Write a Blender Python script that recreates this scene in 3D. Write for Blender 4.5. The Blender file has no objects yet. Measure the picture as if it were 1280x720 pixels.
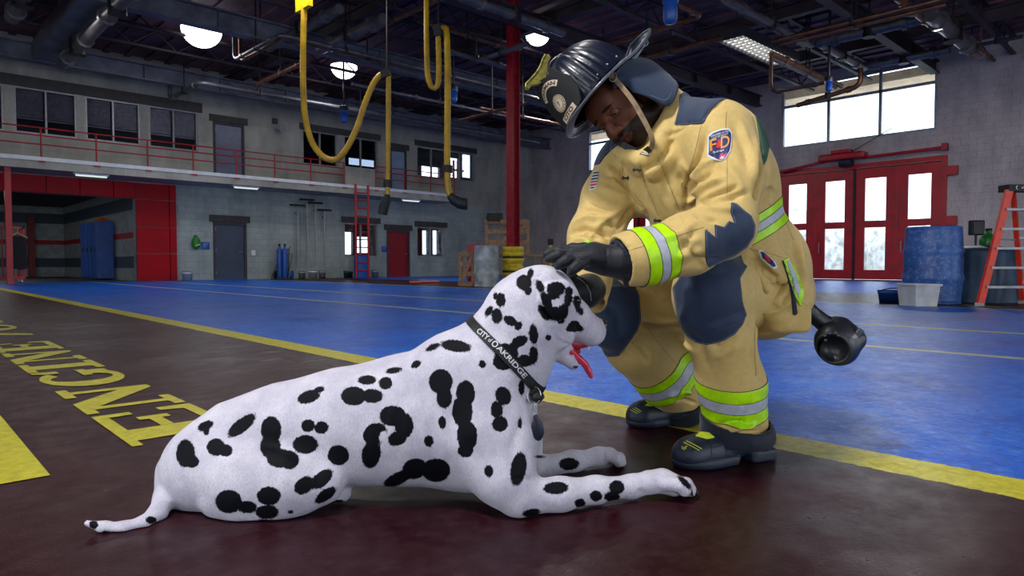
import bpy, bmesh, math, random
import numpy as np
from mathutils import Vector, Matrix
from mathutils.bvhtree import BVHTree
random.seed(7)
PI = math.pi
SC = bpy.context.scene
COL = SC.collection

# ------------------------------------------------------------------ camera
CF = 842.0
CH = 0.56
pit = math.atan(30 / CF)
_fh = np.array([.6875, .7262, 0.0]); _fh /= np.linalg.norm(_fh)
CR = np.array([_fh[1], -_fh[0], 0.0])
CFW = _fh * math.cos(pit) - np.array([0, 0, 1.0]) * math.sin(pit)
CU = np.cross(CR, CFW)
CO = np.array([0, 0, CH])
def ray(x, y): return CFW + CR * (x - 640) / CF - CU * (y - 360) / CF
def gnd(x, y, z=0.0):
    d = ray(x, y); return CO + d * ((z - CH) / d[2])
def onX(x, y, X): d = ray(x, y); return CO + d * (X / d[0])
def onY(x, y, Y): d = ray(x, y); return CO + d * (Y / d[1])
def P(x, y, t): return CO + ray(x, y) * t
def PM(a): return a / CF
def project(V):
    q = V - CO; z = q @ CFW
    return 640 + CF * (q @ CR) / z, 360 - CF * (q @ CU) / z, z
cam = bpy.data.cameras.new('camera'); camo = bpy.data.objects.new('camera', cam); COL.objects.link(camo)
cam.sensor_width = 36; cam.lens = CF * 36 / 1280; cam.clip_start = .02; cam.clip_end = 300
camo.matrix_world = Matrix(((CR[0], CU[0], -CFW[0], CO[0]), (CR[1], CU[1], -CFW[1], CO[1]), (CR[2], CU[2], -CFW[2], CO[2]), (0, 0, 0, 1)))
SC.camera = camo
SC.view_settings.view_transform = 'Standard'; SC.view_settings.look = 'None'
SC.view_settings.gamma = 1; SC.view_settings.use_curve_mapping = False

# ------------------------------------------------------------------ materials
def lin(c):
    def f(v):
        v /= 255.0
        return v / 12.92 if v <= .04045 else ((v + .055) / 1.055) ** 2.4
    return tuple(f(v) for v in c) + (1.0,)
class NT:
    def __init__(s, m):
        m.use_nodes = True; s.t = m.node_tree; s.n = s.t.nodes; s.l = s.t.links
        s.b = s.n.get('Principled BSDF')
    def add(s, typ, **kw):
        n = s.n.new(typ)
        for k, v in kw.items():
            if k.startswith('i_'):
                k2 = k[2:]; k2 = int(k2) if k2.isdigit() else k2.replace('_', ' ')
                if hasattr(v, 'is_output') or isinstance(v, bpy.types.NodeSocket): s.l.new(v, n.inputs[k2])
                else: n.inputs[k2].default_value = v
            else: setattr(n, k, v)
        return n
    def link(s, a, b): s.l.new(a, b)
    def noise(s, scale, detail=4, rough=.55, vec=None, dist=0.0):
        n = s.add('ShaderNodeTexNoise'); n.inputs['Scale'].default_value = scale; n.inputs['Detail'].default_value = detail
        n.inputs['Roughness'].default_value = rough; n.inputs['Distortion'].default_value = dist
        if vec is not None: s.link(vec, n.inputs['Vector'])
        return n.outputs['Fac']
    def ramp(s, fac, stops):
        r = s.add('ShaderNodeValToRGB'); s.link(fac, r.inputs['Fac']); e = r.color_ramp.elements
        while len(e) < len(stops): e.new(.5)
        for i, (p, c) in enumerate(stops):
            e[i].position = p; e[i].color = c if len(c) == 4 else tuple(c) + (1,)
        return r.outputs['Color']
    def mix(s, fac, a, b, mode='MIX'):
        m = s.add('ShaderNodeMix', data_type='RGBA', blend_type=mode)
        for i, v in ((0, fac), (6, a), (7, b)):
            if isinstance(v, bpy.types.NodeSocket): s.link(v, m.inputs[i])
            else: m.inputs[i].default_value = v
        return m.outputs[2]
    def math(s, op, a, b=0.0, c=0.0):
        m = s.add('ShaderNodeMath', operation=op)
        for i, v in ((0, a), (1, b), (2, c)):
            if isinstance(v, bpy.types.NodeSocket): s.link(v, m.inputs[i])
            else: m.inputs[i].default_value = v
        return m.outputs[0]
    def pos(s, scale=(1, 1, 1), obj=False, rot=(0, 0, 0)):
        g = s.add('ShaderNodeTexCoord').outputs['Object'] if obj else s.add('ShaderNodeNewGeometry').outputs['Position']
        m = s.add('ShaderNodeMapping'); s.link(g, m.inputs['Vector']); m.inputs['Scale'].default_value = scale; m.inputs['Rotation'].default_value = rot
        return m.outputs['Vector']
    def bump(s, h, strength=.3, dist=.01):
        b = s.add('ShaderNodeBump'); b.inputs['Strength'].default_value = strength; b.inputs['Distance'].default_value = dist
        s.link(h, b.inputs['Height']); s.link(b.outputs['Normal'], s.b.inputs['Normal']); return b
    def set(s, **kw):
        for k, v in kw.items():
            i = s.b.inputs[k.replace('_', ' ')]
            if isinstance(v, bpy.types.NodeSocket): s.link(v, i)
            else: i.default_value = v
MATS = {}
def mat(name, col=(128, 128, 128), rough=.6, metal=0.0, var=.12, vscale=6.0, bump=0.0, bscale=80.0, coat=0.0, spec=.5, obj=False):
    """a plain painted / worn material: base colour broken up by noise, optional bump"""
    if name in MATS: return MATS[name]
    m = bpy.data.materials.new(name); n = NT(m); c = lin(col)
    v = n.pos(obj=obj)
    f = n.noise(vscale, 5, .6, v)
    lo = tuple(max(0, x * (1 - 2.2 * var)) for x in c[:3]); hi = tuple(min(1, x * (1 + 1.6 * var)) for x in c[:3])
    n.set(Base_Color=n.ramp(f, [(.3, lo), (.7, hi)]), Metallic=metal, Coat_Weight=coat)
    n.b.inputs['Specular IOR Level'].default_value = spec
    rr = n.math('MULTIPLY_ADD', f, .25, rough - .12); n.set(Roughness=rr)
    if bump: n.bump(n.noise(bscale, 4, .6, v), bump, .01)
    MATS[name] = m; return m

# ------------------------------------------------------------------ objects
def tag(o, label=None, cat=None, group=None, kind=None):
    if label: o['label'] = label
    if cat: o['category'] = cat
    if group: o['group'] = group
    if kind: o['kind'] = kind
    return o
def thing(name, loc, label, cat, group=None):
    o = bpy.data.objects.new(name, None); COL.objects.link(o); o.location = tuple(float(v) for v in loc); o.empty_display_size = .1
    return tag(o, label, cat, group)
def link_mesh(name, me, parent=None, keep_world=True):
    o = bpy.data.objects.new(name, me); COL.objects.link(o)
    if parent is not None:
        o.parent = parent
        if keep_world:
            w = world_of(parent); o.matrix_parent_inverse = w.inverted()
    return o
def world_of(o):
    m = Matrix.LocRotScale(o.location, o.rotation_euler, o.scale)
    return (world_of(o.parent) @ o.matrix_parent_inverse @ m) if o.parent else m
def copy_tree(o, parent=None):
    c = o.copy(); COL.objects.link(c)
    if parent is not None: c.parent = parent; c.matrix_parent_inverse = o.matrix_parent_inverse.copy()
    for ch in list(o.children): copy_tree(ch, c)
    return c
class MB:
    """collects faces, world coordinates unless a matrix is set"""
    def __init__(s, M=None): s.v = []; s.f = []; s.mi = []; s.cur = 0; s.M = M; s.sm = []; s.smooth = False
    def _a(s, vs, fs, smooth=None):
        b = len(s.v)
        for p in vs:
            p = Vector([float(q) for q in p]); s.v.append(tuple(s.M @ p) if s.M else tuple(p))
        for f in fs: s.f.append([b + i for i in f]); s.mi.append(s.cur); s.sm.append(s.smooth if smooth is None else smooth)
        return s
    def m(s, i): s.cur = i; return s
    def box(s, a, b, bev=0.0):
        x0, y0, z0 = [min(p, q) for p, q in zip(a, b)]; x1, y1, z1 = [max(p, q) for p, q in zip(a, b)]
        if bev > 0:
            bev = min(bev, (x1 - x0) * .45, (y1 - y0) * .45, (z1 - z0) * .45)
            bm = bmesh.new(); bmesh.ops.create_cube(bm, size=1)
            bmesh.ops.scale(bm, vec=(x1 - x0, y1 - y0, z1 - z0), verts=bm.verts)
            bmesh.ops.translate(bm, vec=((x0 + x1) / 2, (y0 + y1) / 2, (z0 + z1) / 2), verts=bm.verts)
            bmesh.ops.bevel(bm, geom=bm.edges[:], offset=bev, segments=2, affect='EDGES', profile=.5)
            bm.verts.index_update(); s._a([v.co for v in bm.verts], [[v.index for v in f.verts] for f in bm.faces]); bm.free(); return s
        return s._a([(x0, y0, z0), (x1, y0, z0), (x1, y1, z0), (x0, y1, z0), (x0, y0, z1), (x1, y0, z1), (x1, y1, z1), (x0, y1, z1)],
                    [(0, 3, 2, 1), (4, 5, 6, 7), (0, 1, 5, 4), (1, 2, 6, 5), (2, 3, 7, 6), (3, 0, 4, 7)])
    def beam(s, a, b, w, h, up=(0, 0, 1)):
        a, b = Vector(map(float, a)), Vector(map(float, b)); d = (b - a); L = d.length
        if L < 1e-6: return s
        d /= L; upv = Vector(up)
        if abs(d.dot(upv)) > .98: upv = Vector((1, 0, 0))
        r = d.cross(upv).normalized(); u = r.cross(d)
        vs = [a + r * (sx * w / 2) + u * (sz * h / 2) + d * t for t in (0, L) for sx, sz in ((-1, -1), (1, -1), (1, 1), (-1, 1))]
        return s._a(vs, [(0, 1, 2, 3)[::-1], (4, 5, 6, 7), (0, 1, 5, 4), (1, 2, 6, 5), (2, 3, 7, 6), (3, 0, 4, 7)])
    def tube(s, pts, r, n=10, caps=True, closed=False):
        pts = [Vector([float(q) for q in p]) for p in pts]; k = len(pts)
        rs = r if isinstance(r, (list, tuple)) else [r] * k
        prev = None; vs = []
        for i, p in enumerate(pts):
            if closed: t = pts[(i + 1) % k] - pts[i - 1]
            else: t = pts[min(i + 1, k - 1)] - pts[max(i - 1, 0)]
            t.normalize()
            if prev is None:
                a = Vector((0, 0, 1)) if abs(t.z) < .9 else Vector((1, 0, 0)); u = (a - t * a.dot(t)).normalized()
            else: u = (prev - t * prev.dot(t)).normalized()
            prev = u; w = t.cross(u)
            for j in range(n):
                an = 2 * PI * j / n; vs.append(p + (u * math.cos(an) + w * math.sin(an)) * rs[i])
        fs = []
        for i in range(k if closed else k - 1):
            i2 = (i + 1) % k
            for j in range(n): fs.append((i * n + j, i * n + (j + 1) % n, i2 * n + (j + 1) % n, i2 * n + j))
        s._a(vs, fs, True)
        if caps and not closed:
            s._a(vs[:n], [tuple(range(n))[::-1]], False); s._a(vs[-n:], [tuple(range(n))], False)
        return s
    def lathe(s, prof, c=(0, 0, 0), axis=(0, 0, 1), n=28, smooth=True, caps=True):
        ax = Vector(axis).normalized(); a = Vector((1, 0, 0)) if abs(ax.x) < .9 else Vector((0, 1, 0))
        u = (a - ax * a.dot(ax)).normalized(); w = ax.cross(u); c = Vector([float(q) for q in c]); vs = []
        for r, z in prof:
            for j in range(n):
                an = 2 * PI * j / n; vs.append(c + ax * z + (u * math.cos(an) + w * math.sin(an)) * r)
        fs = [(i * n + j, i * n + (j + 1) % n, (i + 1) * n + (j + 1) % n, (i + 1) * n + j) for i in range(len(prof) - 1) for j in range(n)]
        s._a(vs, fs, smooth)
        if caps:
            if prof[0][0] > 1e-5: s._a(vs[:n], [tuple(range(n))[::-1]], False)
            if prof[-1][0] > 1e-5: s._a(vs[-n:], [tuple(range(n))], False)
        return s
    def prism(s, poly, org, ux, uy, th):
        """polygon (2D) placed with axes ux, uy at org and extruded by th along ux x uy"""
        org, ux, uy = Vector(map(float, org)), Vector(map(float, ux)).normalized(), Vector(map(float, uy)).normalized(); nz = ux.cross(uy); n = len(poly)
        ar = sum(poly[i][0] * poly[(i + 1) % n][1] - poly[(i + 1) % n][0] * poly[i][1] for i in range(n))
        if ar < 0: poly = poly[::-1]
        vs = [org + ux * p[0] + uy * p[1] for p in poly] + [org + ux * p[0] + uy * p[1] + nz * th for p in poly]
        fs = [tuple(range(n))[::-1], tuple(range(n, 2 * n))] + [(i, (i + 1) % n, n + (i + 1) % n, n + i) for i in range(n)]
        if th < 0: fs = [f[::-1] for f in fs]
        return s._a(vs, fs, False)
    def sphere(s, c, r, n=14, sc=(1, 1, 1)):
        vs = []; fs = []; c = Vector([float(q) for q in c]); m = n // 2
        vs.append(c + Vector((0, 0, -r * sc[2])))
        for i in range(1, m):
            th = -PI / 2 + PI * i / m
            for j in range(n):
                a = 2 * PI * j / n; vs.append(c + Vector((r * sc[0] * math.cos(th) * math.cos(a), r * sc[1] * math.cos(th) * math.sin(a), r * sc[2] * math.sin(th))))
        vs.append(c + Vector((0, 0, r * sc[2])))
        for j in range(n):
            fs.append((0, 1 + (j + 1) % n, 1 + j)); top = len(vs) - 1; b = 1 + (m - 2) * n; fs.append((top, b + j, b + (j + 1) % n))
        for i in range(m - 2):
            for j in range(n): fs.append((1 + i * n + j, 1 + i * n + (j + 1) % n, 1 + (i + 1) * n + (j + 1) % n, 1 + (i + 1) * n + j))
        return s._a(vs, fs, True)
    def build(s, name, mats, parent=None, **kw):
        me = bpy.data.meshes.new(name); me.from_pydata(s.v, [], s.f); me.update()
        for m in (mats if isinstance(mats, (list, tuple)) else [mats]): me.materials.append(m)
        for p, i, sm in zip(me.polygons, s.mi, s.sm): p.material_index = i; p.use_smooth = sm
        o = link_mesh(name, me, parent)
        return tag(o, **kw) if kw else o
def obj(name, mb, mats, label, cat, group=None):
    return mb.build(name, mats, None, label=label, cat=cat, group=group)
def struct(name, mb, mats, parent=None):
    o = mb.build(name, mats, parent)
    if parent is None: o['kind'] = 'structure'
    return o
def bent(pts, r=.12, n=5):
    """polyline with rounded corners"""
    pts = [Vector([float(q) for q in p]) for p in pts]; out = [pts[0]]
    for i in range(1, len(pts) - 1):
        a, b, c = pts[i - 1], pts[i], pts[i + 1]
        d1 = (a - b); d2 = (c - b); q = min(r, d1.length * .45, d2.length * .45)
        p0 = b + d1.normalized() * q; p1 = b + d2.normalized() * q
        for k in range(n + 1):
            t = k / n; out.append(p0 * (1 - t) ** 2 + b * 2 * t * (1 - t) + p1 * t * t)
    out.append(pts[-1]); return out
def text_mesh(body, size=1.0, extrude=.0, font=None, align='CENTER', spacing=1.0, bold=0.0):
    cu = bpy.data.curves.new('t', 'FONT'); cu.body = body; cu.size = size; cu.extrude = extrude; cu.align_x = align; cu.align_y = 'CENTER'; cu.space_character = spacing; cu.offset = bold
    cu.resolution_u = 3
    o = bpy.data.objects.new('t', cu); COL.objects.link(o)
    dg = bpy.context.evaluated_depsgraph_get(); me = bpy.data.meshes.new_from_object(o.evaluated_get(dg))
    bpy.data.objects.remove(o); return me
# ================================================================== THE ROOM
WY, WX, CZ = 24.5, 24.4, 7.3       # back wall, right wall, ceiling
BALY = 23.1
def m_block(name, col, axis, bw=.42, bh=.21, mortar=(.72), col2=None, bumps=.4, dv=.13):
    m = bpy.data.materials.new(name); n = NT(m); g = n.add('ShaderNodeNewGeometry').outputs['Position']
    sp = n.add('ShaderNodeSeparateXYZ'); n.link(g, sp.inputs[0]); cb = n.add('ShaderNodeCombineXYZ')
    n.link(sp.outputs[0 if axis == 'Y' else 1], cb.inputs[0]); n.link(sp.outputs[2], cb.inputs[1])
    br = n.add('ShaderNodeTexBrick'); n.link(cb.outputs[0], br.inputs['Vector'])
    br.inputs['Scale'].default_value = 1; br.inputs['Brick Width'].default_value = bw; br.inputs['Row Height'].default_value = bh
    br.inputs['Mortar Size'].default_value = .008; br.inputs['Mortar Smooth'].default_value = .4; br.inputs['Bias'].default_value = -.2
    c = lin(col); br.inputs['Color1'].default_value = tuple(v * (1 + dv) for v in c[:3]) + (1,); br.inputs['Color2'].default_value = tuple(v * (1 - dv) for v in c[:3]) + (1,)
    br.inputs['Mortar'].default_value = tuple(v * mortar for v in c[:3]) + (1,)
    st = n.noise(1.1, 6, .65, n.pos((1, 1, .45)))
    fine = n.noise(22, 5, .7, n.pos())
    col_ = n.mix(1.0, br.outputs['Color'], n.ramp(st, [(.3, (.62, .62, .64)), (.52, (.95, .95, .95)), (.75, (1.2, 1.18, 1.14))]), 'MULTIPLY')
    col_ = n.mix(1.0, col_, n.ramp(fine, [(.3, (.82, .82, .82)), (.7, (1.12, 1.12, 1.12))]), 'MULTIPLY')
    n.set(Base_Color=col_, Roughness=.55)
    h = n.math('ADD', n.math('MULTIPLY', br.outputs['Fac'], -1.0), n.math('MULTIPLY', fine, .35))
    n.bump(h, bumps, .012); return m
M_blockY = m_block('grey_block_wall', (150, 160, 160), 'Y', mortar=.8, dv=.08)
M_blockX = m_block('warm_block_wall', (172, 160, 162), 'X', mortar=.86, bumps=.5, dv=.05)
M_upper = m_block('upper_plaster_wall', (158, 156, 150), 'Y', 1.6, .8, .9, bumps=.15)

def m_floor():
    m = bpy.data.materials.new('painted_floor'); n = NT(m); g = n.pos()
    sp = n.add('ShaderNodeSeparateXYZ'); n.link(n.add('ShaderNodeNewGeometry').outputs['Position'], sp.inputs[0]); X, Y = sp.outputs[0], sp.outputs[1]
    def band(s, a, b):
        return n.math('MULTIPLY', n.math('GREATER_THAN', s, a), n.math('LESS_THAN', s, b))
    blotch = n.noise(1.3, 7, .68, g); fine = n.noise(26, 6, .75, n.pos((1, 1, 1)))
    scr = n.noise(9, 6, .75, n.pos((.35, 2.6, 1)), 1.2)
    blue = n.ramp(blotch, [(.25, lin((0, 56, 146))), (.5, lin((0, 90, 208))), (.78, lin((0, 124, 236)))])
    blue = n.mix(n.ramp(n.noise(34, 6, .8, n.pos((1, .55, 1))), [(.5, (0, 0, 0)), (.66, (.75, .75, .75))]), blue, lin((92, 150, 228)))
    blue = n.mix(n.ramp(n.noise(55, 4, .7, n.pos((1, .5, 1))), [(.5, (0, 0, 0)), (.64, (.55, .55, .55))]), blue, lin((3, 30, 92)))
    mar = n.ramp(blotch, [(.25, lin((26, 1, 8))), (.5, lin((40, 4, 13))), (.8, lin((54, 13, 26)))])
    mar = n.mix(n.math('MULTIPLY', n.ramp(fine, [(.45, (0, 0, 0)), (.75, (1, 1, 1))]), .28), mar, lin((84, 60, 66)))
    # worn pale scuffs in the engine bay
    sc_m = n.math('MULTIPLY', n.ramp(scr, [(.50, (0, 0, 0)), (.62, (1, 1, 1))]), n.math('MULTIPLY', band(Y, 3.4, 9.5), band(X, .95, 1.95)))
    sc_m = n.math('MULTIPLY', sc_m, n.ramp(n.noise(.8, 3, .5, g), [(.42, (0, 0, 0)), (.6, (1, 1, 1))]))
    mar = n.mix(n.math('MULTIPLY', sc_m, .8), mar, lin((128, 120, 128)))
    yel = n.ramp(fine, [(.3, lin((150, 140, 30))), (.55, lin((196, 186, 40))), (.8, lin((214, 206, 92)))])
    pale = n.ramp(fine, [(.3, lin((150, 150, 110))), (.7, lin((205, 205, 150)))])
    c = n.mix(band(X, -90, 2.06), blue, mar)
    c = n.mix(band(X, 10.2, 13.6), c, mar)
    rag = n.math('ADD', X, n.math('MULTIPLY', n.math('SUBTRACT', n.noise(30, 4, .7, g), .5), .03))
    c = n.mix(band(rag, 1.975, 2.155), c, yel)
    c = n.mix(band(X, 4.88, 4.97), c, pale); c = n.mix(band(X, 6.64, 6.74), c, yel); c = n.mix(band(X, 10.12, 10.22), c, yel)
    c = n.mix(n.math('MULTIPLY', band(Y, 13.0, 13.12), band(X, 13.6, 24)), c, yel)
    n.set(Base_Color=c, Roughness=n.ramp(n.noise(7, 6, .7, n.pos((1, 1, 1))), [(.3, (.26, .26, .26)), (.7, (.48, .48, .48))]))
    n.b.inputs['Specular IOR Level'].default_value = .20
    hb = n.math('ADD', n.noise(140, 4, .7, g), n.math('MULTIPLY', n.noise(9, 3, .5, g), 1.2))
    n.bump(hb, .22, .004); return m
M_floor = m_floor()
struct('floor', MB().box((-9, -9, -.2), (WX + .3, WY + .0, 0)), M_floor)
M_apron = mat('outdoor_concrete', (205, 203, 196), .8, vscale=2)

RED = (162, 2, 26)
M_red = mat('red_paint', RED, .38, var=.14, vscale=3, bump=.05)
M_redp = mat('red_panel', (158, 0, 22), .5, var=.12, vscale=1.2, spec=.2)
M_darkred = mat('dark_red_paint', (120, 16, 26), .5)
M_grey = mat('grey_steel', (104, 112, 124), .5, .35, var=.18, vscale=3, bump=.1)
M_dsteel = mat('dark_steel', (44, 46, 54), .5, .4, var=.2, vscale=3)
M_black = mat('black_metal', (20, 20, 24), .5, .2)
M_blackp = mat('black_rubber', (16, 17, 20), .62, bump=.1)
M_copper = mat('copper_pipe', (124, 84, 66), .4, .75, var=.2, vscale=4)
M_pipe = mat('grey_pipe', (104, 102, 108), .42, .6, var=.2, vscale=4)
M_yhose = mat('yellow_hose', (212, 164, 14), .42, var=.12, vscale=9)
M_white = mat('white_paint', (205, 210, 218), .5, var=.06)
M_lintel = mat('dark_lintel', (62, 58, 60), .7, var=.15)
M_dkdoor = mat('slate_door', (58, 68, 88), .45, var=.1, vscale=2)
M_ltdoor = mat('pale_blue_door', (128, 150, 180), .4, var=.08, vscale=2)
M_alum = mat('aluminium_frame', (150, 152, 158), .4, .5)
M_navyw = mat('navy_stripe', (34, 44, 62), .5)
M_wood = mat('pallet_wood', (150, 118, 92), .75, var=.2, vscale=14, bump=.3, bscale=60)
M_bluepl = mat('blue_plastic', (28, 78, 160), .38, var=.18, vscale=7, bump=.05)
M_yelpl = mat('yellow_plastic', (196, 172, 14), .35, var=.08)
M_greypl = mat('grey_plastic', (150, 156, 162), .5, var=.08)
M_whitepl = mat('white_plastic', (206, 210, 214), .45, var=.08)
M_ceil = mat('purple_brown_deck', (96, 62, 76), .7, var=.3, vscale=2)
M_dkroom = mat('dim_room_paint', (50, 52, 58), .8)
def m_glass(name, tint=(.9, .95, 1.0), refl=.12):
    m = bpy.data.materials.new(name); n = NT(m); o = n.n['Material Output']
    t = n.add('ShaderNodeBsdfTransparent'); t.inputs[0].default_value = tint + (1,)
    g = n.add('ShaderNodeBsdfGlossy'); g.inputs['Roughness'].default_value = .03
    f = n.add('ShaderNodeFresnel'); f.inputs[0].default_value = 1.5
    fm = n.math('MAXIMUM', n.math('ADD', f.outputs[0], refl), 0.0)
    mx = n.add('ShaderNodeMixShader'); n.link(fm, mx.inputs[0]); n.link(t.outputs[0], mx.inputs[1]); n.link(g.outputs[0], mx.inputs[2]); n.link(mx.outputs[0], o.inputs[0]); return m
M_glass = m_glass('window_glass', refl=.02); M_dglass = m_glass('smoky_glass', (.45, .5, .58), .10)
def emis(name, col, s):
    m = bpy.data.materials.new(name); n = NT(m); n.set(Base_Color=(0, 0, 0, 1)); n.b.inputs['Emission Color'].default_value = tuple(col) + (1,); n.b.inputs['Emission Strength'].default_value = s; return m
M_tube = emis('lit_tube', (.9, .97, 1), 2.2); M_sky = emis('lit_skylight', (1, 1, 1), 5)
M_tubew = emis('warm_lit_tube', (1, .96, .86), 2.6)

# ---- wall with rectangular holes (u along the wall, z up)
def wall_holes(mb, axis, c, th, u0, u1, z0, z1, holes):
    us = sorted({u0, u1, *[h[0] for h in holes], *[h[1] for h in holes]}); zs = sorted({z0, z1, *[h[2] for h in holes], *[h[3] for h in holes]})
    for i in range(len(us) - 1):
        a, b = us[i], us[i + 1]; run = None
        for j in range(len(zs) - 1):
            p, q = zs[j], zs[j + 1]; mu, mz = (a + b) / 2, (p + q) / 2
            solid = not any(h[0] < mu < h[1] and h[2] < mz < h[3] for h in holes)
            if solid: run = (run[0], q) if run else (p, q)
            if (not solid or j == len(zs) - 2) and run:
                if axis == 'Y': mb.box((a, c, run[0]), (b, c + th, run[1]))
                else: mb.box((c, a, run[0]), (c + th, b, run[1]))
                run = None
def rY(x0, x1, xr, yt, yb, Y=WY):     # px columns x0..x1 and rows yt, yb read at column xr
    return (onY(x0, yt, Y)[0], onY(x1, yt, Y)[0], onY(xr, yb, Y)[2], onY(xr, yt, Y)[2])
def rX(x0, x1, xr, yt, yb, X=WX):     # returns u along Y (low..high)
    a, b = onX(x0, yt, X)[1], onX(x1, yt, X)[1]
    return (min(a, b), max(a, b), onX(xr, yb, X)[2], onX(xr, yt, X)[2])
zU = (onY(57, 169, WY)[2], onY(57, 112.5, WY)[2])
def uw(x0, x1): return (onY(x0, 150, WY)[0], onY(x1, 150, WY)[0]) + zU
winsU = [uw(-70, 5), uw(18, 96), uw(107, 175), uw(186, 247)]
dU = rY(266, 305, 285, 154, 216); dU = (dU[0], dU[1], 3.5, dU[3])
wD = rY(378, 422, 400, 165, 207); wD2 = rY(430, 472, 400, 165, 207)
dE = rY(487, 508, 497, 187, 240); dE = (dE[0], dE[1], 3.5, dE[3])
wF = rY(521, 593, 557, 187, 224)
wL1 = rY(430, 472, 451, 279, 321); wL2 = rY(521, 556, 538, 284, 321)
dG = rY(266, 308, 287, 278, 349.3); dG = (dG[0], dG[1], 0, dG[3])
dR = rY(483, 512, 497, 288, 346); dR = (dR[0], dR[1], 0, dR[3])
POX = onY(170, 300, WY)[0]; POZ = onY(85, 243, WY)[2]
portal = (-12.0, POX, 0, POZ)
mb = MB(); wall_holes(mb, 'Y', WY, .3, -12, WX, 0, 3.3, [portal, dG, dR, wL1, wL2])
struct('wall_back_lower', mb, M_blockY)
mb = MB(); wall_holes(mb, 'Y', WY, .3, -12, WX, 3.3, CZ, winsU + [dU, wD, wD2, dE, wF])
struct('wall_back_upper', mb, M_upper)
# pilaster by the corner
a = onY(627, 200, WY - .35)[0]
struct('wall_back_pier', MB().box((a, WY - .35, 0), (WX, WY, CZ)), M_upper)
# rooms behind the back wall: dim shell, far-side openings, the upper right ones imitating reflections
farh = [rY(431, 441, 436, 290, 318, 28), rY(446, 462, 452, 296, 316, 28), rY(528, 535, 531, 288, 318, 28), rY(541, 548, 545, 288, 318, 28), rY(436, 470, 450, 198, 207, 28), rY(560, 574, 566, 197, 222, 28), rY(578, 590, 584, 193, 222, 28), rY(527, 550, 538, 208, 222, 28)]
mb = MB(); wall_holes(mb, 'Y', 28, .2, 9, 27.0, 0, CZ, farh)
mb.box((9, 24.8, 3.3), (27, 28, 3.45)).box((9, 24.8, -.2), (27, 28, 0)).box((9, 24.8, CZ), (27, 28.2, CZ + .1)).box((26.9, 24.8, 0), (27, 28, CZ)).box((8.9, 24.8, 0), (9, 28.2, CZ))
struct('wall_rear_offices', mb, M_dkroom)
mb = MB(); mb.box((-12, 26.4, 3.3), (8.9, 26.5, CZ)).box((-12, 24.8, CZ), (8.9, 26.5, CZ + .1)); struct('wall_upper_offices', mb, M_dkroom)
# red bars added behind the upper window to imitate reflected red frames
mb = MB()
for x in (561, 566, 571): p = onY(x, 200, 28); mb.box((p[0] - .05, 27.9, 4.4), (p[0] + .05, 27.98, 6))
p = onY(562, 212, 28); mb.box((p[0] - .3, 27.9, p[2] - .05), (p[0] + .9, 27.98, p[2] + .05)); struct('trim_reflected_bars', mb, M_red)

nwin = [0]
def window(axis, c, r, bars=1, hb=(), frame=M_alum, glass=M_glass, dep=.12, fw=.05, blind=None):
    nwin[0] += 1; u0, u1, z0, z1 = r
    w = bpy.data.objects.new('window_%d' % nwin[0], None); COL.objects.link(w); w['kind'] = 'structure'
    w.location = ((u0, c, z0) if axis == 'Y' else (c, u0, z0))
    def B(m, a0, a1, d0, d1, p0, p1):
        if axis == 'Y': m.box((a0, c + d0, p0), (a1, c + d1, p1))
        else: m.box((c + d0, a0, p0), (c + d1, a1, p1))
    f = MB(); B(f, u0, u0 + fw, .02, .14, z0, z1); B(f, u1 - fw, u1, .02, .14, z0, z1); B(f, u0 + fw, u1 - fw, .02, .14, z0, z0 + fw); B(f, u0 + fw, u1 - fw, .02, .14, z1 - fw, z1)
    for k in range(1, bars + 1):
        u = u0 + (u1 - u0) * k / (bars + 1); B(f, u - fw / 2, u + fw / 2, .03, .13, z0 + fw, z1 - fw)
    for t in hb:
        z = z0 + (z1 - z0) * t; B(f, u0 + fw, u1 - fw, .03, .13, z - fw / 2, z + fw / 2)
    fo = f.build('window_frame', frame, w)
    g = MB(); B(g, u0 + fw, u1 - fw, .08, .086, z0 + fw, z1 - fw); g.build('pane', glass, w)
    if blind:
        for k in range(bars + 1):
            a = u0 + (u1 - u0) * k / (bars + 1) + fw; b = u0 + (u1 - u0) * (k + 1) / (bars + 1) - fw
            bl = MB(); z = z1 - fw
            while z > z1 - (z1 - z0) * blind:
                if axis == 'Y': bl.beam((a, c + .2, z), (b, c + .2, z), .05, .006, up=(0, .5, .86))
                z -= .052
            bl.box((a, c + .17, z - .02), (b, c + .23, z)); bl.build('blind', M_blind, w)
    return w
M_blind = mat('venetian_blind', (150, 146, 156), .6); M_bglass = m_glass('office_glass', (.92, .93, .97), -.04)
for r in winsU: window('Y', WY, r, 1, blind=.62, glass=M_bglass)
window('Y', WY, wD, 1, glass=M_dglass); window('Y', WY, wD2, 1, glass=M_dglass); window('Y', WY, wF, 3, glass=M_glass)
window('Y', WY, wL1, 1, glass=M_glass); window('Y', WY, wL2, 1, glass=M_glass)
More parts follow.
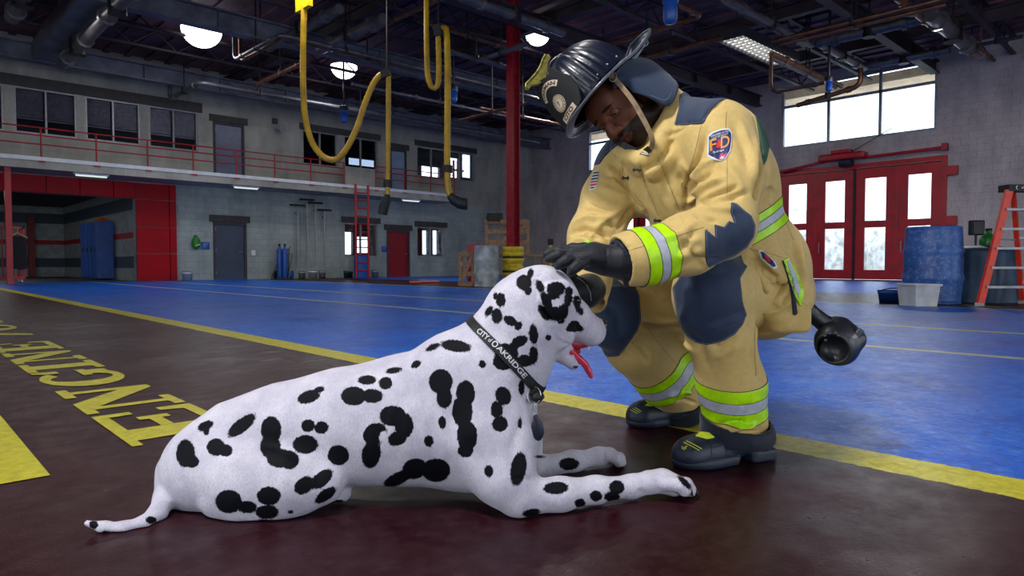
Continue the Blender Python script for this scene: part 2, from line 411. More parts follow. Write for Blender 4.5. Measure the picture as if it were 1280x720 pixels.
# lintels
mb = MB()
a, b = onY(-80, 100, WY)[0], onY(252, 130, WY)[0]; mb.box((a, WY - .06, zU[1]), (b, WY, zU[1] + .32))
for r in (dU, (wD[0], wD2[1], wD[2], wD[3]), dE, wF, wL1, wL2, dG, dR):
    mb.box((r[0] - .12, WY - .05, r[3]), (r[1] + .12, WY, r[3] + .24))
struct('trim_2', mb, M_lintel)
ndoor = [0]
def door(r, m, handle=True, fr=M_lintel):
    ndoor[0] += 1; w = bpy.data.objects.new('door_%d' % ndoor[0], None); COL.objects.link(w); w['kind'] = 'structure'; w.location = (r[0], WY, r[2])
    f = MB(); f.box((r[0], WY - .02, r[2]), (r[0] + .08, WY + .12, r[3])); f.box((r[1] - .08, WY - .02, r[2]), (r[1], WY + .12, r[3])); f.box((r[0] + .08, WY - .02, r[3] - .08), (r[1] - .08, WY + .12, r[3])); f.build('door_frame', fr, w)
    l = MB().box((r[0] + .08, WY + .04, r[2] + .01), (r[1] - .08, WY + .09, r[3] - .08)).build('door_leaf', m, w)
    for z in (.2, 1.0, 1.75): MB().box((r[0] + .07, WY + .01, r[2] + z), (r[0] + .11, WY + .04, r[2] + z + .1)).build('hinge', M_alum, l)
    h = MB(); h.tube([(r[1] - .16, WY + .04, r[2] + 1.0), (r[1] - .16, WY - .03, r[2] + 1.0), (r[1] - .3, WY - .03, r[2] + 1.0)], .014, 8); h.build('handle', M_alum, l)
door(dG, M_dkdoor); door(dR, mat('red_door', (136, 12, 30), .4, var=.08)); door(dU, mat('lavender_door', (98, 104, 130), .4, var=.08)); door(dE, M_ltdoor)

# ---- red portal around the left bay opening
PT = onY(100, 223, WY)[2]; PX1 = onY(220, 300, WY)[0]
mb = MB(); pj = .12
xs = list(np.arange(PX1, -12, -1.55))
seam = .012
xe = [PX1] + [onY(x, 240, WY)[0] for x in (180.5, 141, 99, 57, 11)]
while xe[-1] > -10: xe.append(xe[-1] - 1.75)
for i in range(len(xe) - 1):
    a, b = xe[i + 1] + seam, xe[i] - seam
    if i == 0:
        zz = [0, onY(190, 317, WY)[2], onY(190, 284, WY)[2], onY(190, 250, WY)[2], PT]
        xm = onY(211, 300, WY)[0]
        for j in range(4):
            mb.box((xm + seam, WY - pj, zz[j] + seam), (b, WY, zz[j + 1] - seam)); mb.box((POX, WY - pj, zz[j] + seam), (xm - seam, WY, zz[j + 1] - seam))
    else: mb.box((a, WY - pj, POZ), (min(b, POX - seam), WY, PT - seam))
mb.box((-12, WY - .02, POZ - .01), (PX1, WY - .01, PT)); struct('trim_3', mb, M_redp)
# ---- the room beyond the portal
M_inwall = bpy.data.materials.new('striped_block_wall'); n = NT(M_inwall)
sp = n.add('ShaderNodeSeparateXYZ'); n.link(n.add('ShaderNodeNewGeometry').outputs['Position'], sp.inputs[0]); Z = sp.outputs[2]
c = lin((150, 156, 156))
def zb(a, b): return n.math('MULTIPLY', n.math('GREATER_THAN', Z, a), n.math('LESS_THAN', Z, b))
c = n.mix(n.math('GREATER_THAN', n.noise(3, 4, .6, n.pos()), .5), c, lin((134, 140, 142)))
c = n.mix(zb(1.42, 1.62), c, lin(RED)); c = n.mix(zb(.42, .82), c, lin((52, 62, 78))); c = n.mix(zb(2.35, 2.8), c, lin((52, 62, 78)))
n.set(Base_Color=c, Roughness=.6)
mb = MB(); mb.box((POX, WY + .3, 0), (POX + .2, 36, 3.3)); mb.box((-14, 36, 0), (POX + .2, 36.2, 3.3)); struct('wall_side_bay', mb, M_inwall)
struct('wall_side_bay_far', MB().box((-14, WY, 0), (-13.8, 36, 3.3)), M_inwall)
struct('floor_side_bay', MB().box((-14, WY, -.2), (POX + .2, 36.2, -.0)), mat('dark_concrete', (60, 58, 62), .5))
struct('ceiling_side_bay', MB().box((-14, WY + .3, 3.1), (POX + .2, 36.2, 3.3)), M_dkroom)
# red column dividing the striped wall, pale door panel
p = onY(40.5, 300, 35.5)[0]; struct('trim_4', MB().box((p - .12, 35.7, 0), (p + .12, 36, 2.6)), M_darkred)

# ---- balcony
bx1 = onY(570, 230, BALY)[0]; bz1 = onY(0, 192.5, BALY)[2]; bz0 = onY(0, 207, BALY)[2]
struct('balcony_floor_slab', MB().box((-12, BALY, bz0), (bx1, WY, bz1 - .08)), M_upper)
struct('trim_5', MB().box((-12, BALY - .03, bz1 - .09), (bx1 + .03, BALY + .02, bz1 + .02)).box((-12, BALY + .02, bz1 - .08), (bx1, WY, bz1 - .02)), M_white)
zr = [onY(0, y, BALY)[2] for y in (153.5, 163.5, 175)]
posts = [-60, -12, 52, 121, 185, 242, 296, 344, 389, 430.5, 470, 506, 539, 568.5]
def railing(pxs, label):
    t = thing('railing', (onY(pxs[0], 190, BALY)[0], BALY + .05, bz1), label, 'railing', None)
    X = [onY(x, 190, BALY)[0] for x in pxs]
    r = MB()
    for z in zr: r.tube([(X[0], BALY + .05, z), (X[-1], BALY + .05, z)], .02, 8)
    r.build('rail', M_red, t)
    for x in X: MB().tube([(x, BALY + .05, bz1 + .0), (x, BALY + .05, zr[0])], .024, 8).box((x - .1, BALY + .01, bz1 + .0), (x + .1, BALY + .09, bz1 + .03)).box((x - .09, BALY - .06, bz1 - .12), (x + .09, BALY + .1, bz1 - .09)).build('post', M_red, t)
railing(posts[:10], 'long red pipe railing along the left stretch of the balcony')
railing(posts[10:], 'short red pipe railing on the balcony right of the ladder')
# solid panel behind the ladder gap
a, b = onY(431, 220, BALY + .4)[0], onY(469, 220, BALY + .4)[0]
obj('ladder_gate', MB().box((a, BALY + .35, bz1), (b, BALY + .4, bz1 + .78), .01), M_upper, 'plain grey guard panel closing the balcony gap above the red ladder', 'panel')
# red fixed ladder
t = thing('fixed_ladder', (onY(452, 347, BALY - .15)[0], BALY - .15, 0), 'tall red fixed ladder rising from the floor to the balcony', 'ladder')
La, Lb = onY(445, 300, BALY - .15)[0], onY(460.5, 300, BALY - .15)[0]
for x in (La, Lb): MB().tube([(x, BALY - .15, 0), (x, BALY - .15, bz1 + .05)], .045, 8).build('side_rail', M_red, t)
z = .3
while z < bz1: MB().tube([(La, BALY - .15, z), (Lb, BALY - .15, z)], .022, 8).build('rung', M_red, t); z += .3

# ---- right wall with the red folding doors and the high window
wx_all = [rX(977, 1173, 1173, 72.5, 162), None]
_a = onX(977, 113, WX); _b = onX(1173, 72.5, WX); wR = (_b[1], _a[1], onX(1173, 162, WX)[2], _b[2])
_c = onX(734, 200, WX); _d = onX(800, 200, WX); wR2 = (_d[1] - 2.0, _c[1], onX(745, 214, WX)[2], onX(745, 162, WX)[2])
DY0 = onX(1177, 300, WX)[1]; DY1 = DY0 + 2 * (onX(1067, 300, WX)[1] - DY0); DZ = onX(1120, 206, WX)[2]
doorR = (DY0, DY1, 0, DZ)
doorR2 = (onX(862, 300, WX)[1], onX(742, 300, WX)[1], 0, DZ)
mb = MB(); wall_holes(mb, 'X', WX, .3, -9, WY + .3, 0, CZ + .5, [wR, wR2, doorR, doorR2]); struct('wall_right', mb, M_blockX)
w = window('X', WX, wR, 2, (.68,), frame=M_alum, dep=.1, fw=.09); window('X', WX, wR2, 2, (.68,), fw=.09)
def folding_door(r, nl=4):
    y0, y1, z0, z1 = r
    ndoor[0] += 1; w = bpy.data.objects.new('door_%d' % ndoor[0], None); COL.objects.link(w); w['kind'] = 'structure'; w.location = (WX, y0, 0)
    MB().box((WX - .08, y0 - .12, 0), (WX + .2, y0, z1 + .15)).box((WX - .08, y1, 0), (WX + .2, y1 + .12, z1 + .15)).box((WX - .08, y0, z1), (WX + .2, y1, z1 + .15)).build('door_frame', M_red, w)
    L = (y1 - y0) / nl
    MB().box((WX - .03, y0 + 2 * L - .035, 0), (WX + .015, y0 + 2 * L + .035, z1)).build('meeting_strip', M_black, w); MB().box((WX - .02, y0, 0), (WX + .14, y1, .03)).build('threshold', M_dsteel, w)
    for k in range(nl):
        a, b = y0 + k * L + .003, y0 + (k + 1) * L - .003
        m = MB(); st = (b - a) * .25; zz = [.04, .36, z1 * .47, z1 * .53, z1 - .36, z1 - .02]
        m.box((WX + .02, a, .04), (WX + .09, a + st, z1 - .02), .008).box((WX + .02, b - st, .04), (WX + .09, b, z1 - .02), .008)
        m.box((WX + .02, a + st, zz[0]), (WX + .09, b - st, zz[1])).box((WX + .02, a + st, zz[2]), (WX + .09, b - st, zz[3])).box((WX + .02, a + st, zz[4]), (WX + .09, b - st, zz[5]))
        leaf = m.build('door_leaf', M_red, w)
        MB().box((WX + .05, a + st, zz[1]), (WX + .056, b - st, zz[2])).box((WX + .05, a + st, zz[3]), (WX + .056, b - st, zz[4])).build('pane', M_glass, leaf)
        if k in (0, 2):
            yy = b - .04 if k == 0 else a + st - .1
            yy = b - st * .5
            MB().tube(bent([(WX + .02, yy, .95), (WX - .05, yy, .95), (WX - .05, yy, 1.3), (WX + .02, yy, 1.3)], .03), .014, 8).build('handle', M_alum, leaf)
    return w
folding_door(doorR); folding_door(doorR2, 4)
# operator, shaft and brackets over the red doors
t = thing('door_operator', (WX - .3, (DY0 + DY1) / 2, DZ + .45), 'red overhead opener motor and shaft above the glazed red folding doors', 'door opener')
ym = onX(1058, 200, WX)[1]; zo = onX(1058, 196, WX - .2)[2]
MB().box((WX - .55, ym - .75, zo - .12), (WX - .1, ym + .75, zo + .1), .05).box((WX - .5, ym - .3, zo + .1), (WX - .15, ym + .35, zo + .22), .03).build('motor_housing', M_red, t)
MB().tube([(WX - .3, ym - .3, zo - .2), (WX - .3, ym + .1, zo - .2)], .16, 12).build('motor', M_dsteel, t)
MB().tube([(WX - .25, DY0 - .1, zo - .05), (WX - .25, ym - .6, zo - .1)], .05, 8).tube([(WX - .25, ym + .6, zo - .1), (WX - .25, DY1 - .1, zo - .3)], .05, 8).box((WX - .33, DY0 - .16, zo - .13), (WX - .1, DY0 - .02, zo + .08)).build('shaft', M_red, t)
MB().tube([(WX - .3, ym - .3, zo + .15), (WX - .3, ym - 1.5, zo + .75)], .015, 6).build('release_rod', M_dsteel, t)
for z in (DZ - .35, onX(1180, 276, WX)[2]):
    MB().box((WX - .14, DY0 - .42, z - .14), (WX - .0, DY0 - .12, z + .14), .01).build('bracket', M_red, t)

# ---- outside, beyond the right wall
struct('ground_outside', MB().box((WX + .3, -30, -.3), (90, 60, -.05)), M_apron)
M_soffit = m_block('tan_soffit_boards', (255, 222, 178), 'Y', 2.4, .3, .8, bumps=.1); 
struct('outside_canopy', MB().box((WX + .35, 0, onX(1075, 119, WX + 1.6)[2]), (WX + 1.6, 24, onX(1075, 119, WX + 1.6)[2] + .3)), M_soffit)
M_hedge = mat('pale_hedge', (232, 234, 222), .9, var=.3, vscale=2.2)
mb = MB()
for k in range(26):
    y = -8 + k * 1.6 + random.uniform(-.4, .4); mb.sphere((WX + 16 + random.uniform(-1.5, 1.5), y, .8), random.uniform(1.3, 2.2), 10, (1, 1, random.uniform(.8, 1.6)))
o = obj('hedge', mb, M_hedge, 'pale sunlit shrubbery outside beyond the glazed red doors', 'hedge'); o['kind'] = 'stuff'

# ---- unseen walls behind the camera, their open bays sized for the light let in
mb = MB(); wall_holes(mb, 'X', -9, .3, -9, WY, 0, CZ, [(-5.5, -1, 0, 4.6), (1, 6.5, 0, 4.6), (9, 14, 0, 4.6)]); struct('wall_left', mb, M_blockX)
mb = MB(); wall_holes(mb, 'Y', -9, .3, -9, WX, 0, CZ, [(-5, 0, 0, 4.6), (3, 8, 0, 4.6), (11, 16, 0, 4.6)]); struct('wall_front', mb, M_blockY)
# ---- ceiling deck, round skylights
mb = MB()
sky1 = gnd(252, 40, 6.9); sky2 = gnd(430, 84, 6.95); sky3 = gnd(672, 46, 6.9)
mb.box((-12, -9, CZ), (WX + .3, WY + .3, CZ + .12))
x = -9.0
while x < WX: mb.box((x, -9, CZ - .06), (x + .18, WY, CZ)); x += .6
struct('ceiling', mb, M_ceil)
for i, (s, lab) in enumerate(((sky1, 'round white dome lamp glowing above the left balcony windows'), (sky2, 'round white dome lamp glowing inside the big yellow hose loop'), (sky3, 'round white dome lamp glowing between red column and helmet'))):
    t = thing('dome_lamp', (s[0], s[1], CZ - .07), lab, 'lamp', None)
    r_ = (.52, .42, .34)[i]
    MB().lathe([(.05, CZ - .06 - 7.0), (.12, .12), (r_ * 1.04, .04), (r_ * 1.04, -.02), (r_, -.02)], (s[0], s[1], 7.0), n=32, caps=False).build('ring', M_alum, t)
    MB().lathe([(r_ * math.cos(a), -.02 - r_ * .95 * math.sin(a)) for a in np.linspace(0, PI / 2 - .01, 10)], (s[0], s[1], 7.0), n=32, caps=False).build('dome', M_sky, t)
    L = bpy.data.lights.new('skylight_light', 'AREA'); L.shape = 'DISK'; L.size = 1.0; L.energy = 60; lo = bpy.data.objects.new('skylight_light', L); COL.objects.link(lo); lo.location = (s[0], s[1], 6.35)
# ================================================================== OVERHEAD: girders, pipes, lamps, hoses
def cz(x, y, z): return gnd(x, y, z)
def girder(mb, a, b, w, h, up=(0, 0, 1)):
    """H-section member: two flanges, a web, stiffeners"""
    a, b = Vector(map(float, a)), Vector(map(float, b)); z = Vector((0, 0, 1))
    mb.beam(a + z * .02, b + z * .02, w, .04).beam(a + z * (h - .02), b + z * (h - .02), w, .04).beam(a + z * h / 2, b + z * h / 2, .03, h - .08)
    L = (b - a).length; d = (b - a).normalized(); k = int(L / 2.4)
    for i in range(1, k + 1): mb.beam(a + d * (i * L / (k + 1)) + z * .04, a + d * (i * L / (k + 1)) + z * (h - .04), w * .9, .02)
M_girder = mat('blue_grey_girder', (96, 100, 116), .5, .15, var=.25, vscale=2.5, bump=.12)
M_joist = mat('purple_brown_joist', (52, 40, 50), .6, .1, var=.3, vscale=2)
ZB = 6.23
def gird(name, a, b, w, h, m=None):
    mb = MB(); girder(mb, a, b, w, h); o = struct(name, mb, m or M_girder); return o
gird('ceiling_beam', (-12, BALY, ZB), (WX, BALY, ZB), .3, .5)
yb1 = cz(331, 52, ZB)[1]; gird('ceiling_beam', (-12, yb1, ZB), (WX, yb1, ZB), .3, .5)
ga, gb = cz(47, 64, ZB), cz(84, 64, ZB)
gx = (ga[0] + .45)
mb = MB(); mb.box((gx - .42, yb1, ZB + .02), (gx + .42, BALY, ZB + .06)).box((gx - .42, yb1, ZB + .06), (gx - .38, BALY, ZB + .5)).box((gx + .38, yb1, ZB + .06), (gx + .42, BALY, ZB + .5)); struct('ceiling_beam', mb, M_girder)
gird('ceiling_beam', (-12, 12.2, ZB + .25), (WX, 12.2, ZB + .25), .25, .4, M_joist)
gird('ceiling_beam', (-9, 6.4, ZB + .3), (WX, 6.4, ZB + .3), .25, .4, M_joist)
for x in (9.2, 13.0, 17.0, 21.0): gird('ceiling_beam', (x, -9, ZB + .56), (x, WY, ZB + .56), .2, .34, M_joist)
# open-web joists
for j, y in enumerate((21.2, 19.4, 15.6, 13.9, 10.2, 8.3, 4.4, 2.4)):
    mb = MB(); mb.beam((-6, y, 7.22), (WX, y, 7.22), .12, .06).beam((-6, y, 6.72), (WX, y, 6.72), .12, .06)
    x = -6.0; s = 0
    while x < WX - .6: mb.beam((x, y, 6.74 if s else 7.2), (x + .6, y, 7.2 if s else 6.74), .03, .03); x += .6; s ^= 1
    struct('ceiling_joist', mb, M_joist)

M_hang = M_black
npipe = [0]
def pipe(pts, r, m, lab, cat='pipe', bendr=.25, collars=(), hang=True):
    """a run of pipe with its couplings and the rods that carry it"""
    pp = [Vector([float(q) for q in p]) for p in pts]
    t = thing('overhead_pipe', pp[0], lab, cat, None)
    MB().tube(bent(pp, bendr), r, 10).build('pipe_run', m, t)
    for i in range(len(pp) - 1):
        a, b = pp[i], pp[i + 1]; L = (b - a).length
        if L < 1.2: continue
        d = (b - a) / L
        for q in ([.18, .82] if L < 5 else [.1, .36, .64, .9]):
            c = a + d * L * q; MB().tube([c - d * .06, c + d * .06], r * 1.35, 10).build('coupling', m, t)
    if hang:
        for i in range(len(pp) - 1):
            a, b = pp[i], pp[i + 1]
            if abs((b - a).normalized().z) > .5: continue
            L = (b - a).length; k = max(1, int(L / 3.5))
            for q in range(k):
                c = a + (b - a) * ((q + .5) / k)
                if c.z < 7.0: MB().tube([c, (c.x, c.y, CZ - .05)], .02, 6).tube([c + Vector((0, 0, -r * 1.2)), c + Vector((0, 0, r * 1.5))], r * 1.25, 8).build('hanger_rod', M_hang, t)
    return t
def along(px, py, z, axis, L):
    """start from a picture point on the plane z and run L metres along a building axis"""
    a = cz(px, py, z); b = a.copy(); b['XY'.index(axis)] += L; return a, b
a, b = cz(78, 80, 6.0), None
pipe([cz(78, 80, 6.0), (cz(78, 80, 6.0)[0], cz(150, 0, 6.0)[1] - 1.5, 6.0)], .15, M_pipe, 'fat grey pipe beside the box girder at the upper left')
q = cz(350, 43, 6.0); e1 = q + np.array([14.0, 0, 0]); s0 = q + np.array([0, cz(297, 76, 6.0)[1] - q[1], 0])
for dz, dy in ((0, 0), (-.0, .16)):
    pipe([s0 + np.array([dy, 0, .6]), s0 + np.array([dy, 0, dz]), q + np.array([dy, dy, dz]), e1 + np.array([0, dy, dz])], .05, M_copper if dy else M_pipe, 'long brown conduit with two bends over the left balcony door' if dy else 'grey conduit with two bends over the left balcony door', 'conduit')
q = cz(250, 103, 5.9); s0 = q + np.array([0, cz(213, 124, 5.9)[1] - q[1], 0])
pipe([s0 + np.array([0, 0, .9]), s0, q, (WX - 3, q[1], 5.9)], .07, M_pipe, 'grey conduit dropping and bending in front of the upper wall windows', 'conduit')
def ydir(x0, y0, x1, z, r, m, lab, extra=()):
    a = cz(x0, y0, z); # run along Y until the picture column x1
    lo, hi = -60.0, 60.0
    best = min((abs(project(np.array([a[0], a[1] + d, z]))[0] - x1) if project(np.array([a[0], a[1] + d, z]))[2] > .5 else 1e9, d) for d in np.arange(-24, 24, .1))[1]
    return pipe([a, (a[0], a[1] + best, z)] + [tuple(p) for p in extra], r, m, lab)
def xdir(x0, y0, x1, z, r, m, lab):
    a = cz(x0, y0, z)
    best = min((abs(project(np.array([a[0] + d, a[1], z]))[0] - x1) if project(np.array([a[0] + d, a[1], z]))[2] > .5 else 1e9, d) for d in np.arange(-24, 24, .1))[1]
    return pipe([a, (min(a[0] + best, WX - .1), a[1], z)], r, m, lab)
ydir(440, 50, 560, 6.1, .05, M_copper, 'copper pipe crossing above the first yellow hose')
ydir(320, 106, 386, 6.0, .06, M_copper, 'short copper pipe left of the big yellow hose loop')
ydir(400, 62, 480, 6.1, .13, M_pipe, 'thick grey pipe behind the yellow hose reel')
ydir(335, 60, 425, 6.45, .12, M_pipe, 'thick grey pipe crossing above the two bent conduits')
xdir(576, -4, 705, 6.0, .10, M_pipe, 'thick grey pipe passing behind the top of the red column')
xdir(520, 25, 640, 6.3, .06, M_copper, 'brown pipe above the second yellow hose')
ydir(596, 76, 660, 5.6, .06, M_pipe, 'grey pipe passing in front of the black helmet')
xdir(545, 60, 640, 5.7, .06, M_pipe, 'grey pipe between the short yellow hose and the red column')
xdir(440, 105, 640, 5.6, .05, M_pipe, 'slim grey pipe low over the middle balcony windows')
ydir(575, 150, 660, 4.9, .04, M_copper, 'thin brown pipe left of the red column')
xdir(600, 135, 700, 5.0, .05, M_copper, 'thin brown pipe passing right behind the red column')
ydir(780, 80, 903, 5.9, .07, M_copper, 'brown pipe running to the square slatted lamp')
q = cz(878, 20, 6.1); pipe([(q[0], q[1] + 3.0, 6.1), q, q + np.array([-2.2, 0, 0]), q + np.array([-2.2, 0, 1.0])], .06, M_copper, 'brass pipe with an elbow above the leather chin strap')
xdir(905, -2, 1014, 6.2, .09, M_pipe, 'grey pipe above the square slatted lamp')
ydir(965, 52, 1180, 6.0, .055, M_copper, 'upper of two copper pipes above the high window')
ydir(975, 56, 1185, 5.9, .045, M_copper, 'lower of two copper pipes above the high window')
ydir(1022, 54, 1156, 6.3, .13, M_pipe, 'thick grey pipe behind the pair of copper pipes')
ydir(1077, 84, 1188, 6.5, .12, M_pipe, 'thick grey pipe just above the high window')
xdir(1120, -4, 1163, 6.2, .08, M_copper, 'brass pipe dropping out of the top right of the view')
xdir(1163, 18, 1216, 6.2, .17, M_pipe, 'fat grey pipe ending over the right wall by a hand wheel')
xdir(1022, 53, 1080, 6.3, .10, M_pipe, 'grey pipe meeting the high window at its middle bar')
xdir(964, 67, 1052, 5.7, .07, M_copper, 'brown pipe from the slatted lamp to the blue filter bowl')
xdir(964, 73, 1045, 5.6, .05, M_pipe, 'grey pipe under the brown one beside the slatted lamp')
q = cz(964, 67, 5.7); w = cz(1030, 107, 5.1)
w = P(963, 116, (q - CO) @ CFW); best = min((abs(project(np.array([q[0], q[1] + d_, w[2]]))[0] - 1032), d_) for d_ in np.arange(-8, 0, .05))[1]
pipe([q, (q[0], q[1], w[2]), (q[0], q[1] + best, w[2])], .045, mat('dark_copper_pipe', (84, 62, 54), .4, .6, var=.2, vscale=4), 'dark pipe loop hanging in front of the high window frame', hang=False)
q = cz(1076, 85, 6.1); pipe([q, (q[0], q[1], 5.6), (q[0], q[1] + 1.8, 5.35)], .07, M_copper, 'brown elbow pipe hanging before the high window')
ydir(1215, 58, 1280, 6.4, .05, M_dsteel, 'dark pipe along the top of the right wall')
ydir(120, 30, 210, 6.5, .08, M_pipe, 'grey pipe above the round skylight at the left')
ydir(15, 22, 45, 6.3, .16, M_pipe, 'short fat pipe stub at the upper left corner')
xdir(700, 60, 800, 6.3, .05, M_copper, 'brown pipe passing above the black helmet')
xdir(1180, 20, 1278, 6.6, .05, M_copper, 'slim copper pipe in the top right corner')
# hand wheel on the fat pipe end
w = cz(1222, 66, 6.0)
mb = MB(); ring = [w + np.array([.0, .17 * math.cos(t), .17 * math.sin(t)]) for t in np.linspace(0, 2 * PI, 17)[:-1]]
mb.tube(ring, .018, 6, closed=True)
for k in range(3): mb.tube([ring[k * 5], w], .012, 6)
mb.tube([w, w + np.array([.25, 0, .2])], .03, 8).tube([w + np.array([.25, 0, .2]), w + np.array([.25, 0, 1.2])], .03, 8); obj('valve_wheel', mb, M_copper, 'small round valve hand wheel at the end of the fat pipe', 'valve')
# blue filter bowls
def filt(px, py, z, s, lab):
    c = cz(px, py, z); t = thing('filter_bowl', c, lab, 'filter', None)
    MB().lathe([(.001, -.3 * s), (.10 * s, -.28 * s), (.13 * s, -.2 * s), (.13 * s, .1 * s), (.15 * s, .1 * s), (.15 * s, .16 * s), (.05 * s, .2 * s)], c, n=16).build('bowl', M_bluepl, t)
    MB().lathe([(.16 * s, .16 * s), (.17 * s, .3 * s), (.06 * s, .36 * s)], c, n=16).tube([c + np.array([0, 0, .3 * s]), (c[0], c[1], CZ)], .03, 8).build('cap', M_dsteel, t)
filt(1036, 106, 5.2, .62, 'small blue filter bowl hanging in front of the high window'); filt(838, 10, 5.3, 1.0, 'blue filter bowl hanging right above the black helmet')
filt(430, 144, 5.2, .85, 'blue filter bowl hanging inside the big yellow hose loop'); filt(567, 118, 5.4, .8, 'blue filter bowl hanging beside the ribbed yellow hose')
# slatted lamp
a0, a1 = cz(912, 45, 5.9), cz(955, 65, 5.9)
lx0, lx1 = a0[0], a0[0] + 3.0; ly = a0[1]
t = thing('slatted_ceiling_lamp', (lx0, ly, 5.9), 'long hanging lamp with bright slats above the bending firefighter', 'lamp')
MB().box((lx0, ly - .36, 5.96), (lx1, ly + .36, 6.06)).box((lx0, ly - .36, 5.84), (lx1, ly - .31, 5.96)).box((lx0, ly + .31, 5.84), (lx1, ly + .36, 5.96)).box((lx0, ly - .31, 5.84), (lx0 + .05, ly + .31, 5.96)).box((lx1 - .05, ly - .31, 5.84), (lx1, ly + .31, 5.96)).build('housing', M_dsteel, t)
mb = MB()
for k in range(4): y = ly - .24 + k * .16; mb.tube([(lx0 + .1, y, 5.92), (lx1 - .1, y, 5.92)], .035, 8)
mb.build('tube', M_tubew, t)
mb = MB(); k = lx0 + .2
while k < lx1 - .1: mb.box((k, ly - .31, 5.84), (k + .012, ly + .31, 5.9)); k += .2
mb.build('louvre', M_alum, t)
for x in (lx0 + .3, lx1 - .3): MB().tube([(x, ly, 6.06), (x, ly, CZ)], .012, 6).build('hanger_rod', M_black, t)
# strip lights under the balcony
for x0, x1, y, lab in ((92, 136, 221, 'strip light under the balcony above the red portal'), (291, 324, 236.5, 'strip light under the balcony above the slate door'), (502, 525, 251.5, 'strip light under the balcony above the red door')):
    z = bz0 - .04; a = onY((x0 + x1) / 2, y, BALY + .25)
    a = onY(x0, y, BALY + .2)[0]; b = onY(x1, y, BALY + .2)[0]
    t = thing('strip_light', (a, BALY + .2, z), lab, 'light'); MB().box((a, BALY + .14, bz0 - .05), (b, BALY + .26, bz0)).build('housing', M_white, t)
    MB().tube([(a + .05, BALY + .2, bz0 - .07), (b - .05, BALY + .2, bz0 - .07)], .03, 8).build('tube', emis('dim_tube', (.9, 1, .97), .8) if 'dim_tube' not in bpy.data.materials else bpy.data.materials['dim_tube'], t)

# ------------------------------------------------------------------ yellow exhaust hoses
def m_hose():
    m = bpy.data.materials.new('ribbed_yellow_hose'); n = NT(m)
    n.set(Base_Color=n.ramp(n.noise(3, 4, .6, n.pos()), [(.3, lin((140, 104, 6))), (.7, lin((186, 148, 14)))]), Roughness=.4); return m
M_hose = m_hose()
def hose(pts, r, parent, ribs=True):
    pts = [Vector([float(q) for q in p]) for p in pts]
    # Catmull-Rom through the points, ribbed radius
    out = []
    for i in range(len(pts) - 1):
        p0, p1, p2, p3 = pts[max(i - 1, 0)], pts[i], pts[i + 1], pts[min(i + 2, len(pts) - 1)]
        k = max(2, int((p2 - p1).length / .045))
        for j in range(k):
            t = j / k; out.append(.5 * ((2 * p1) + (p2 - p0) * t + (2 * p0 - 5 * p1 + 4 * p2 - p3) * t * t + (3 * p1 - p0 - 3 * p2 + p3) * t ** 3))
    out.append(pts[-1]); rs = [r * (1.06 if i % 2 else .94) for i in range(len(out))] if ribs else r
    return MB().tube(out, rs, 14).build('hose', M_hose, parent)
HD = 12.8
def hp(x, y, d=HD): return P(x, y, d)
t = thing('exhaust_hose', hp(485, 232), 'yellow exhaust hose hanging in one big loop at the left', 'hose')
hose([hp(380, 6), hp(379, 60), hp(379, 110), hp(382, 150), hp(391, 180), hp(406, 197), hp(421, 199), hp(433, 186), hp(446, 160), hp(456, 130), hp(466, 106), hp(475, 94), hp(482, 91)], .057, t)
hose([hp(485.5, 94), hp(485.5, 140), hp(485, 190), hp(484.5, 246)], .047, t)
c = hp(482.5, 92); MB().beam(hp(481, 88), hp(484, 97), .16, .16).tube([hp(484, 92), hp(484, 40), hp(484, -104)], .02, 6).build('saddle', M_black, t)
MB().tube([hp(485, 225), hp(484.8, 234)], .085, 16).build('clamp_ring', M_blackp, t)
MB().tube([hp(484.5, 243), hp(483, 250), hp(480, 258), hp(478, 268)], [.05, .085, .1, .09], 16).build('nozzle', M_blackp, t)
MB().box(hp(369, -6, HD + .15), hp(391, 8, HD - .15)).tube([hp(380, -4), hp(380, -100)], .05, 8).build('reel_box', M_yelpl, t)
t = thing('exhaust_hose', hp(560, 232), 'ribbed yellow exhaust hose hanging in a narrow loop nearest the red column', 'hose')
hose([hp(533, -100), hp(533, 30), hp(533.5, 70), hp(535, 96), hp(540, 109), hp(546, 108), hp(548.5, 92), hp(547.5, 44)], .052, t)
hose([hp(552, 37), hp(556, 35), hp(558.5, 46), hp(559.5, 90), hp(559.5, 140), hp(559, 195), hp(559, 215), hp(561, 240), hp(566, 248)], .062, t)
MB().beam(hp(546, 32), hp(549, 46), .15, .15).tube([hp(548, 38), hp(548, -104)], .02, 6).build('saddle', M_black, t)
MB().tube([hp(559.3, 207), hp(559.3, 216)], .095, 16).build('clamp_ring', M_blackp, t)
MB().tube([hp(562, 244), hp(568, 250), hp(575, 254), hp(583, 255)], [.07, .1, .11, .115], 16).tube([hp(583, 255), hp(584.5, 255)], [.125, .1], 16).build('nozzle', M_blackp, t)

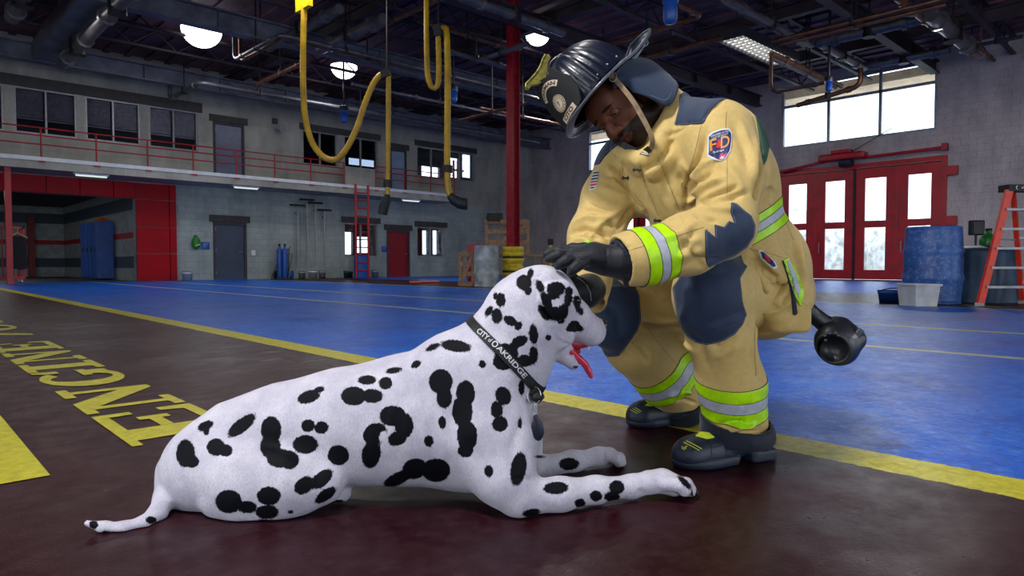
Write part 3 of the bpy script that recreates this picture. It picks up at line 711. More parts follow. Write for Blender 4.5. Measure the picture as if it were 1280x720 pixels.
# ------------------------------------------------------------------ red column and its guard
cf = gnd(641.5, 357.5); hw = 7.6 * ((cf - CO) @ CFW) / CF
mb = MB(); x, y = cf[0], cf[1]
mb.box((x - hw * .8, y - hw * .8, 0), (x - hw * .6, y + hw * .8, CZ)).box((x + hw * .6, y - hw * .8, 0), (x + hw * .8, y + hw * .8, CZ)).box((x - hw * .6, y - .02, 0), (x + hw * .6, y + .02, CZ))
struct('column', mb, mat('worn_red_column', (142, 16, 32), .45, var=.22, vscale=9, bump=.15))
t = thing('column_guard', cf, 'yellow two-tier plastic guard wrapped round the foot of the red column', 'guard')
prof = []
r_ = .27
for k, (z0, z1) in enumerate(((.02, .36), (.38, .72), (.74, 1.0))):
    prof = [(r_ - .03, z0), (r_, z0 + .02), (r_, z0 + .1), (r_ - .03, z0 + .13), (r_ - .03, z1 - .13), (r_, z1 - .1), (r_, z1 - .02), (r_ - .03, z1)]
    MB().lathe(prof, cf, n=24).build('guard_ring', M_yelpl, t)
for z in (.37, .73): MB().lathe([(r_ + .004, z - .025), (r_ + .004, z + .025)], cf, n=24, caps=False).build('strap', M_blackp, t)

# ================================================================== THINGS AGAINST THE WALLS
def base(px, py):
    g = gnd(px, py)
    return g if g[1] < 23.9 else CO + (g - CO) * (23.9 / g[1]) * np.array([1, 1, 0]) - np.array([0, 0, CH])
def S(px, d): return px * d / CF
def drum(name, px, pyb, w, h, m, lab, ribs=(.34, .67), cat='drum', taper=.03, lid=True):
    c = base(px, pyb); d = (c - CO) @ CFW; R = S(w / 2, d); c = c + np.array([CFW[0], CFW[1], 0]) * R; d += R; R = S(w / 2, d); Hh = S(h, d)
    t = thing(name, c, lab, cat)
    p = [(R * .94, 0), (R * .98, .015), (R * .98, .03)]
    for k in range(24):
        q = .03 + (Hh - .06) * k / 23; b = 1.0 + taper * math.sin(PI * q / Hh)
        for rb in ribs:
            if abs(q / Hh - rb) < .03: b += .05
        p.append((R * .96 * b, q))
    p += [(R * .98, Hh - .02), (R * .95, Hh), (R * .9, Hh), (R * .89, Hh - .025), (.001, Hh - .025)]
    MB().lathe(p, c, n=36).build('barrel', m, t)
    mb = MB()
    for a in (.4, 2.6): mb.lathe([(.035, Hh - .025), (.035, Hh - .005), (.001, Hh)], c + np.array([R * .6 * math.cos(a), R * .6 * math.sin(a), 0]), n=12)
    mb.build('bung', M_blackp, t)
    for z in ((Hh * .34, Hh * .67)): MB().lathe([(R * 1.0, z - .01), (R * 1.03, z), (R * 1.0, z + .01)], c, n=36, caps=False).build('hoop', m, t)
    return t, c, R, Hh
M_wdrum = mat('scuffed_white_drum', (150, 158, 162), .5, var=.25, vscale=5, bump=.1)
M_bdrum = bpy.data.materials.new('scuffed_blue_drum'); n = NT(M_bdrum); f = n.noise(18, 6, .8, n.pos(obj=True))
n.set(Base_Color=n.mix(n.ramp(f, [(.50, (0, 0, 0)), (.68, (.8, .8, .8))]), n.ramp(n.noise(3, 4, .6, n.pos(obj=True)), [(.3, lin((22, 62, 128))), (.7, lin((40, 92, 165)))]), lin((120, 150, 190))), Roughness=.42)
drum('drum', 607.5, 359, 31, 51, M_wdrum, 'scuffed white steel drum standing left of the red column', cat='drum')
drum('barrel', 1184.5, 381, 63, 95, M_bdrum, 'big scuffed blue plastic barrel right of the red folding doors', cat='barrel', taper=.07, ribs=(.33, .68))
drum('barrel', 449.5, 345, 17.5, 29, M_bluepl, 'small distant blue barrel at the foot of the red ladder', cat='barrel', taper=.05)
def bucket(px, pyb, w, h, m, lab, name='bucket', handle=True):
    c = base(px, pyb); d = (c - CO) @ CFW; R = S(w / 2, d); c = c + np.array([CFW[0], CFW[1], 0]) * R; Hh = S(h, d + R)
    t = thing(name, c, lab, 'bucket')
    MB().lathe([(.001, .004), (R * .8, .004), (R * .82, .0), (R * .96, Hh * .8), (R * 1.02, Hh * .8), (R * 1.02, Hh * .86), (R, Hh * .86), (R, Hh), (R * 1.03, Hh), (R * .98, Hh), (R * .8, .02), (.001, .02)], c, n=26, caps=False).build('bucket_body', m, t)
    if handle:
        pts = [c + CR * (R * 1.02 * math.cos(a)) + np.array([0, 0, Hh * .9 + .0]) + np.array([-CFW[0], -CFW[1], 0]) * (R * .9 * math.sin(a)) + np.array([0, 0, .35 * R * math.sin(a)]) for a in np.linspace(0, PI, 13)]
        MB().tube(pts, .008, 6).build('bail_handle', M_dsteel, t)
    return t
bucket(231, 351, 13, 11, M_whitepl, 'white bucket standing by the foot of the red portal', handle=True)
bucket(389.5, 347, 12, 10, M_whitepl, 'whitish bucket among the hanging mop poles, middle of the three')
bucket(376, 346.5, 9, 9, M_greypl, 'grey bucket among the hanging mop poles, left of the three')
bucket(401.5, 347, 9, 9.5, M_greypl, 'grey bucket among the hanging mop poles, right of the three')
bucket(432, 346.5, 7, 9, mat('green_plastic', (26, 92, 54), .5), 'small dark green bucket left of the distant blue barrel')
bucket(437.5, 347, 6, 8, M_blackp, 'small black bucket right beside the distant green one')
bucket(468, 346.5, 9, 9, M_greypl, 'grey bucket just right of the red ladder')
t = bucket(1119, 379.5, 27, 16, mat('blue_enamel', (22, 70, 142), .35), 'low blue pail with wire handle beside the grey storage tub')
# grey storage tub
c = base(1160, 383); d = (c - CO) @ CFW; wq, hq = S(35, d) / 2, S(28, d)
R0 = Matrix.Translation(Vector(c)) @ Matrix.Rotation(math.atan2(CR[1], CR[0]) + .12, 4, 'Z')
t = thing('storage_tub', c, 'pale grey square plastic tub in front of the blue barrel', 'tub')
mb = MB(R0); 
def frustum(mb, w0, l0, w1, l1, z0, z1, y=0):
    vs = [(-w0, -l0 + y, z0), (w0, -l0 + y, z0), (w0, l0 + y, z0), (-w0, l0 + y, z0), (-w1, -l1 + y, z1), (w1, -l1 + y, z1), (w1, l1 + y, z1), (-w1, l1 + y, z1)]
    mb._a(vs, [(0, 3, 2, 1), (0, 1, 5, 4), (1, 2, 6, 5), (2, 3, 7, 6), (3, 0, 4, 7)])
frustum(mb, wq * .84, wq * .84, wq * .98, wq * .98, 0, hq, wq)
frustum(mb, wq * .8, wq * .8, wq * .93, wq * .93, .01, hq, wq); mb.build('tub_body', mat('pale_tub', (176, 178, 182), .45, var=.1), t)
mb = MB(R0); wo = wq * 1.07; wi = wq * .96
mb.box((-wo, wq - wo, hq - .03), (wo, wq - wi, hq), .004).box((-wo, wq + wi, hq - .03), (wo, wq + wo, hq), .004).box((-wo, wq - wi, hq - .03), (-wi, wq + wi, hq), .004).box((wi, wq - wi, hq - .03), (wo, wq + wi, hq), .004).build('rim', mat('pale_tub', (176, 178, 182), .45), t)
# stepladder
M_ladder = mat('orange_fibreglass', (214, 54, 24), .4, var=.1)
top = P(1272, 232, 8.6); d0 = 8.6
bl = base(1225, 381); A = np.array([CR[0], CR[1], 0]) ; Bk = np.array([CFW[0], CFW[1], 0]); Bk /= np.linalg.norm(Bk)
t = thing('stepladder', base(1255, 378), 'orange fibreglass stepladder with black cap standing at the right edge', 'ladder')
zt = P(1262, 236, 8.7)[2]
fl, fr = P(1226, 379, 1), None
dl = (bl - CO) @ CFW
def gp(px, d, z):  # a point at picture column px, depth d, height z
    q = P(px, 330, d); return np.array([q[0], q[1], z])
tl, tr = gp(1259, 8.9, zt), gp(1300, 8.9, zt)
f1, f2 = gp(1226, 8.9, 0.0), gp(1345, 8.9, 0.0)
b1, b2 = gp(1283, 9.5, 0.0), gp(1400, 9.5, 0.0)
tl2, tr2 = gp(1264, 9.05, zt), gp(1304, 9.05, zt)
b1 = gp(1279, 9.45, 0); 
MB().beam(f1 + [0, 0, .03], tl, .05, .085).build('rail', M_ladder, t); MB().beam(f2 + [0, 0, .03], tr, .05, .085).build('rail', M_ladder, t)
MB().beam(b1 + [0, 0, .03], tl2, .05, .075).build('rail', M_ladder, t); MB().beam(b2 + [0, 0, .03], tr2, .05, .075).build('rail', M_ladder, t)
for p in (f1, f2, b1, b2): MB().box(p + [-.05, -.05, 0], p + [.05, .05, .05], .01).build('foot', M_greypl, t)
for k in range(1, 6):
    q = k / 6; MB().beam(f1 * (1 - q) + tl * q, f2 * (1 - q) + tr * q, .09, .03).build('step', M_alum, t)
for k in (1, 3): q = k / 5; MB().beam(b1 * (1 - q) + tl2 * q, b2 * (1 - q) + tr2 * q, .02, .03).build('brace', M_alum, t)
for (p, q) in (((f1 * .42 + tl * .58), (b1 * .42 + tl2 * .58)),): MB().beam(p, q, .02, .02).build('spreader', M_alum, t)
MB().beam(gp(1252, 8.97, zt + .03), gp(1308, 8.97, zt + .03), .2, .09).build('cap', M_blackp, t)
cx0 = gp(1270.5, 8.85, zt + .03); arc_ = [Vector(cx0) + Vector(A) * (-.026 * math.sin(t_) ) + Vector((0, 0, .026 * math.cos(t_))) for t_ in np.linspace(.25, PI - .25, 10)]
MB().tube(arc_, [.001] + [.006] * 8 + [.001], 6).build('cap_crescent', M_white, t)
me = text_mesh('uisa', .045, .002)
lo = link_mesh('cap_lettering', me, None); lo.data.materials.append(M_white)
q = gp(1268, 8.85, zt + .03); ux = Vector(A).normalized(); uz = Vector((0, 0, 1)); M4 = Matrix.Identity(4)
for i, vv in enumerate((ux, uz, ux.cross(uz))):
    for j in range(3): M4[j][i] = vv[j]
M4.translation = Vector(q) + ux * .10; lo.data.transform(M4); lo.parent = t; lo.matrix_parent_inverse = world_of(t).inverted()
# tarpaulin-covered pile behind the ladder
def lump(name, c, sx, sy, sz, m, lab, cat, seed=1, n=40, amp=.1, sq=3.2, parent=None):
    """draped heap: superellipsoid dome with folds running down to a ragged hem"""
    rng = random.Random(seed); mb = MB(); mb.smooth = True; ph = [rng.uniform(0, 6) for _ in range(5)]
    vs = []; rows = 16
    for i in range(rows + 1):
        u = i / rows
        for j in range(n):
            a = 2 * PI * j / n; ca, sa = math.cos(a), math.sin(a); k = (abs(ca) ** sq + abs(sa) ** sq) ** (-1 / sq)
            if u < .4: rr = math.sin(u / .4 * PI / 2) ** .8 * .93; z = 1 - .06 * (u / .4) ** 2
            else: v = (u - .4) / .6; rr = .93 + .12 * v; z = .94 * (1 - v)
            fold = amp * max(0, u - .3) * (math.sin(a * 7 + ph[0]) + .7 * math.sin(a * 11 + ph[1] + u * 2) + .5 * math.sin(a * 17 + ph[2]))
            bmp = .04 * math.sin(3 * a + ph[3]) * u + .03 * math.sin(9 * u + ph[4] + a)
            vs.append((c[0] + sx * ca * k * rr * (1 + fold), c[1] + sy * sa * k * rr * (1 + fold), c[2] + sz * max(0, z + bmp * (z > .05))))
    fs = [(i * n + j, i * n + (j + 1) % n, (i + 1) * n + (j + 1) % n, (i + 1) * n + j) for i in range(rows) for j in range(n)]
    mb._a(vs, [f[::-1] for f in fs]); return tag(mb.build(name, m), lab, cat)
c = gnd(1262, 378.5); c = c + Bk * .5
lump('covered_pile', c, .55, .42, .82, mat('teal_tarpaulin', (26, 62, 92), .5, var=.3, vscale=5, bump=.3, bscale=20), 'dark teal tarpaulin draped over a pile behind the orange stepladder', 'tarpaulin', 3)
q = c + np.array([0, 0, .80]); q[:2] -= Bk[:2] * .15; q[:2] -= A[:2] * .08
t = thing('green_bottle', q, 'small green bottle standing on top of the teal tarpaulin', 'bottle')
MB().lathe([(.001, 0), (.11, 0), (.12, .02), (.12, .12), (.09, .18), (.04, .21), (.04, .25)], q, n=20).build('bottle_body', mat('green_glaze', (22, 108, 40), .35), t)
MB().lathe([(.045, .25), (.045, .29), (.001, .29)], q, n=14).build('bottle_cap', M_blackp, t)
# black control box on a post
q = gnd(1218, 371)
t = thing('control_box', q, 'black control box on a thin post behind the blue barrel', 'box')
d = (q - CO) @ CFW; zc = P(1218, 285, d)[2]
MB().tube([q, (q[0], q[1], zc)], .02, 8).box(q + [-.09, -.09, 0], q + [.09, .09, .02]).build('post', M_dsteel, t)
M5 = Matrix.Translation((q[0], q[1], zc)) @ Matrix.Rotation(math.atan2(CR[1], CR[0]), 4, 'Z'); mb = MB(M5); w_ = S(17, d) / 2; mb.box((-w_, -.06, -w_ * 1.1), (w_, .04, w_ * 1.1), .02).build('box_body', M_blackp, t)
MB(M5).box((-w_ * .8, -.07, -w_ * .9), (w_ * .8, -.06, w_ * .9), .006).build('box_lid', M_black, t)
# black triangular flap / cone lying behind barrel
q = gnd(1148, 362.5); t = None
obj('dark_cloth_heap', MB().lathe([(.35, 0), (.3, .12), (.12, .42), (.02, .68), (.001, .7)], P(1150, 372, 10.6) * np.array([1, 1, 0]), n=14), M_blackp, 'dark pointed bundle peeking out left of the big blue barrel', 'bundle')
# black light on a yellow post behind the dark glove
q = gnd(688, 352); d = (q - CO) @ CFW; zc = P(688, 302, d)[2]
t = thing('work_light', q, 'black work light on a yellow post left of the dark gloved hand', 'lamp')
MB().tube([q, (q[0], q[1], zc)], .06, 8).build('post', M_yelpl, t); mb = MB(Matrix.Translation((q[0], q[1], zc)) @ Matrix.Rotation(math.atan2(CR[1], CR[0]), 4, 'Z')); w_ = S(7, d) / 2; mb.box((-w_, -.1, -w_ * 1.2), (w_, .06, w_ * 1.2), .03).build('lamp_head', M_blackp, t)
# workbench, crates, bag, red toolbox
def crate(c, ux, w, dpt, h, lab, diag=True):
    """slatted wooden crate: posts, rails and a diagonal on the front"""
    th = math.atan2(ux[1], ux[0]); M = Matrix.Translation(Vector(c)) @ Matrix.Rotation(th, 4, 'Z')
    t = thing('wooden_crate', c, lab, 'crate'); p = .07
    for sx in (-1, 1):
        for sy in (0, 1): MB(M).box((sx * w / 2 - (p if sx > 0 else 0), sy * dpt - (p if sy else 0), 0), (sx * w / 2 + (0 if sx > 0 else p), sy * dpt + (0 if sy else p), h)).build('corner_post', M_wood, t)
    for y in (-.025, dpt):
        for k in range(3 if h < .7 else 4):
            z = h * (k + .0) / (2.2 if h < .7 else 3.2); MB(M).box((-w / 2, y, z), (w / 2, y + .025, z + .11)).build('slat', M_wood, t)
    for x in (-w / 2 - .02, w / 2):
        for k in range(3): z = h * k / 2.3; MB(M).box((x, 0, z), (x + .02, dpt, z + .11)).build('slat', M_wood, t)
    if diag: MB(M).beam((-w / 2 + .06, -.035, .08), (w / 2 - .06, -.035, h - .08), .02, .09).build('brace', M_wood, t)
    MB(M).box((-w / 2, 0, .0), (w / 2, dpt, .02)).build('floor_board', M_wood, t)
    return t
ax_ = np.array([CR[0], CR[1], 0]); ax_ /= np.linalg.norm(ax_)
d = 19.0; q = P(634, 330, d); zb_ = .83
t = thing('workbench', (q[0], q[1], 0), 'long wooden workbench behind the red column', 'bench'); M = Matrix.Translation((q[0], q[1], 0)) @ Matrix.Rotation(math.atan2(ax_[1], ax_[0]), 4, 'Z')
MB(M).box((-.7, 0, zb_ - .07), (1.15, .75, zb_), .01).build('bench_top', M_wood, t)
for x in (-.65, 1.02):
    for y in (.03, .62): MB(M).box((x, y, 0), (x + .1, y + .1, zb_ - .07)).build('leg', M_wood, t)
MB(M).box((-.65, .06, .2), (1.1, .6, .24)).build('shelf', M_wood, t)
crate((q[0], q[1], zb_), ax_, S(55, d), .62, S(41, d), 'big slatted wooden crate on the workbench behind the red column')
q3 = P(622, 276.5, d); 
lump('duffel_bag', (q3[0], q3[1] + .1, zb_ + S(41, d)), .27, .2, .26, M_blackp, 'black lumpy bag lying on top of the big wooden crate', 'bag', 5, amp=.06, sq=2.2)
q = gnd(583, 357.5); crate(q, ax_, S(19, 17), .5, S(40, 17), 'narrow wooden crate on the floor left of the white drum')
q = P(593, 330, 18.2); q[2] = 0
t = thing('tool_chest', q, 'small dark red tool chest half hidden behind the white drum', 'chest'); M = Matrix.Translation(Vector(q)) @ Matrix.Rotation(math.atan2(ax_[1], ax_[0]), 4, 'Z')
MB(M).box((-.2, 0, .1), (.3, .4, 1.08), .02).build('chest_body', M_red, t)
for k in range(4): MB(M).box((-.17, -.02, .16 + k * .22), (.27, 0, .34 + k * .22), .006).build('drawer', M_red, t)
for sx in (-.15, .25):
    for sy in (.06, .34): MB(M).tube([(sx - .02, sy, .05), (sx + .02, sy, .05)], .05, 12).build('caster', M_blackp, t)
# hand truck with blue gas cylinders
q = base(351.5, 347.5); d = (q - CO) @ CFW
t = thing('hand_truck', q, 'blue wheeled cylinder cart standing right of the slate door', 'cart'); M = Matrix.Translation(Vector(q)) @ Matrix.Rotation(math.atan2(ax_[1], ax_[0]), 4, 'Z')
fr = MB(M)
for x in (-.16, .2): fr.tube([(x, .2, .12), (x, .3, 1.1), (x, .45, 1.2)], .018, 8)
fr.tube([(-.16, .3, 1.1), (.2, .3, 1.1)], .018, 8).tube([(-.16, .25, .6), (.2, .25, .6)], .018, 8).box((-.2, -.05, .03), (.24, .25, .06))
fr.tube([(.2, .0, .9), (.42, .0, .95), (.36, .05, .65), (.25, .1, .3)], .012, 6).tube([(-.16, 0, .5), (-.34, 0, .1), (-.34, 0, .0)], .015, 6)
fr.build('cart_frame', M_dsteel, t)
for x in (-.26, .34): MB(M).tube([(x - .03, .15, .16), (x + .03, .15, .16)], .16, 20).build('wheel', M_bluepl if x > 0 else M_blackp, t)
for x, lab in ((-.08, 'left blue gas cylinder strapped on the wheeled cart'), (.12, 'right blue gas cylinder strapped on the wheeled cart')):
    c = M @ Vector((x, .08, .06)); g = thing('gas_cylinder', c, lab, 'cylinder', 'gas cylinders on the cart')
    MB().lathe([(.001, 0), (.1, 0), (.105, .02), (.105, .95), (.09, 1.03), (.04, 1.1), (.03, 1.14)], c, n=18).build('cylinder_body', M_bluepl, g)
    MB().lathe([(.03, 1.14), (.03, 1.2), (.045, 1.2), (.045, 1.24), (.001, 1.24)], c, n=12).build('valve', M_dsteel, g)
# mop poles with T heads hung on the wall
for i, (px, yt) in enumerate(((372, 257), (384, 250), (394.5, 254), (405.5, 263))):
    a = onY(px, yt, WY - .17); b = onY(px, 333, WY - .17)
    t = thing('squeegee_pole', (a[0], WY - .17, b[2]), ['long-handled squeegee hung on the wall, nearest the blue cylinder cart', 'long-handled squeegee with the highest head of those on the wall', 'long-handled squeegee on the wall, third along from the cylinder cart', 'long-handled squeegee with the lowest head of those on the wall'][i], 'squeegee', 'squeegees hung on the block wall')
    MB().tube([(a[0], WY - .17, a[2]), (a[0], WY - .17, b[2])], .026, 6).build('handle', M_alum, t)
    MB().box((a[0] - .3, WY - .21, a[2] - .02), (a[0] + .3, WY - .13, a[2] + .05), .01).build('squeegee_head', M_black, t)
    MB().box((a[0] - .04, WY - .18, a[2] - .3), (a[0] + .04, WY - .01, a[2] - .24)).build('wall_clip', M_alum, t)
# green kit, blue signs
a = onY(244, 304, WY); t = thing('first_aid_pouch', (a[0], WY - .1, a[2]), 'rounded green pouch hung on the block wall left of the small blue sign', 'pouch')
MB().sphere((a[0], WY - .1, a[2]), .2, 18, (.75, .45, 1.1)).box((a[0] - .05, WY - .1, a[2] + .15), (a[0] + .05, WY, a[2] + .28), .01).build('pouch_body', mat('green_nylon', (20, 120, 30), .5), t)
MB().tube([(a[0] - .06, WY - .17, a[2] - .1), (a[0] + .1, WY - .18, a[2] - .04)], .02, 8).build('buckle', M_white, t)
for px, py, w, h, lab in ((256.5, 307, 9, 9, 'small blue notice on the block wall left of the slate door'), (480, 311.5, 6.5, 7, 'small blue notice on the block wall left of the red door')):
    a = onY(px, py, WY); d = (a - CO) @ CFW; w_, h_ = S(w, d) / 2 * 1.1, S(h, d) / 2
    t = thing('wall_notice', (a[0], WY - .02, a[2]), lab, 'sign'); MB().box((a[0] - w_, WY - .03, a[2] - h_), (a[0] + w_, WY, a[2] + h_), .004).build('plate', M_bluepl, t)
    mb = MB()
    for k in range(3): mb.box((a[0] - w_ * .6, WY - .034, a[2] + h_ * (.5 - .4 * k)), (a[0] + w_ * (.6 - .2 * k), WY - .03, a[2] + h_ * (.56 - .4 * k)))
    mb.build('line_print', M_white, t)
# wall horn above the balcony
a = onY(343, 160, WY); t = thing('wall_siren', (a[0], WY - .1, a[2]), 'small horn siren on the upper wall right of the lavender door', 'siren')
MB().box((a[0] - .1, WY - .1, a[2] + .15), (a[0] + .1, WY, a[2] + .35), .02).build('junction_box', M_lintel, t); MB().tube([(a[0], WY - .02, a[2]), (a[0] + .05, WY - .2, a[2]), (a[0] + .15, WY - .35, a[2] - .02)], [.05, .09, .16], 14).build('horn', M_greypl, t)
# light switch plate and sconce
a = onY(316.5, 316, WY); obj('wall_socket', MB().box((a[0] - .08, WY - .03, a[2] - .1), (a[0] + .08, WY, a[2] + .1), .01), M_white, 'small white switch plate on the wall right of the slate door', 'switch')
# red wheeled rack, hanger, lockers in the side bay
q = base(16, 351.5); d = (q - CO) @ CFW
t = thing('wire_rack', q, 'red wire cage rack on castors at the left edge by the portal', 'rack'); xa = onY(-30, 300, q[1])[0]; xb = onY(31, 300, q[1])[0]; zt_ = onY(15, 283, q[1])[2]
mb = MB(); mb.box((xa, q[1] - .03, .12), (xb, q[1] + .03, .2)).box((xa, q[1] - .03, zt_ - .06), (xb, q[1] + .03, zt_)).box((xb - .06, q[1] - .03, .2), (xb, q[1] + .03, zt_)).box((xa, q[1] + .6, .12), (xb, q[1] + .66, .2)).box((xb - .06, q[1] + .6, .2), (xb, q[1] + .66, zt_)).box((xb - .06, q[1] + .03, zt_ - .06), (xb, q[1] + .6, zt_)); mb.build('rack_frame', M_red, t)
mb = MB(); x = xa + .1
while x < xb - .1: mb.tube([(x, q[1], .2), (x, q[1], zt_ - .06)], .018, 6); x += .12
mb.build('wire_grid', M_red, t)
for x in (xb - .1, xb - .9):
    for y in (0, .6): MB().tube([(x - .03, q[1] + y, .06), (x + .03, q[1] + y, .06)], .06, 14).build('caster', M_greypl, t)
p0 = onY(11, 300, q[1] - .5)
struct('trim_6', MB().box((p0[0] - .075, q[1] - .6, 0), (p0[0] + .075, q[1] - .45, bz0)), M_red)
c = np.array([onY(22, 300, q[1] - .12)[0], q[1] - .12, onY(22, 294, q[1])[2]])
t = thing('hanging_jacket', c, 'dark jacket on a pale wooden hanger hooked on the red wire rack', 'jacket')
MB().tube([c + [-.24, 0, -.08], c + [-.07, 0, .02], c + [0, 0, .06], c + [.07, 0, .02], c + [.24, 0, -.08]], .018, 8).tube([c + [0, 0, .06], c + [0, 0, .16], c + [.05, .03, .2]], .01, 6).build('hanger', mat('pale_wood', (190, 150, 110), .5), t)
MB().prism([(-.19, -.10), (-.07, -.03), (.07, -.03), (.19, -.10), (.21, -.95), (.07, -1.0), (-.07, -.97), (-.21, -.95)], c + [0, .07, 0], (1, 0, 0), (0, 0, 1), .16).build('jacket_body', mat('dark_cloth', (28, 26, 34), .9), t)
# tall blue lockers against the side wall of the bay
yy0, yy1 = None, None
for k in range(4):
    # side wall plane X = POX ; the row of lockers starts where the picture shows its near end
    yn = onX(121, 300, POX - .55)[1]; y0 = yn + k * .62
    t = thing('tall_locker', (POX - .3, y0, 0), ['nearest', 'second', 'third', 'farthest'][k] + ' tall blue locker of the row in the dim side bay', 'locker', 'blue lockers in the side bay')
    zl = onX(121, 276, POX - .55)[2]
    MB().box((POX - .55, y0 + .01, .05), (POX - .02, y0 + .6, zl), .01).build('locker_body', M_bluepl, t)
    d_ = MB().box((POX - .58, y0 + .03, .1), (POX - .55, y0 + .58, zl - .05), .006).build('locker_door', M_bluepl, t)
    MB().box((POX - .61, y0 + .08, 1.0), (POX - .58, y0 + .11, 1.15)).build('latch', M_dsteel, d_)
for k in range(3):
    y0 = onX(121, 300, POX - .55)[1] + .2 + k * .42; zl = onX(121, 276, POX - .55)[2]
    obj('hard_hat', MB().lathe([(.17, 0), (.15, .02), (.12, .08), (.08, .13), (.001, .15)], (POX - .32, y0, zl), n=16), mat('orange_shell', (196, 96, 30), .5), ['near', 'middle', 'far'][k] + ' orange hard hat lying on top of the blue lockers', 'hard hat', 'hard hats on the lockers')
# orange hose scrap on the far floor
q = gnd(532, 353.8); mb = MB(); mb.tube([q + [-.5, .1, .03], q + [-.2, -.1, .03], q + [0, .05, .03], q + [.3, -.05, .03], q + [.55, .1, .03]], .035, 8)
obj('orange_cord', mb, mat('orange_rubber', (220, 90, 20), .5), 'short orange cord lying on the far floor before the red door', 'cord')

# ------------------------------------------------------------------ lettering painted on the floor
M_fp = bpy.data.materials.new('yellow_floor_paint'); n = NT(M_fp); f = n.noise(26, 6, .75, n.pos())
n.set(Base_Color=n.ramp(f, [(.3, lin((140, 134, 24))), (.55, lin((184, 176, 36))), (.8, lin((206, 200, 84)))]), Roughness=.4); n.bump(n.noise(90, 4, .7, n.pos()), .3, .005)
TX0, TX1 = .56, .905     # letter tops / baseline along X
def letter(polys, y0, w, lab):
    """2-D outline in a unit box (x to the right, y up) laid on the floor reading along +Y"""
    mb = MB(); Hh = TX1 - TX0
    for pl in polys:
        n_ = len(pl); vs = [(TX1 - p[1] * Hh, y0 + p[0] * w, .0022 + .00012 * polys.index(pl)) for p in pl]; mb._a(vs, [tuple(range(n_))])
        ar = sum(vs[i][0] * vs[(i + 1) % n_][1] - vs[(i + 1) % n_][0] * vs[i][1] for i in range(n_))
        if ar < 0: mb.f[-1] = mb.f[-1][::-1]
    return obj('floor_letter', mb, M_fp, lab, 'lettering', 'engine bay lettering painted on the floor')
def R_(x0, y0, x1, y1): return [(x0, y0), (x1, y0), (x1, y1), (x0, y1)]
E_ = [R_(.0, 0, .12, .09), R_(.0, .91, .12, 1), R_(.12, 0, .42, 1), R_(.42, 0, 1, .13), [(.86, .13), (1, .13), (1, .36), (.9, .36)], R_(.42, .87, .97, 1), [(.86, .87), (.88, .64), (.97, .64), (.97, .87)], R_(.42, .45, .66, .57), [(.66, .36), (.76, .36), (.76, .66), (.66, .66)]]
N_ = [R_(0, 0, .36, .12), R_(.13, .12, .22, 1), [(0, .88), (.13, .88), (.13, 1), (0, 1)], [(.13, 1), (.42, 1), (.9, 0), (.78, 0), (.22, .82), (.22, 1)][:0] or [(.22, 1), (.40, 1), (.88, .22), (.88, 0), (.76, 0), (.22, .8)], R_(.78, .22, .88, .88) , R_(.64, .88, 1, 1)]
I_ = [R_(0, 0, 1, .12), R_(.28, .12, .72, .88), R_(0, .88, 1, 1)]
def arc(cx, cy, ro, ri, a0, a1, sx=1, sy=1, k=18, tin=None):
    out = []
    for i in range(k):
        t0, t1 = math.radians(a0 + (a1 - a0) * i / k), math.radians(a0 + (a1 - a0) * (i + 1) / k)
        out.append([(cx + ro[0] * math.cos(t0), cy + ro[1] * math.sin(t0)), (cx + ro[0] * math.cos(t1), cy + ro[1] * math.sin(t1)), (cx + ri[0] * math.cos(t1), cy + ri[1] * math.sin(t1)), (cx + ri[0] * math.cos(t0), cy + ri[1] * math.sin(t0))])
    return out
G_ = arc(.5, .5, (.5, .5), (.22, .38), 40, 330) + [R_(.6, .33, 1.0, .45), R_(.68, .08, .93, .33), [(.86, .68), (1, .68), (1, 1), (.92, 1), (.84, .82)]]
O_ = arc(.5, .5, (.5, .5), (.2, .38), 0, 360, k=26)
S7 = [R_(0, .86, 1, 1), R_(0, .7, .12, .86), [(.7, .86), (1, .86), (.55, 0), (.28, 0)]]
T3 = arc(.48, .27, (.48, .27), (.2, .14), -150, 90) + arc(.48, .74, (.42, .26), (.18, .14), -90, 150)
for g, y0, w, lab in ((E_, 2.28, .56, 'yellow painted floor letter E nearest the dog'), (N_, 2.88, .62, 'yellow painted floor letter N beside the nearest E'), (G_, 3.56, .58, 'yellow painted floor letter G with round bowl'),
                      (I_, 4.18, .36, 'yellow painted floor letter I after the G'), (N_, 4.60, .60, 'farther yellow painted floor letter N after the I'), (E_, 5.26, .60, 'farther yellow painted floor letter E before the number'),
                      (S7, 6.25, .62, 'yellow painted floor numeral 7'), (O_, 7.0, .75, 'yellow painted floor numeral 0'), (T3, 7.9, .75, 'yellow painted floor numeral 3, last of the row')):
    letter(g, y0, w, lab)
mb = MB(); mb._a([(-3, 2.12, .0022), (.33, 2.12, .0022), (.33, 3.17, .0022), (-3, 3.17, .0022)], [(0, 1, 2, 3)])
mb = MB(); mb._a([(-1.4, 2.12, .0022), (.325, 2.12, .0022), (.325, 2.4, .0022), (.325, 4.9, .0022), (.05, 4.9, .0022), (.05, 2.95, .0022), (-1.4, 2.95, .0022)], [tuple(range(7))])
obj('floor_marking', mb, M_fp, 'large yellow painted block at the left edge of the maroon floor', 'marking')
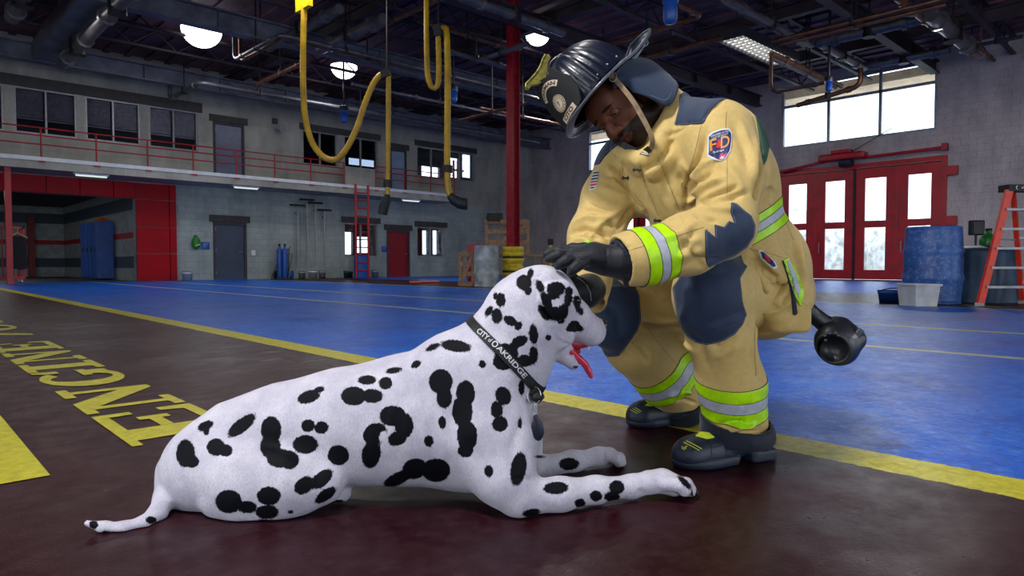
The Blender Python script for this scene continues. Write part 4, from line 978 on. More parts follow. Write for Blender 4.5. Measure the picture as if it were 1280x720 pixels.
# ================================================================== SCULPTING: a small signed-distance modeller
class SDF:
    def __init__(s, lo, hi, res):
        s.lo = np.array(lo, float); s.res = res; s.n = np.ceil((np.array(hi, float) - s.lo) / res).astype(int) + 1
        s.g = np.full(s.n, .3, np.float32); s.kg = 1.0
    def _sub(s, lo, hi):
        i0 = np.clip(np.floor((np.array(lo) - s.lo) / s.res).astype(int), 0, s.n - 1); i1 = np.clip(np.ceil((np.array(hi) - s.lo) / s.res).astype(int) + 1, 1, s.n)
        ax = [s.lo[k] + s.res * np.arange(i0[k], i1[k], dtype=np.float32) for k in range(3)]
        sl = tuple(slice(a, b) for a, b in zip(i0, i1))
        return sl, ax[0][:, None, None].astype(np.float32), ax[1][None, :, None].astype(np.float32), ax[2][None, None, :].astype(np.float32)
    def _put(s, sl, d, k, op):
        g = s.g[sl]
        if g.size == 0: return
        if op == 'add':
            h = np.maximum(k - np.abs(g - d), 0) / k; s.g[sl] = np.minimum(g, d) - h * h * k * .25
        else:
            d = -d; h = np.maximum(k - np.abs(g - d), 0) / k; s.g[sl] = np.maximum(g, d) + h * h * k * .25
    def cone(s, a, b, ra, rb, k=.02, op='add', flat=None):
        """tapered limb from a to b; flat=(axis, factor) squashes the section along an axis"""
        a, b = np.array(a, float), np.array(b, float); R = max(ra, rb) * (max(1, flat[1]) if flat else 1) + k + .012
        sl, X, Y, Z = s._sub(np.minimum(a, b) - R, np.maximum(a, b) + R); ba = b - a; L = max(ba @ ba, 1e-9)
        px, py, pz = X - a[0], Y - a[1], Z - a[2]; t = np.clip((px * ba[0] + py * ba[1] + pz * ba[2]) / L, 0, 1)
        qx, qy, qz = px - t * ba[0], py - t * ba[1], pz - t * ba[2]
        if flat:
            n, f = np.array(flat[0], float), flat[1]; n /= np.linalg.norm(n); e = (qx * n[0] + qy * n[1] + qz * n[2]) * (1 / f - 1)
            qx, qy, qz = qx + e * n[0], qy + e * n[1], qz + e * n[2]
        d = np.sqrt(qx * qx + qy * qy + qz * qz) - (ra + (rb - ra) * t)
        if flat and flat[1] < 1: d = d * (.5 + .5 * flat[1])
        s._put(sl, d.astype(np.float32), k, op); return s
    def chain(s, pts, k=.02, op='add', flat=None):
        for (a, ra), (b, rb) in zip(pts[:-1], pts[1:]): s.cone(a, b, ra, rb, k, op, flat)
        return s
    def ell(s, c, r, ax=None, k=.02, op='add'):
        c = np.array(c, float); r = np.array(r, float); R = r.max() + k + .012; sl, X, Y, Z = s._sub(c - R, c + R)
        px, py, pz = X - c[0], Y - c[1], Z - c[2]
        ax = np.eye(3) if ax is None else np.array(ax, float)
        q = [(px * a[0] + py * a[1] + pz * a[2]) for a in ax]
        k0 = np.sqrt(sum((v / w) ** 2 for v, w in zip(q, r))); k1 = np.sqrt(sum((v / (w * w)) ** 2 for v, w in zip(q, r)))
        d = k0 * (k0 - 1) / np.maximum(k1, 1e-6); s._put(sl, d.astype(np.float32), k, op); return s
    def rbox(s, c, h, ax, rad=.01, k=.01, op='add'):
        c = np.array(c, float); h = np.array(h, float); R = np.linalg.norm(h) + k + .012; sl, X, Y, Z = s._sub(c - R, c + R)
        px, py, pz = X - c[0], Y - c[1], Z - c[2]; ax = np.array(ax, float)
        q = [np.abs(px * a[0] + py * a[1] + pz * a[2]) - (w - rad) for a, w in zip(ax, h)]
        d = np.sqrt(sum(np.maximum(v, 0) ** 2 for v in q)) + np.minimum(np.maximum(np.maximum(q[0], q[1]), q[2]), 0) - rad
        s._put(sl, d.astype(np.float32), k, op); return s
    def plane(s, p, n, k=.004):
        """cut away everything on the side n points to"""
        n = np.array(n, float); n /= np.linalg.norm(n); sl, X, Y, Z = s._sub(s.lo - 1, s.lo + s.res * s.n + 1)
        d = (X - p[0]) * n[0] + (Y - p[1]) * n[1] + (Z - p[2]) * n[2]; d = np.broadcast_to(d, s.g.shape)
        h = np.maximum(k - np.abs(s.g - d), 0) / k; s.g = (np.maximum(s.g, d) + h * h * k * .25).astype(np.float32); return s
    def mesh(s, smooth=2):
        g = s.g.copy(); n = g.shape
        for ax in range(3):
            for e in (0, -1):
                ix = [slice(None)] * 3; ix[ax] = e; g[tuple(ix)] = np.maximum(g[tuple(ix)], .01)
        ins = g < 0; cnt = np.zeros(tuple(v - 1 for v in n), np.int8)
        for dx in (0, 1):
            for dy in (0, 1):
                for dz in (0, 1): cnt += ins[dx:n[0] - 1 + dx, dy:n[1] - 1 + dy, dz:n[2] - 1 + dz]
        act = (cnt > 0) & (cnt < 8); I, J, K = np.nonzero(act); vid = np.full(act.shape, -1, np.int64); vid[I, J, K] = np.arange(len(I))
        acc = np.zeros((len(I), 3)); num = np.zeros(len(I))
        for ax in range(3):
            o1, o2 = [k for k in range(3) if k != ax]
            for u in (0, 1):
                for v in (0, 1):
                    off = [0, 0, 0]; off[o1] = u; off[o2] = v; of2 = list(off); of2[ax] = 1
                    a = g[I + off[0], J + off[1], K + off[2]]; b = g[I + of2[0], J + of2[1], K + of2[2]]; m = (a < 0) != (b < 0)
                    t = np.where(m, a / np.where(m, a - b, 1), 0); p = np.tile(np.array(off, float), (len(I), 1)); p[:, ax] = t
                    acc += p * m[:, None]; num += m
        V = s.lo + s.res * (np.stack([I, J, K], 1) + acc / num[:, None])
        F = []
        for ax in range(3):
            o1, o2 = [(1, 2), (2, 0), (0, 1)][ax]; a_sl = [slice(None)] * 3; b_sl = [slice(None)] * 3; a_sl[ax] = slice(0, -1); b_sl[ax] = slice(1, None)
            A, B = ins[tuple(a_sl)], ins[tuple(b_sl)]; e = A != B; ii = np.stack(np.nonzero(e), 1)
            ok = (ii[:, o1] > 0) & (ii[:, o2] > 0) & (ii[:, o1] < n[o1] - 1) & (ii[:, o2] < n[o2] - 1); ii = ii[ok]
            q = []
            for u, v in ((1, 1), (0, 1), (0, 0), (1, 0)):
                c = ii.copy(); c[:, o1] -= u; c[:, o2] -= v; q.append(vid[c[:, 0], c[:, 1], c[:, 2]])
            q = np.stack(q, 1); fl = ~A[ii[:, 0], ii[:, 1], ii[:, 2]]; q[fl] = q[fl][:, ::-1]; F.append(q)
        F = np.concatenate(F); F = F[(F >= 0).all(1)]
        m = Mesh(V, F); m.smooth(smooth); return m
class Mesh:
    """quads (or triangles) as arrays"""
    def __init__(s, V, F): s.V = np.array(V, float); s.F = np.array(F, int); s.at = {}
    def tris(s):
        return s.F if s.F.shape[1] == 3 else np.concatenate([s.F[:, [0, 1, 2]], s.F[:, [0, 2, 3]]])
    def smooth(s, it=1, lam=.5):
        E = np.concatenate([s.F[:, [i, (i + 1) % s.F.shape[1]]] for i in range(s.F.shape[1])]); E = np.concatenate([E, E[:, ::-1]])
        deg = np.bincount(E[:, 0], minlength=len(s.V)).clip(1)
        for i in range(it):
            for l in (lam, -lam * 1.04):
                S_ = np.stack([np.bincount(E[:, 0], s.V[E[:, 1], k], len(s.V)) for k in range(3)], 1) / deg[:, None]; s.V += l * (S_ - s.V)
        return s
    def relax(s, it=1, lam=.5, mask=None):
        E = np.concatenate([s.F[:, [i, (i + 1) % s.F.shape[1]]] for i in range(s.F.shape[1])]); E = np.concatenate([E, E[:, ::-1]]); deg = np.bincount(E[:, 0], minlength=len(s.V)).clip(1)
        for i in range(it):
            S_ = np.stack([np.bincount(E[:, 0], s.V[E[:, 1], k], len(s.V)) for k in range(3)], 1) / deg[:, None]
            d = lam * (S_ - s.V); s.V += d if mask is None else d * mask[:, None]
        return s
    def normals(s):
        T = s.tris(); n = np.cross(s.V[T[:, 1]] - s.V[T[:, 0]], s.V[T[:, 2]] - s.V[T[:, 0]]); N = np.zeros_like(s.V)
        for k in range(3):
            for j in range(3): N[:, k] += np.bincount(T[:, j], n[:, k], len(s.V))
        return N / np.maximum(np.linalg.norm(N, axis=1), 1e-12)[:, None]
    def bvh(s):
        return BVHTree.FromPolygons([tuple(v) for v in s.V], [tuple(int(i) for i in f) for f in s.F])
    def hit(s, px, py, bv=None):
        bv = bv or s.bvh(); d = Vector(ray(px, py)).normalized(); r = bv.ray_cast(Vector(CO), d)
        return (np.array(r[0]), np.array(r[1])) if r[0] else (None, None)
    def fold(s, pts, w, amp, bv=None, px=True, taper=True, prof='ridge', lift=.02):
        """raise (amp>0) or sink (amp<0) a fold along a line given in picture points on the surface"""
        bv = bv or s.bvh(); L = []
        for i in range(len(pts) - 1):
            a, b = np.array(pts[i], float), np.array(pts[i + 1], float); k = max(1, int(np.linalg.norm(b - a) / 6))
            for j in range(k): L.append(a + (b - a) * j / k)
        L.append(np.array(pts[-1], float)); Q = []
        for q in L:
            h, n_ = s.hit(q[0], q[1], bv)
            if h is not None: Q.append(h)
        if len(Q) < 2: return s
        Q = np.array(Q); keep = [Q[0]]
        N = s.normals(); lo, hi = Q.min(0) - 3 * w, Q.max(0) + 3 * w; ids = np.nonzero(((s.V > lo) & (s.V < hi)).all(1))[0]
        if len(ids) == 0: return s
        Vv = s.V[ids]; best = np.full(len(ids), 1e9); bt = np.zeros(len(ids))
        for i in range(len(Q) - 1):
            a, b = Q[i], Q[i + 1]; ba = b - a
            if np.linalg.norm(ba) > .12: continue
            t = np.clip(((Vv - a) @ ba) / max(ba @ ba, 1e-9), 0, 1); d = np.linalg.norm(Vv - a - t[:, None] * ba, axis=1); m = d < best; best[m] = d[m]; bt[m] = (i + t[m]) / (len(Q) - 1)
        x = best / w; f = np.exp(-x * x) if prof == 'ridge' else (1 - x * x) * np.exp(-x * x)
        if taper: f = f * np.clip(np.minimum(bt, 1 - bt) * 4 + .15, 0, 1)
        s.V[ids] += N[ids] * (amp * f)[:, None]; return s
    def clip(s, fields):
        """the piece of the surface where every field is negative, cut cleanly along the zero lines"""
        m = Mesh(s.V, s.tris()); fields = [np.array(f, float) for f in fields]
        for fi in range(len(fields)):
            f = fields[fi]; T = m.F; ft = f[T]; inside = (ft < 0).sum(1); keep = T[inside == 3]; V = list(); 
            newV = []; newF = []; edge = {}; carry = []
            def cutp(i, j):
                key = (i, j) if i < j else (j, i)
                if key not in edge:
                    t = f[i] / (f[i] - f[j]); edge[key] = len(m.V) + len(newV); newV.append(m.V[i] + (m.V[j] - m.V[i]) * t); carry.append([g[i] + (g[j] - g[i]) * t for g in fields])
                return edge[key]
            for T1 in T[(inside == 1) | (inside == 2)]:
                a, b, c = (int(v) for v in T1); ins_ = [f[v] < 0 for v in (a, b, c)]
                while True:
                    if sum(ins_) == 1 and ins_[0]: newF.append((a, cutp(a, b), cutp(a, c))); break
                    if sum(ins_) == 2 and not ins_[0]:
                        p, q = cutp(a, b), cutp(a, c); newF.append((p, b, c)); newF.append((p, c, q)); break
                    a, b, c = b, c, a; ins_ = ins_[1:] + ins_[:1]
            if newV:
                m.V = np.concatenate([m.V, np.array(newV)]); cr = np.array(carry)
                fields = [np.concatenate([g, cr[:, k]]) for k, g in enumerate(fields)]; fields[fi][-len(newV):] = 0
            m.F = np.concatenate([keep, np.array(newF, int).reshape(-1, 3)])
            if len(m.F) == 0: return None
        u, inv = np.unique(m.F, return_inverse=True); m.V = m.V[u]; m.F = inv.reshape(-1, 3); m.src = u; return m
    def shell(s, fields, off=.0015, th=.0015, base_n=None):
        """a thin layer of cloth or tape lying on this surface within the given limits"""
        m = s.clip(fields)
        if m is None: return None
        # borrow normals from the full surface
        m2 = m; N = m2.normals(); n0 = len(m2.V)
        top = m2.V + N * off; bot = m2.V - N * th
        E = np.concatenate([m2.F[:, [0, 1]], m2.F[:, [1, 2]], m2.F[:, [2, 0]]]); key = np.sort(E, 1); u, idx, cnt = np.unique(key, axis=0, return_index=True, return_counts=True)
        be = E[idx[cnt == 1]]; side = np.concatenate([np.stack([be[:, 1], be[:, 0], be[:, 0] + n0], 1), np.stack([be[:, 1], be[:, 0] + n0, be[:, 1] + n0], 1)])
        return Mesh(np.concatenate([top, bot]), np.concatenate([m2.F, m2.F[:, ::-1] + n0, side]))
    def build(s, name, mats, parent=None, attrs=None, smooth=True, **kw):
        me = bpy.data.meshes.new(name); F = s.F; nv, nf = len(s.V), len(F); k = F.shape[1]
        me.vertices.add(nv); me.vertices.foreach_set('co', s.V.astype(np.float32).ravel()); me.loops.add(nf * k); me.loops.foreach_set('vertex_index', F.astype(np.int32).ravel())
        me.polygons.add(nf); me.polygons.foreach_set('loop_start', np.arange(nf, dtype=np.int32) * k)
        me.update(calc_edges=True)
        me.polygons.foreach_set('use_smooth', np.full(nf, smooth)); me.validate()
        for m in (mats if isinstance(mats, (list, tuple)) else [mats]): me.materials.append(m)
        for an, arr in (attrs or {}).items():
            a = me.attributes.new(an, 'FLOAT', 'POINT'); a.data.foreach_set('value', np.asarray(arr, np.float32))
        o = link_mesh(name, me, parent); return tag(o, **kw) if kw else o
def poly_sd(px, py, poly):
    """signed distance in picture pixels to a polygon, negative inside"""
    poly = np.array(poly, float); d = np.full(px.shape, 1e9); ins = np.zeros(px.shape, bool); n = len(poly)
    for i in range(n):
        a, b = poly[i], poly[(i + 1) % n]; e = b - a; t = np.clip(((px - a[0]) * e[0] + (py - a[1]) * e[1]) / max(e @ e, 1e-9), 0, 1)
        d = np.minimum(d, np.hypot(px - a[0] - t * e[0], py - a[1] - t * e[1]))
        c = ((a[1] > py) != (b[1] > py)); ins ^= c & (px < (b[0] - a[0]) * (py - a[1]) / np.where(c, b[1] - a[1], 1) + a[0])
    return np.where(ins, -d, d)
def px_r(r, d): return r * d / CF
def N_(x, y, d, r): return (P(x, y, d), px_r(r, d))
VIEW = np.array([CFW[0], CFW[1], 0]); VIEW /= np.linalg.norm(VIEW)     # away from the camera, level
UPZ = np.array([0, 0, 1.0])
# ================================================================== THE DALMATIAN
def build_dog():
    lo = P(95, 640, 1.5) * 0; pts = [P(95, 700, 1.35), P(890, 300, 1.95), P(95, 320, 1.9), P(880, 650, 1.4)]
    lo = np.min(pts, 0); hi = np.max(pts, 0); lo[2] = -.01; hi[2] = .60
    s = SDF(lo, hi, .0042); n_ = N_
    # trunk
    s.chain([n_(252, 588, 1.60, 44), n_(300, 566, 1.61, 60), n_(360, 548, 1.62, 64), n_(430, 534, 1.62, 68), n_(510, 524, 1.62, 76), n_(575, 515, 1.62, 86)], .05, flat=(VIEW, .80))
    s.ell(P(585, 520, 1.62), (px_r(78, 1.62), .118, px_r(92, 1.62)), [CR, VIEW, UPZ], .05)
    s.ell(P(618, 535, 1.60), (px_r(44, 1.6), .10, px_r(70, 1.6)), [CR, VIEW, UPZ], .05)
    # shoulder blades / withers
    s.cone(*[P(560, 470, 1.57), P(620, 565, 1.545)], px_r(44, 1.57), px_r(46, 1.55), .05, flat=(VIEW, .8))
    # croup
    s.ell(P(252, 588, 1.60), (px_r(44, 1.6), .095, px_r(54, 1.6)), [CR, VIEW, UPZ], .04)
    # neck
    s.chain([n_(585, 475, 1.62, 66), n_(628, 448, 1.61, 59), n_(650, 410, 1.60, 50), n_(655, 388, 1.60, 47)], .03, flat=(VIEW, .88))
    # skull
    s.ell(P(676, 376, 1.60), (px_r(46, 1.6), .072, px_r(45, 1.6)), [CR, VIEW, UPZ], .02)
    s.chain([n_(690, 385, 1.60, 38), n_(712, 398, 1.63, 26), n_(732, 412, 1.67, 20), n_(741, 416, 1.685, 16)], .016)
    s.cone(P(722, 410, 1.62), P(742, 420, 1.66), px_r(13, 1.6), px_r(11, 1.6), .012)   # near flews
    s.ell(P(745, 408, 1.69), (.026, .022, .022), None, .012)                              # nose pad base
    s.ell(P(713, 372, 1.575), (.018, .014, .018), None, .015)                             # brow
    s.ell(P(700, 420, 1.572), (.035, .02, .03), [CR, VIEW, UPZ], .02)                    # cheek
    # lower jaw, mouth opening
    s.chain([n_(690, 425, 1.61, 20), n_(703, 440, 1.63, 13), n_(716, 455, 1.65, 7.5)], .012, flat=(VIEW, 1.15))
    s.cone(P(714, 441, 1.54), P(714, 441, 1.80), px_r(3, 1.6), px_r(3, 1.6), .006, 'sub')
    s.rbox(P(733, 447, 1.66), (.030, .10, .0135), [CR * math.cos(.62) - UPZ * math.sin(.62), VIEW, CR * math.sin(.62) + UPZ * math.cos(.62)], .006, .007, 'sub')
    # ears
    s.chain([n_(682, 354, 1.532, 12), n_(689, 370, 1.517, 17), n_(695, 386, 1.516, 12), n_(697, 396, 1.518, 6.5)], .004, flat=(VIEW, .36))
    s.cone(P(702, 360, 1.530), P(702, 381, 1.518), px_r(12, 1.53), px_r(9, 1.53), .005, flat=(VIEW, .36))
    s.cone(P(668, 350, 1.545), P(676, 362, 1.535), px_r(6, 1.53), px_r(8, 1.53), .008)
    s.chain([n_(698, 352, 1.675, 10), n_(704, 366, 1.685, 14), n_(708, 384, 1.685, 11)], .006, flat=(VIEW, .42))
    # near fore leg
    s.chain([n_(596, 545, 1.545, 46), n_(632, 598, 1.515, 34), n_(650, 622, 1.505, 23)], .035)
    s.chain([n_(650, 621, 1.505, 23), n_(700, 618, 1.53, 20), n_(745, 612, 1.565, 15.5), n_(790, 608, 1.60, 13), n_(812, 603, 1.605, 13.5)], .02)
    s.chain([n_(812, 603, 1.605, 13.5), n_(828, 601, 1.61, 14), n_(842, 606, 1.61, 14)], .012)
    for i, (dx, dd) in enumerate(((0, -.032), (6, -.012), (7, .010), (3, .030))):
        s.chain([n_(832, 604, 1.61 + dd * .8, 9), n_(850 + dx, 606, 1.61 + dd, 9), n_(856 + dx, 613, 1.61 + dd, 8)], .006)
    # far fore leg
    s.chain([n_(640, 545, 1.70, 40), n_(655, 580, 1.76, 24), n_(672, 585, 1.78, 15), n_(715, 577, 1.82, 12.5), n_(748, 571, 1.85, 10.5), n_(762, 570, 1.86, 11)], .02)
    for i, (dx, dd) in enumerate(((0, -.03), (3, -.010), (4, .010), (1, .028))):
        s.chain([n_(760, 570, 1.86 + dd * .8, 7.5), n_(770 + dx, 573, 1.86 + dd, 7.5), n_(773 + dx, 578, 1.86 + dd, 6)], .005)
    # hind legs: near thigh, shin folded under, foot
    s.chain([n_(262, 590, 1.55, 46), n_(310, 606, 1.515, 46), n_(360, 606, 1.51, 38), n_(402, 604, 1.52, 24)], .04, flat=(VIEW, .8))
    s.chain([n_(405, 606, 1.52, 20), n_(340, 628, 1.50, 20), n_(270, 628, 1.50, 16)], .02)
    s.chain([n_(345, 630, 1.53, 14), n_(390, 618, 1.56, 13), n_(418, 614, 1.575, 13), n_(428, 616, 1.58, 11)], .008)
    s.chain([n_(262, 590, 1.66, 42), n_(320, 590, 1.70, 40), n_(380, 590, 1.70, 24)], .04)
    s.chain([n_(250, 605, 1.72, 20), n_(215, 600, 1.75, 11), n_(202, 597, 1.76, 8)], .015)
    s.cone(P(236, 628, 1.58), P(234, 632, 1.575), px_r(8, 1.6), px_r(7, 1.6), .008)
    # tail
    s.chain([n_(216, 590, 1.59, 20), n_(207, 622, 1.53, 13.5), n_(196, 643, 1.48, 11), n_(180, 655, 1.445, 9.5), n_(155, 661, 1.42, 8.5), n_(130, 659, 1.41, 6.5), n_(109, 654, 1.40, 3.8)], .012)
    s.plane((0, 0, .001), (0, 0, -1), .004)
    m = s.mesh(3); bv = m.bvh()
    def F(pts, w, a, **k): m.fold(pts, w, a, bv, **k)
    # surface modelling: ribs, muscle lines, throat, lip, eye hollow
    F([(560, 500), (575, 545), (610, 590)], .018, -.005); F([(655, 520), (640, 560), (650, 600)], .014, -.004)
    F([(300, 545), (360, 560), (415, 600)], .018, -.006); F([(255, 560), (300, 575)], .02, .003)
    F([(610, 420), (640, 445), (662, 470)], .012, .003); F([(690, 415), (700, 428), (711, 431)], .006, -.003)
    F([(708, 430), (725, 433), (745, 432)], .004, -.0025, taper=False)
    F([(719, 366), (724, 378), (728, 388)], .006, -.004)
    F([(668, 352), (672, 368), (681, 388), (692, 402)], .0040, -.0065, taper=False); F([(700, 404), (710, 392), (716, 366)], .0045, -.005, taper=False); F([(676, 352), (684, 372), (694, 392)], .006, .0025)
    F([(797, 612), (806, 617)], .005, -.003)
    for k in range(5): F([(470 + k * 22, 500), (464 + k * 22, 540), (470 + k * 22, 575)], .009, .0016)
    F([(640, 600), (655, 598), (668, 600)], .008, -.003)
    # ---- spots: where each black patch lies on the coat (picture position, size, tilt)
    B = [(232, 567, 12, 18, 0), (240, 577, 9, 8, 0), (257, 532.5, 11, 6, -25), (258, 540, 4, 4, 0), (270, 559, 12, 11, 0), (282, 563, 9, 8, 0), (302, 532, 22, 8.5, -38), (339, 537, 13, 17, 0), (338, 558, 13, 15, 0), (351, 573, 18, 12, 0), (362, 575, 12, 12, 0),
         (382, 555.5, 16, 12, 0), (385, 532, 9, 8, 0), (402, 534.5, 9, 8, -10), (386, 496, 15, 8, -20), (399, 487, 7, 4, -15), (423, 569, 13.5, 13, 0), (442, 495, 16, 12, 0), (465, 495, 14, 9, 0), (459, 475, 12, 6, 0), (482, 479, 9, 8, 0),
         (380, 607, 14, 10, -40), (402, 599, 17, 9, -40), (407, 619, 16, 7, -35), (421, 629, 10, 4, -15), (286, 627, 17, 15, 0), (309, 634, 12, 8, 0), (336, 620, 15, 12, 0), (334, 640, 15, 9, 0), (363, 640, 4, 2.5, 0), (332, 652, 16, 3, 0), (189, 650, 7.5, 5, 0), (117, 656, 6, 6, 0), (132, 666, 5, 3, 0),
         (491, 520, 17, 13, 0), (505, 532, 12, 16, 0), (469, 543, 16, 14, -30), (497, 548, 13, 9, -20), (464, 568, 12, 18, 10), (551, 477, 15, 16, 0), (555.5, 497, 10, 14, 0), (582, 492, 12, 17, 0), (578, 514, 13, 20, 0), (584, 545, 13, 19, 0), (582, 563, 10, 9, 0), (553, 528, 5, 8.5, 0), (536, 551.5, 6, 7.5, 0),
         (518, 586, 16, 13, -20), (498, 598, 20, 8, -25), (545, 588, 18, 15, 0), (629, 495, 10, 12, -20), (621, 512, 8, 11, 0), (625, 530, 10, 10, 0), (611, 589, 5.5, 8, 0), (648, 586, 10, 22, 10), (603, 455, 5, 5, 0), (570, 432.5, 20, 7.5, 8), (541, 434, 10, 4, -25), (520, 455.5, 7, 4.5, -35), (492, 463, 11, 4, -10),
         (695, 610, 16, 8, -3), (664, 641, 12, 5, -10), (725, 629, 7, 6, 0), (745, 620, 8, 7, 0), (771, 609, 10, 9, 0), (765, 621, 10, 7, 0), (711, 580, 13, 8, 0), (675, 571, 7, 2, 0), (856, 603, 13, 4, 45), (652, 485, 4, 10, 0), (650, 529, 3, 7, 0),
         (655, 353, 10, 10, 0), (663, 342, 4, 7, 10), (660, 363, 5, 6, 0), (626, 375, 6.5, 9, 0), (621, 395, 7, 10, 0), (638, 401, 10, 6, 25), (648, 407, 5, 6, 30), (611, 389, 4, 8, 30), (619, 370, 3, 5, 0),
         (675, 358, 5, 9, -20), (683, 376, 6, 13, -25), (694, 392, 10, 9, 0), (704, 389, 7, 11, 0), (710, 374, 5, 11, 5), (695, 361, 12, 9, 0), (711, 364, 5, 6, 0), (692, 369, 9, 6, 0), (680, 391, 5.5, 12, -35), (686, 384, 5, 13, -28), (701, 401, 5, 4, 0), (721, 380, 4, 12, -12), (726, 389, 3.5, 6, -15), (718, 408, 8, 7.5, 0), (724, 411, 6, 4, 0), (713, 411, 6, 4, 0), (685.5, 422, 4, 4, 0),
         (667, 418, 6, 13, -5), (649, 427, 12, 7, -25), (631, 441, 13, 12, 0), (629, 452, 13, 11, 0), (667, 444, 6, 12, 0), (656, 451, 11, 8, 0), (641, 442, 7, 12, 0), (720, 459, 4, 2, 0)]
    Hh = [(479, 546, 5, 7, 20), (698, 377.5, 5.5, 4, 15), (654, 438, 6, 4, -10)]
    X, Y, D = project(m.V); N = m.normals(); view = m.V - CO; view /= np.linalg.norm(view, axis=1)[:, None]; facing = -(N * view).sum(1)
    def ellf(L):
        f = np.full(len(X), -3.0)
        for cx, cy, rx, ry, a in L:
            a = math.radians(a); dx, dy = X - cx, Y - cy; u = dx * math.cos(a) + dy * math.sin(a); v = -dx * math.sin(a) + dy * math.cos(a)
            q = np.sqrt((u / rx) ** 2 + (v / ry) ** 2); g = (1 - q) * min(rx, ry) / 6.0; f = np.maximum(f, g)
        return f
    f = ellf(B); f = np.minimum(f, -ellf(Hh)); f = np.where((facing > -.02) | ((X > 655) & (X < 722) & (Y < 412) & (D < 1.58) & (facing > -.6)), f, -3)
    rng = np.random.RandomState(4); back = np.nonzero(facing < -.25)[0]; seeds = m.V[rng.choice(back, 90)]; kept = []
    for q in seeds:
        if all(np.linalg.norm(q - k) > .07 for k in kept): kept.append(q)
    for q in kept:
        r = rng.uniform(.014, .03); d = np.linalg.norm(m.V - q, axis=1); f = np.maximum(f, (1 - d / r) * r * 526 / 6.0 * np.where(facing < .02, 1, 0) - np.where(facing < .02, 0, 3))
    pink = np.clip(1 - np.linalg.norm(m.V - P(750, 400, 1.68), axis=1) / .018, 0, 1)
    pink = np.maximum(pink, .55 * np.clip(1 - np.abs(m.V[:, 2] - .008) / .01, 0, 1) * (X > 835))
    lip = poly_sd(X, Y, [(711, 431), (726, 434), (742, 434), (752, 430), (750, 436), (738, 438), (726, 440), (716, 440), (718, 452), (714, 452), (708, 438)])
    inside = np.clip(1.2 - np.maximum(lip, 0) / 1.2, 0, 1) * (D > 1.60) * 0
    dogm = bpy.data.materials.new('dalmatian_coat'); n = NT(dogm)
    at = n.add('ShaderNodeAttribute', attribute_name='spot').outputs['Fac']; pk = n.add('ShaderNodeAttribute', attribute_name='pink').outputs['Fac']; mo = n.add('ShaderNodeAttribute', attribute_name='mouth').outputs['Fac']
    v1 = n.pos((1, 1, 1), obj=True); hair = n.noise(420, 3, .6, n.pos((1, 1, .35), obj=True)); big = n.noise(14, 4, .6, v1)
    fz = n.math('ADD', at, n.math('MULTIPLY', n.math('SUBTRACT', n.noise(230, 4, .7, n.pos((1, 1, .5), obj=True)), .5), .9))
    blk = n.ramp(fz, [(.44, (0, 0, 0)), (.62, (1, 1, 1))]); 
    fz2 = n.math('MULTIPLY_ADD', fz, .5, .5); blk = n.ramp(fz2, [(.46, (0, 0, 0)), (.56, (1, 1, 1))])
    wht = n.mix(n.ramp(big, [(.35, (0, 0, 0)), (.7, (1, 1, 1))]), lin((182, 179, 196)), lin((212, 210, 222)))
    wht = n.mix(n.ramp(hair, [(.35, (.5, .5, .5)), (.6, (0, 0, 0))]), wht, lin((158, 152, 172)))
    wht = n.mix(n.math('MULTIPLY', pk, .8), wht, lin((214, 120, 130)))
    cc = n.mix(blk, wht, n.mix(hair, lin((5, 6, 10)), lin((16, 18, 26)))); cc = n.mix(mo, cc, lin((170, 30, 56)))
    n.set(Base_Color=cc, Roughness=.62); n.b.inputs['Specular IOR Level'].default_value = .10; n.b.inputs['Sheen Weight'].default_value = .0; n.b.inputs['Sheen Roughness'].default_value = .4
    n.bump(n.math('ADD', n.noise(330, 3, .6, n.pos((1, 1, .3), obj=True)), n.math('MULTIPLY', n.noise(60, 4, .6, v1), .6)), .45, .0025)
    c = P(420, 560, 1.62); c[2] = 0
    dog = thing('dog', c, 'black-spotted white dalmatian lying on the maroon floor with its tongue out', 'dog')
    body = m.build('body', dogm, dog, {'spot': f, 'pink': pink, 'mouth': inside})
    # ---- mouth lining, tongue, teeth, nose, eye, claws
    M_tong = mat('wet_pink', (205, 40, 74), .28, var=.1, vscale=30, coat=.4, obj=True); M_gum = mat('mouth_lining', (150, 24, 52), .4, var=.1, obj=True)
    g = SDF(P(690, 470, 1.8), P(690, 470, 1.8), .002)
    ptsb = [P(690, 490, 1.55), P(765, 400, 1.80)]
    lo, hi = np.min(ptsb + [P(690, 400, 1.8), P(765, 490, 1.55)], 0), np.max(ptsb + [P(690, 400, 1.8), P(765, 490, 1.55)], 0)
    g = SDF(lo - .01, hi + .01, .0016)
    tx = VIEW
    g.chain([n_(706, 434, 1.625, 7), n_(716, 442, 1.64, 6.5), n_(724, 449, 1.65, 6), n_(731, 455, 1.655, 5.5), n_(736, 464, 1.66, 5), n_(738.5, 470, 1.66, 3.5)], .004, flat=(CR * .8 + UPZ * .6, .75))
    tm = g.mesh(2); tb = tm.bvh(); tm.fold([(712, 438), (724, 449), (733, 460)], .0025, -.0018, tb); tm.build('tongue', M_tong, dog)
    g = SDF(lo - .01, hi + .01, .0018)
    g.chain([n_(704, 427, 1.63, 9), n_(720, 430, 1.65, 7), n_(738, 427, 1.675, 6)], .006); g.chain([n_(704, 434, 1.63, 8), n_(713, 449, 1.648, 5.5)], .006); g.chain([n_(706, 436, 1.655, 9), n_(716, 441, 1.67, 6), n_(722, 439, 1.68, 4)], .006)
    g.mesh(2).build('mouth_lining', M_gum, dog)
    M_tooth = mat('tooth', (224, 216, 200), .3)
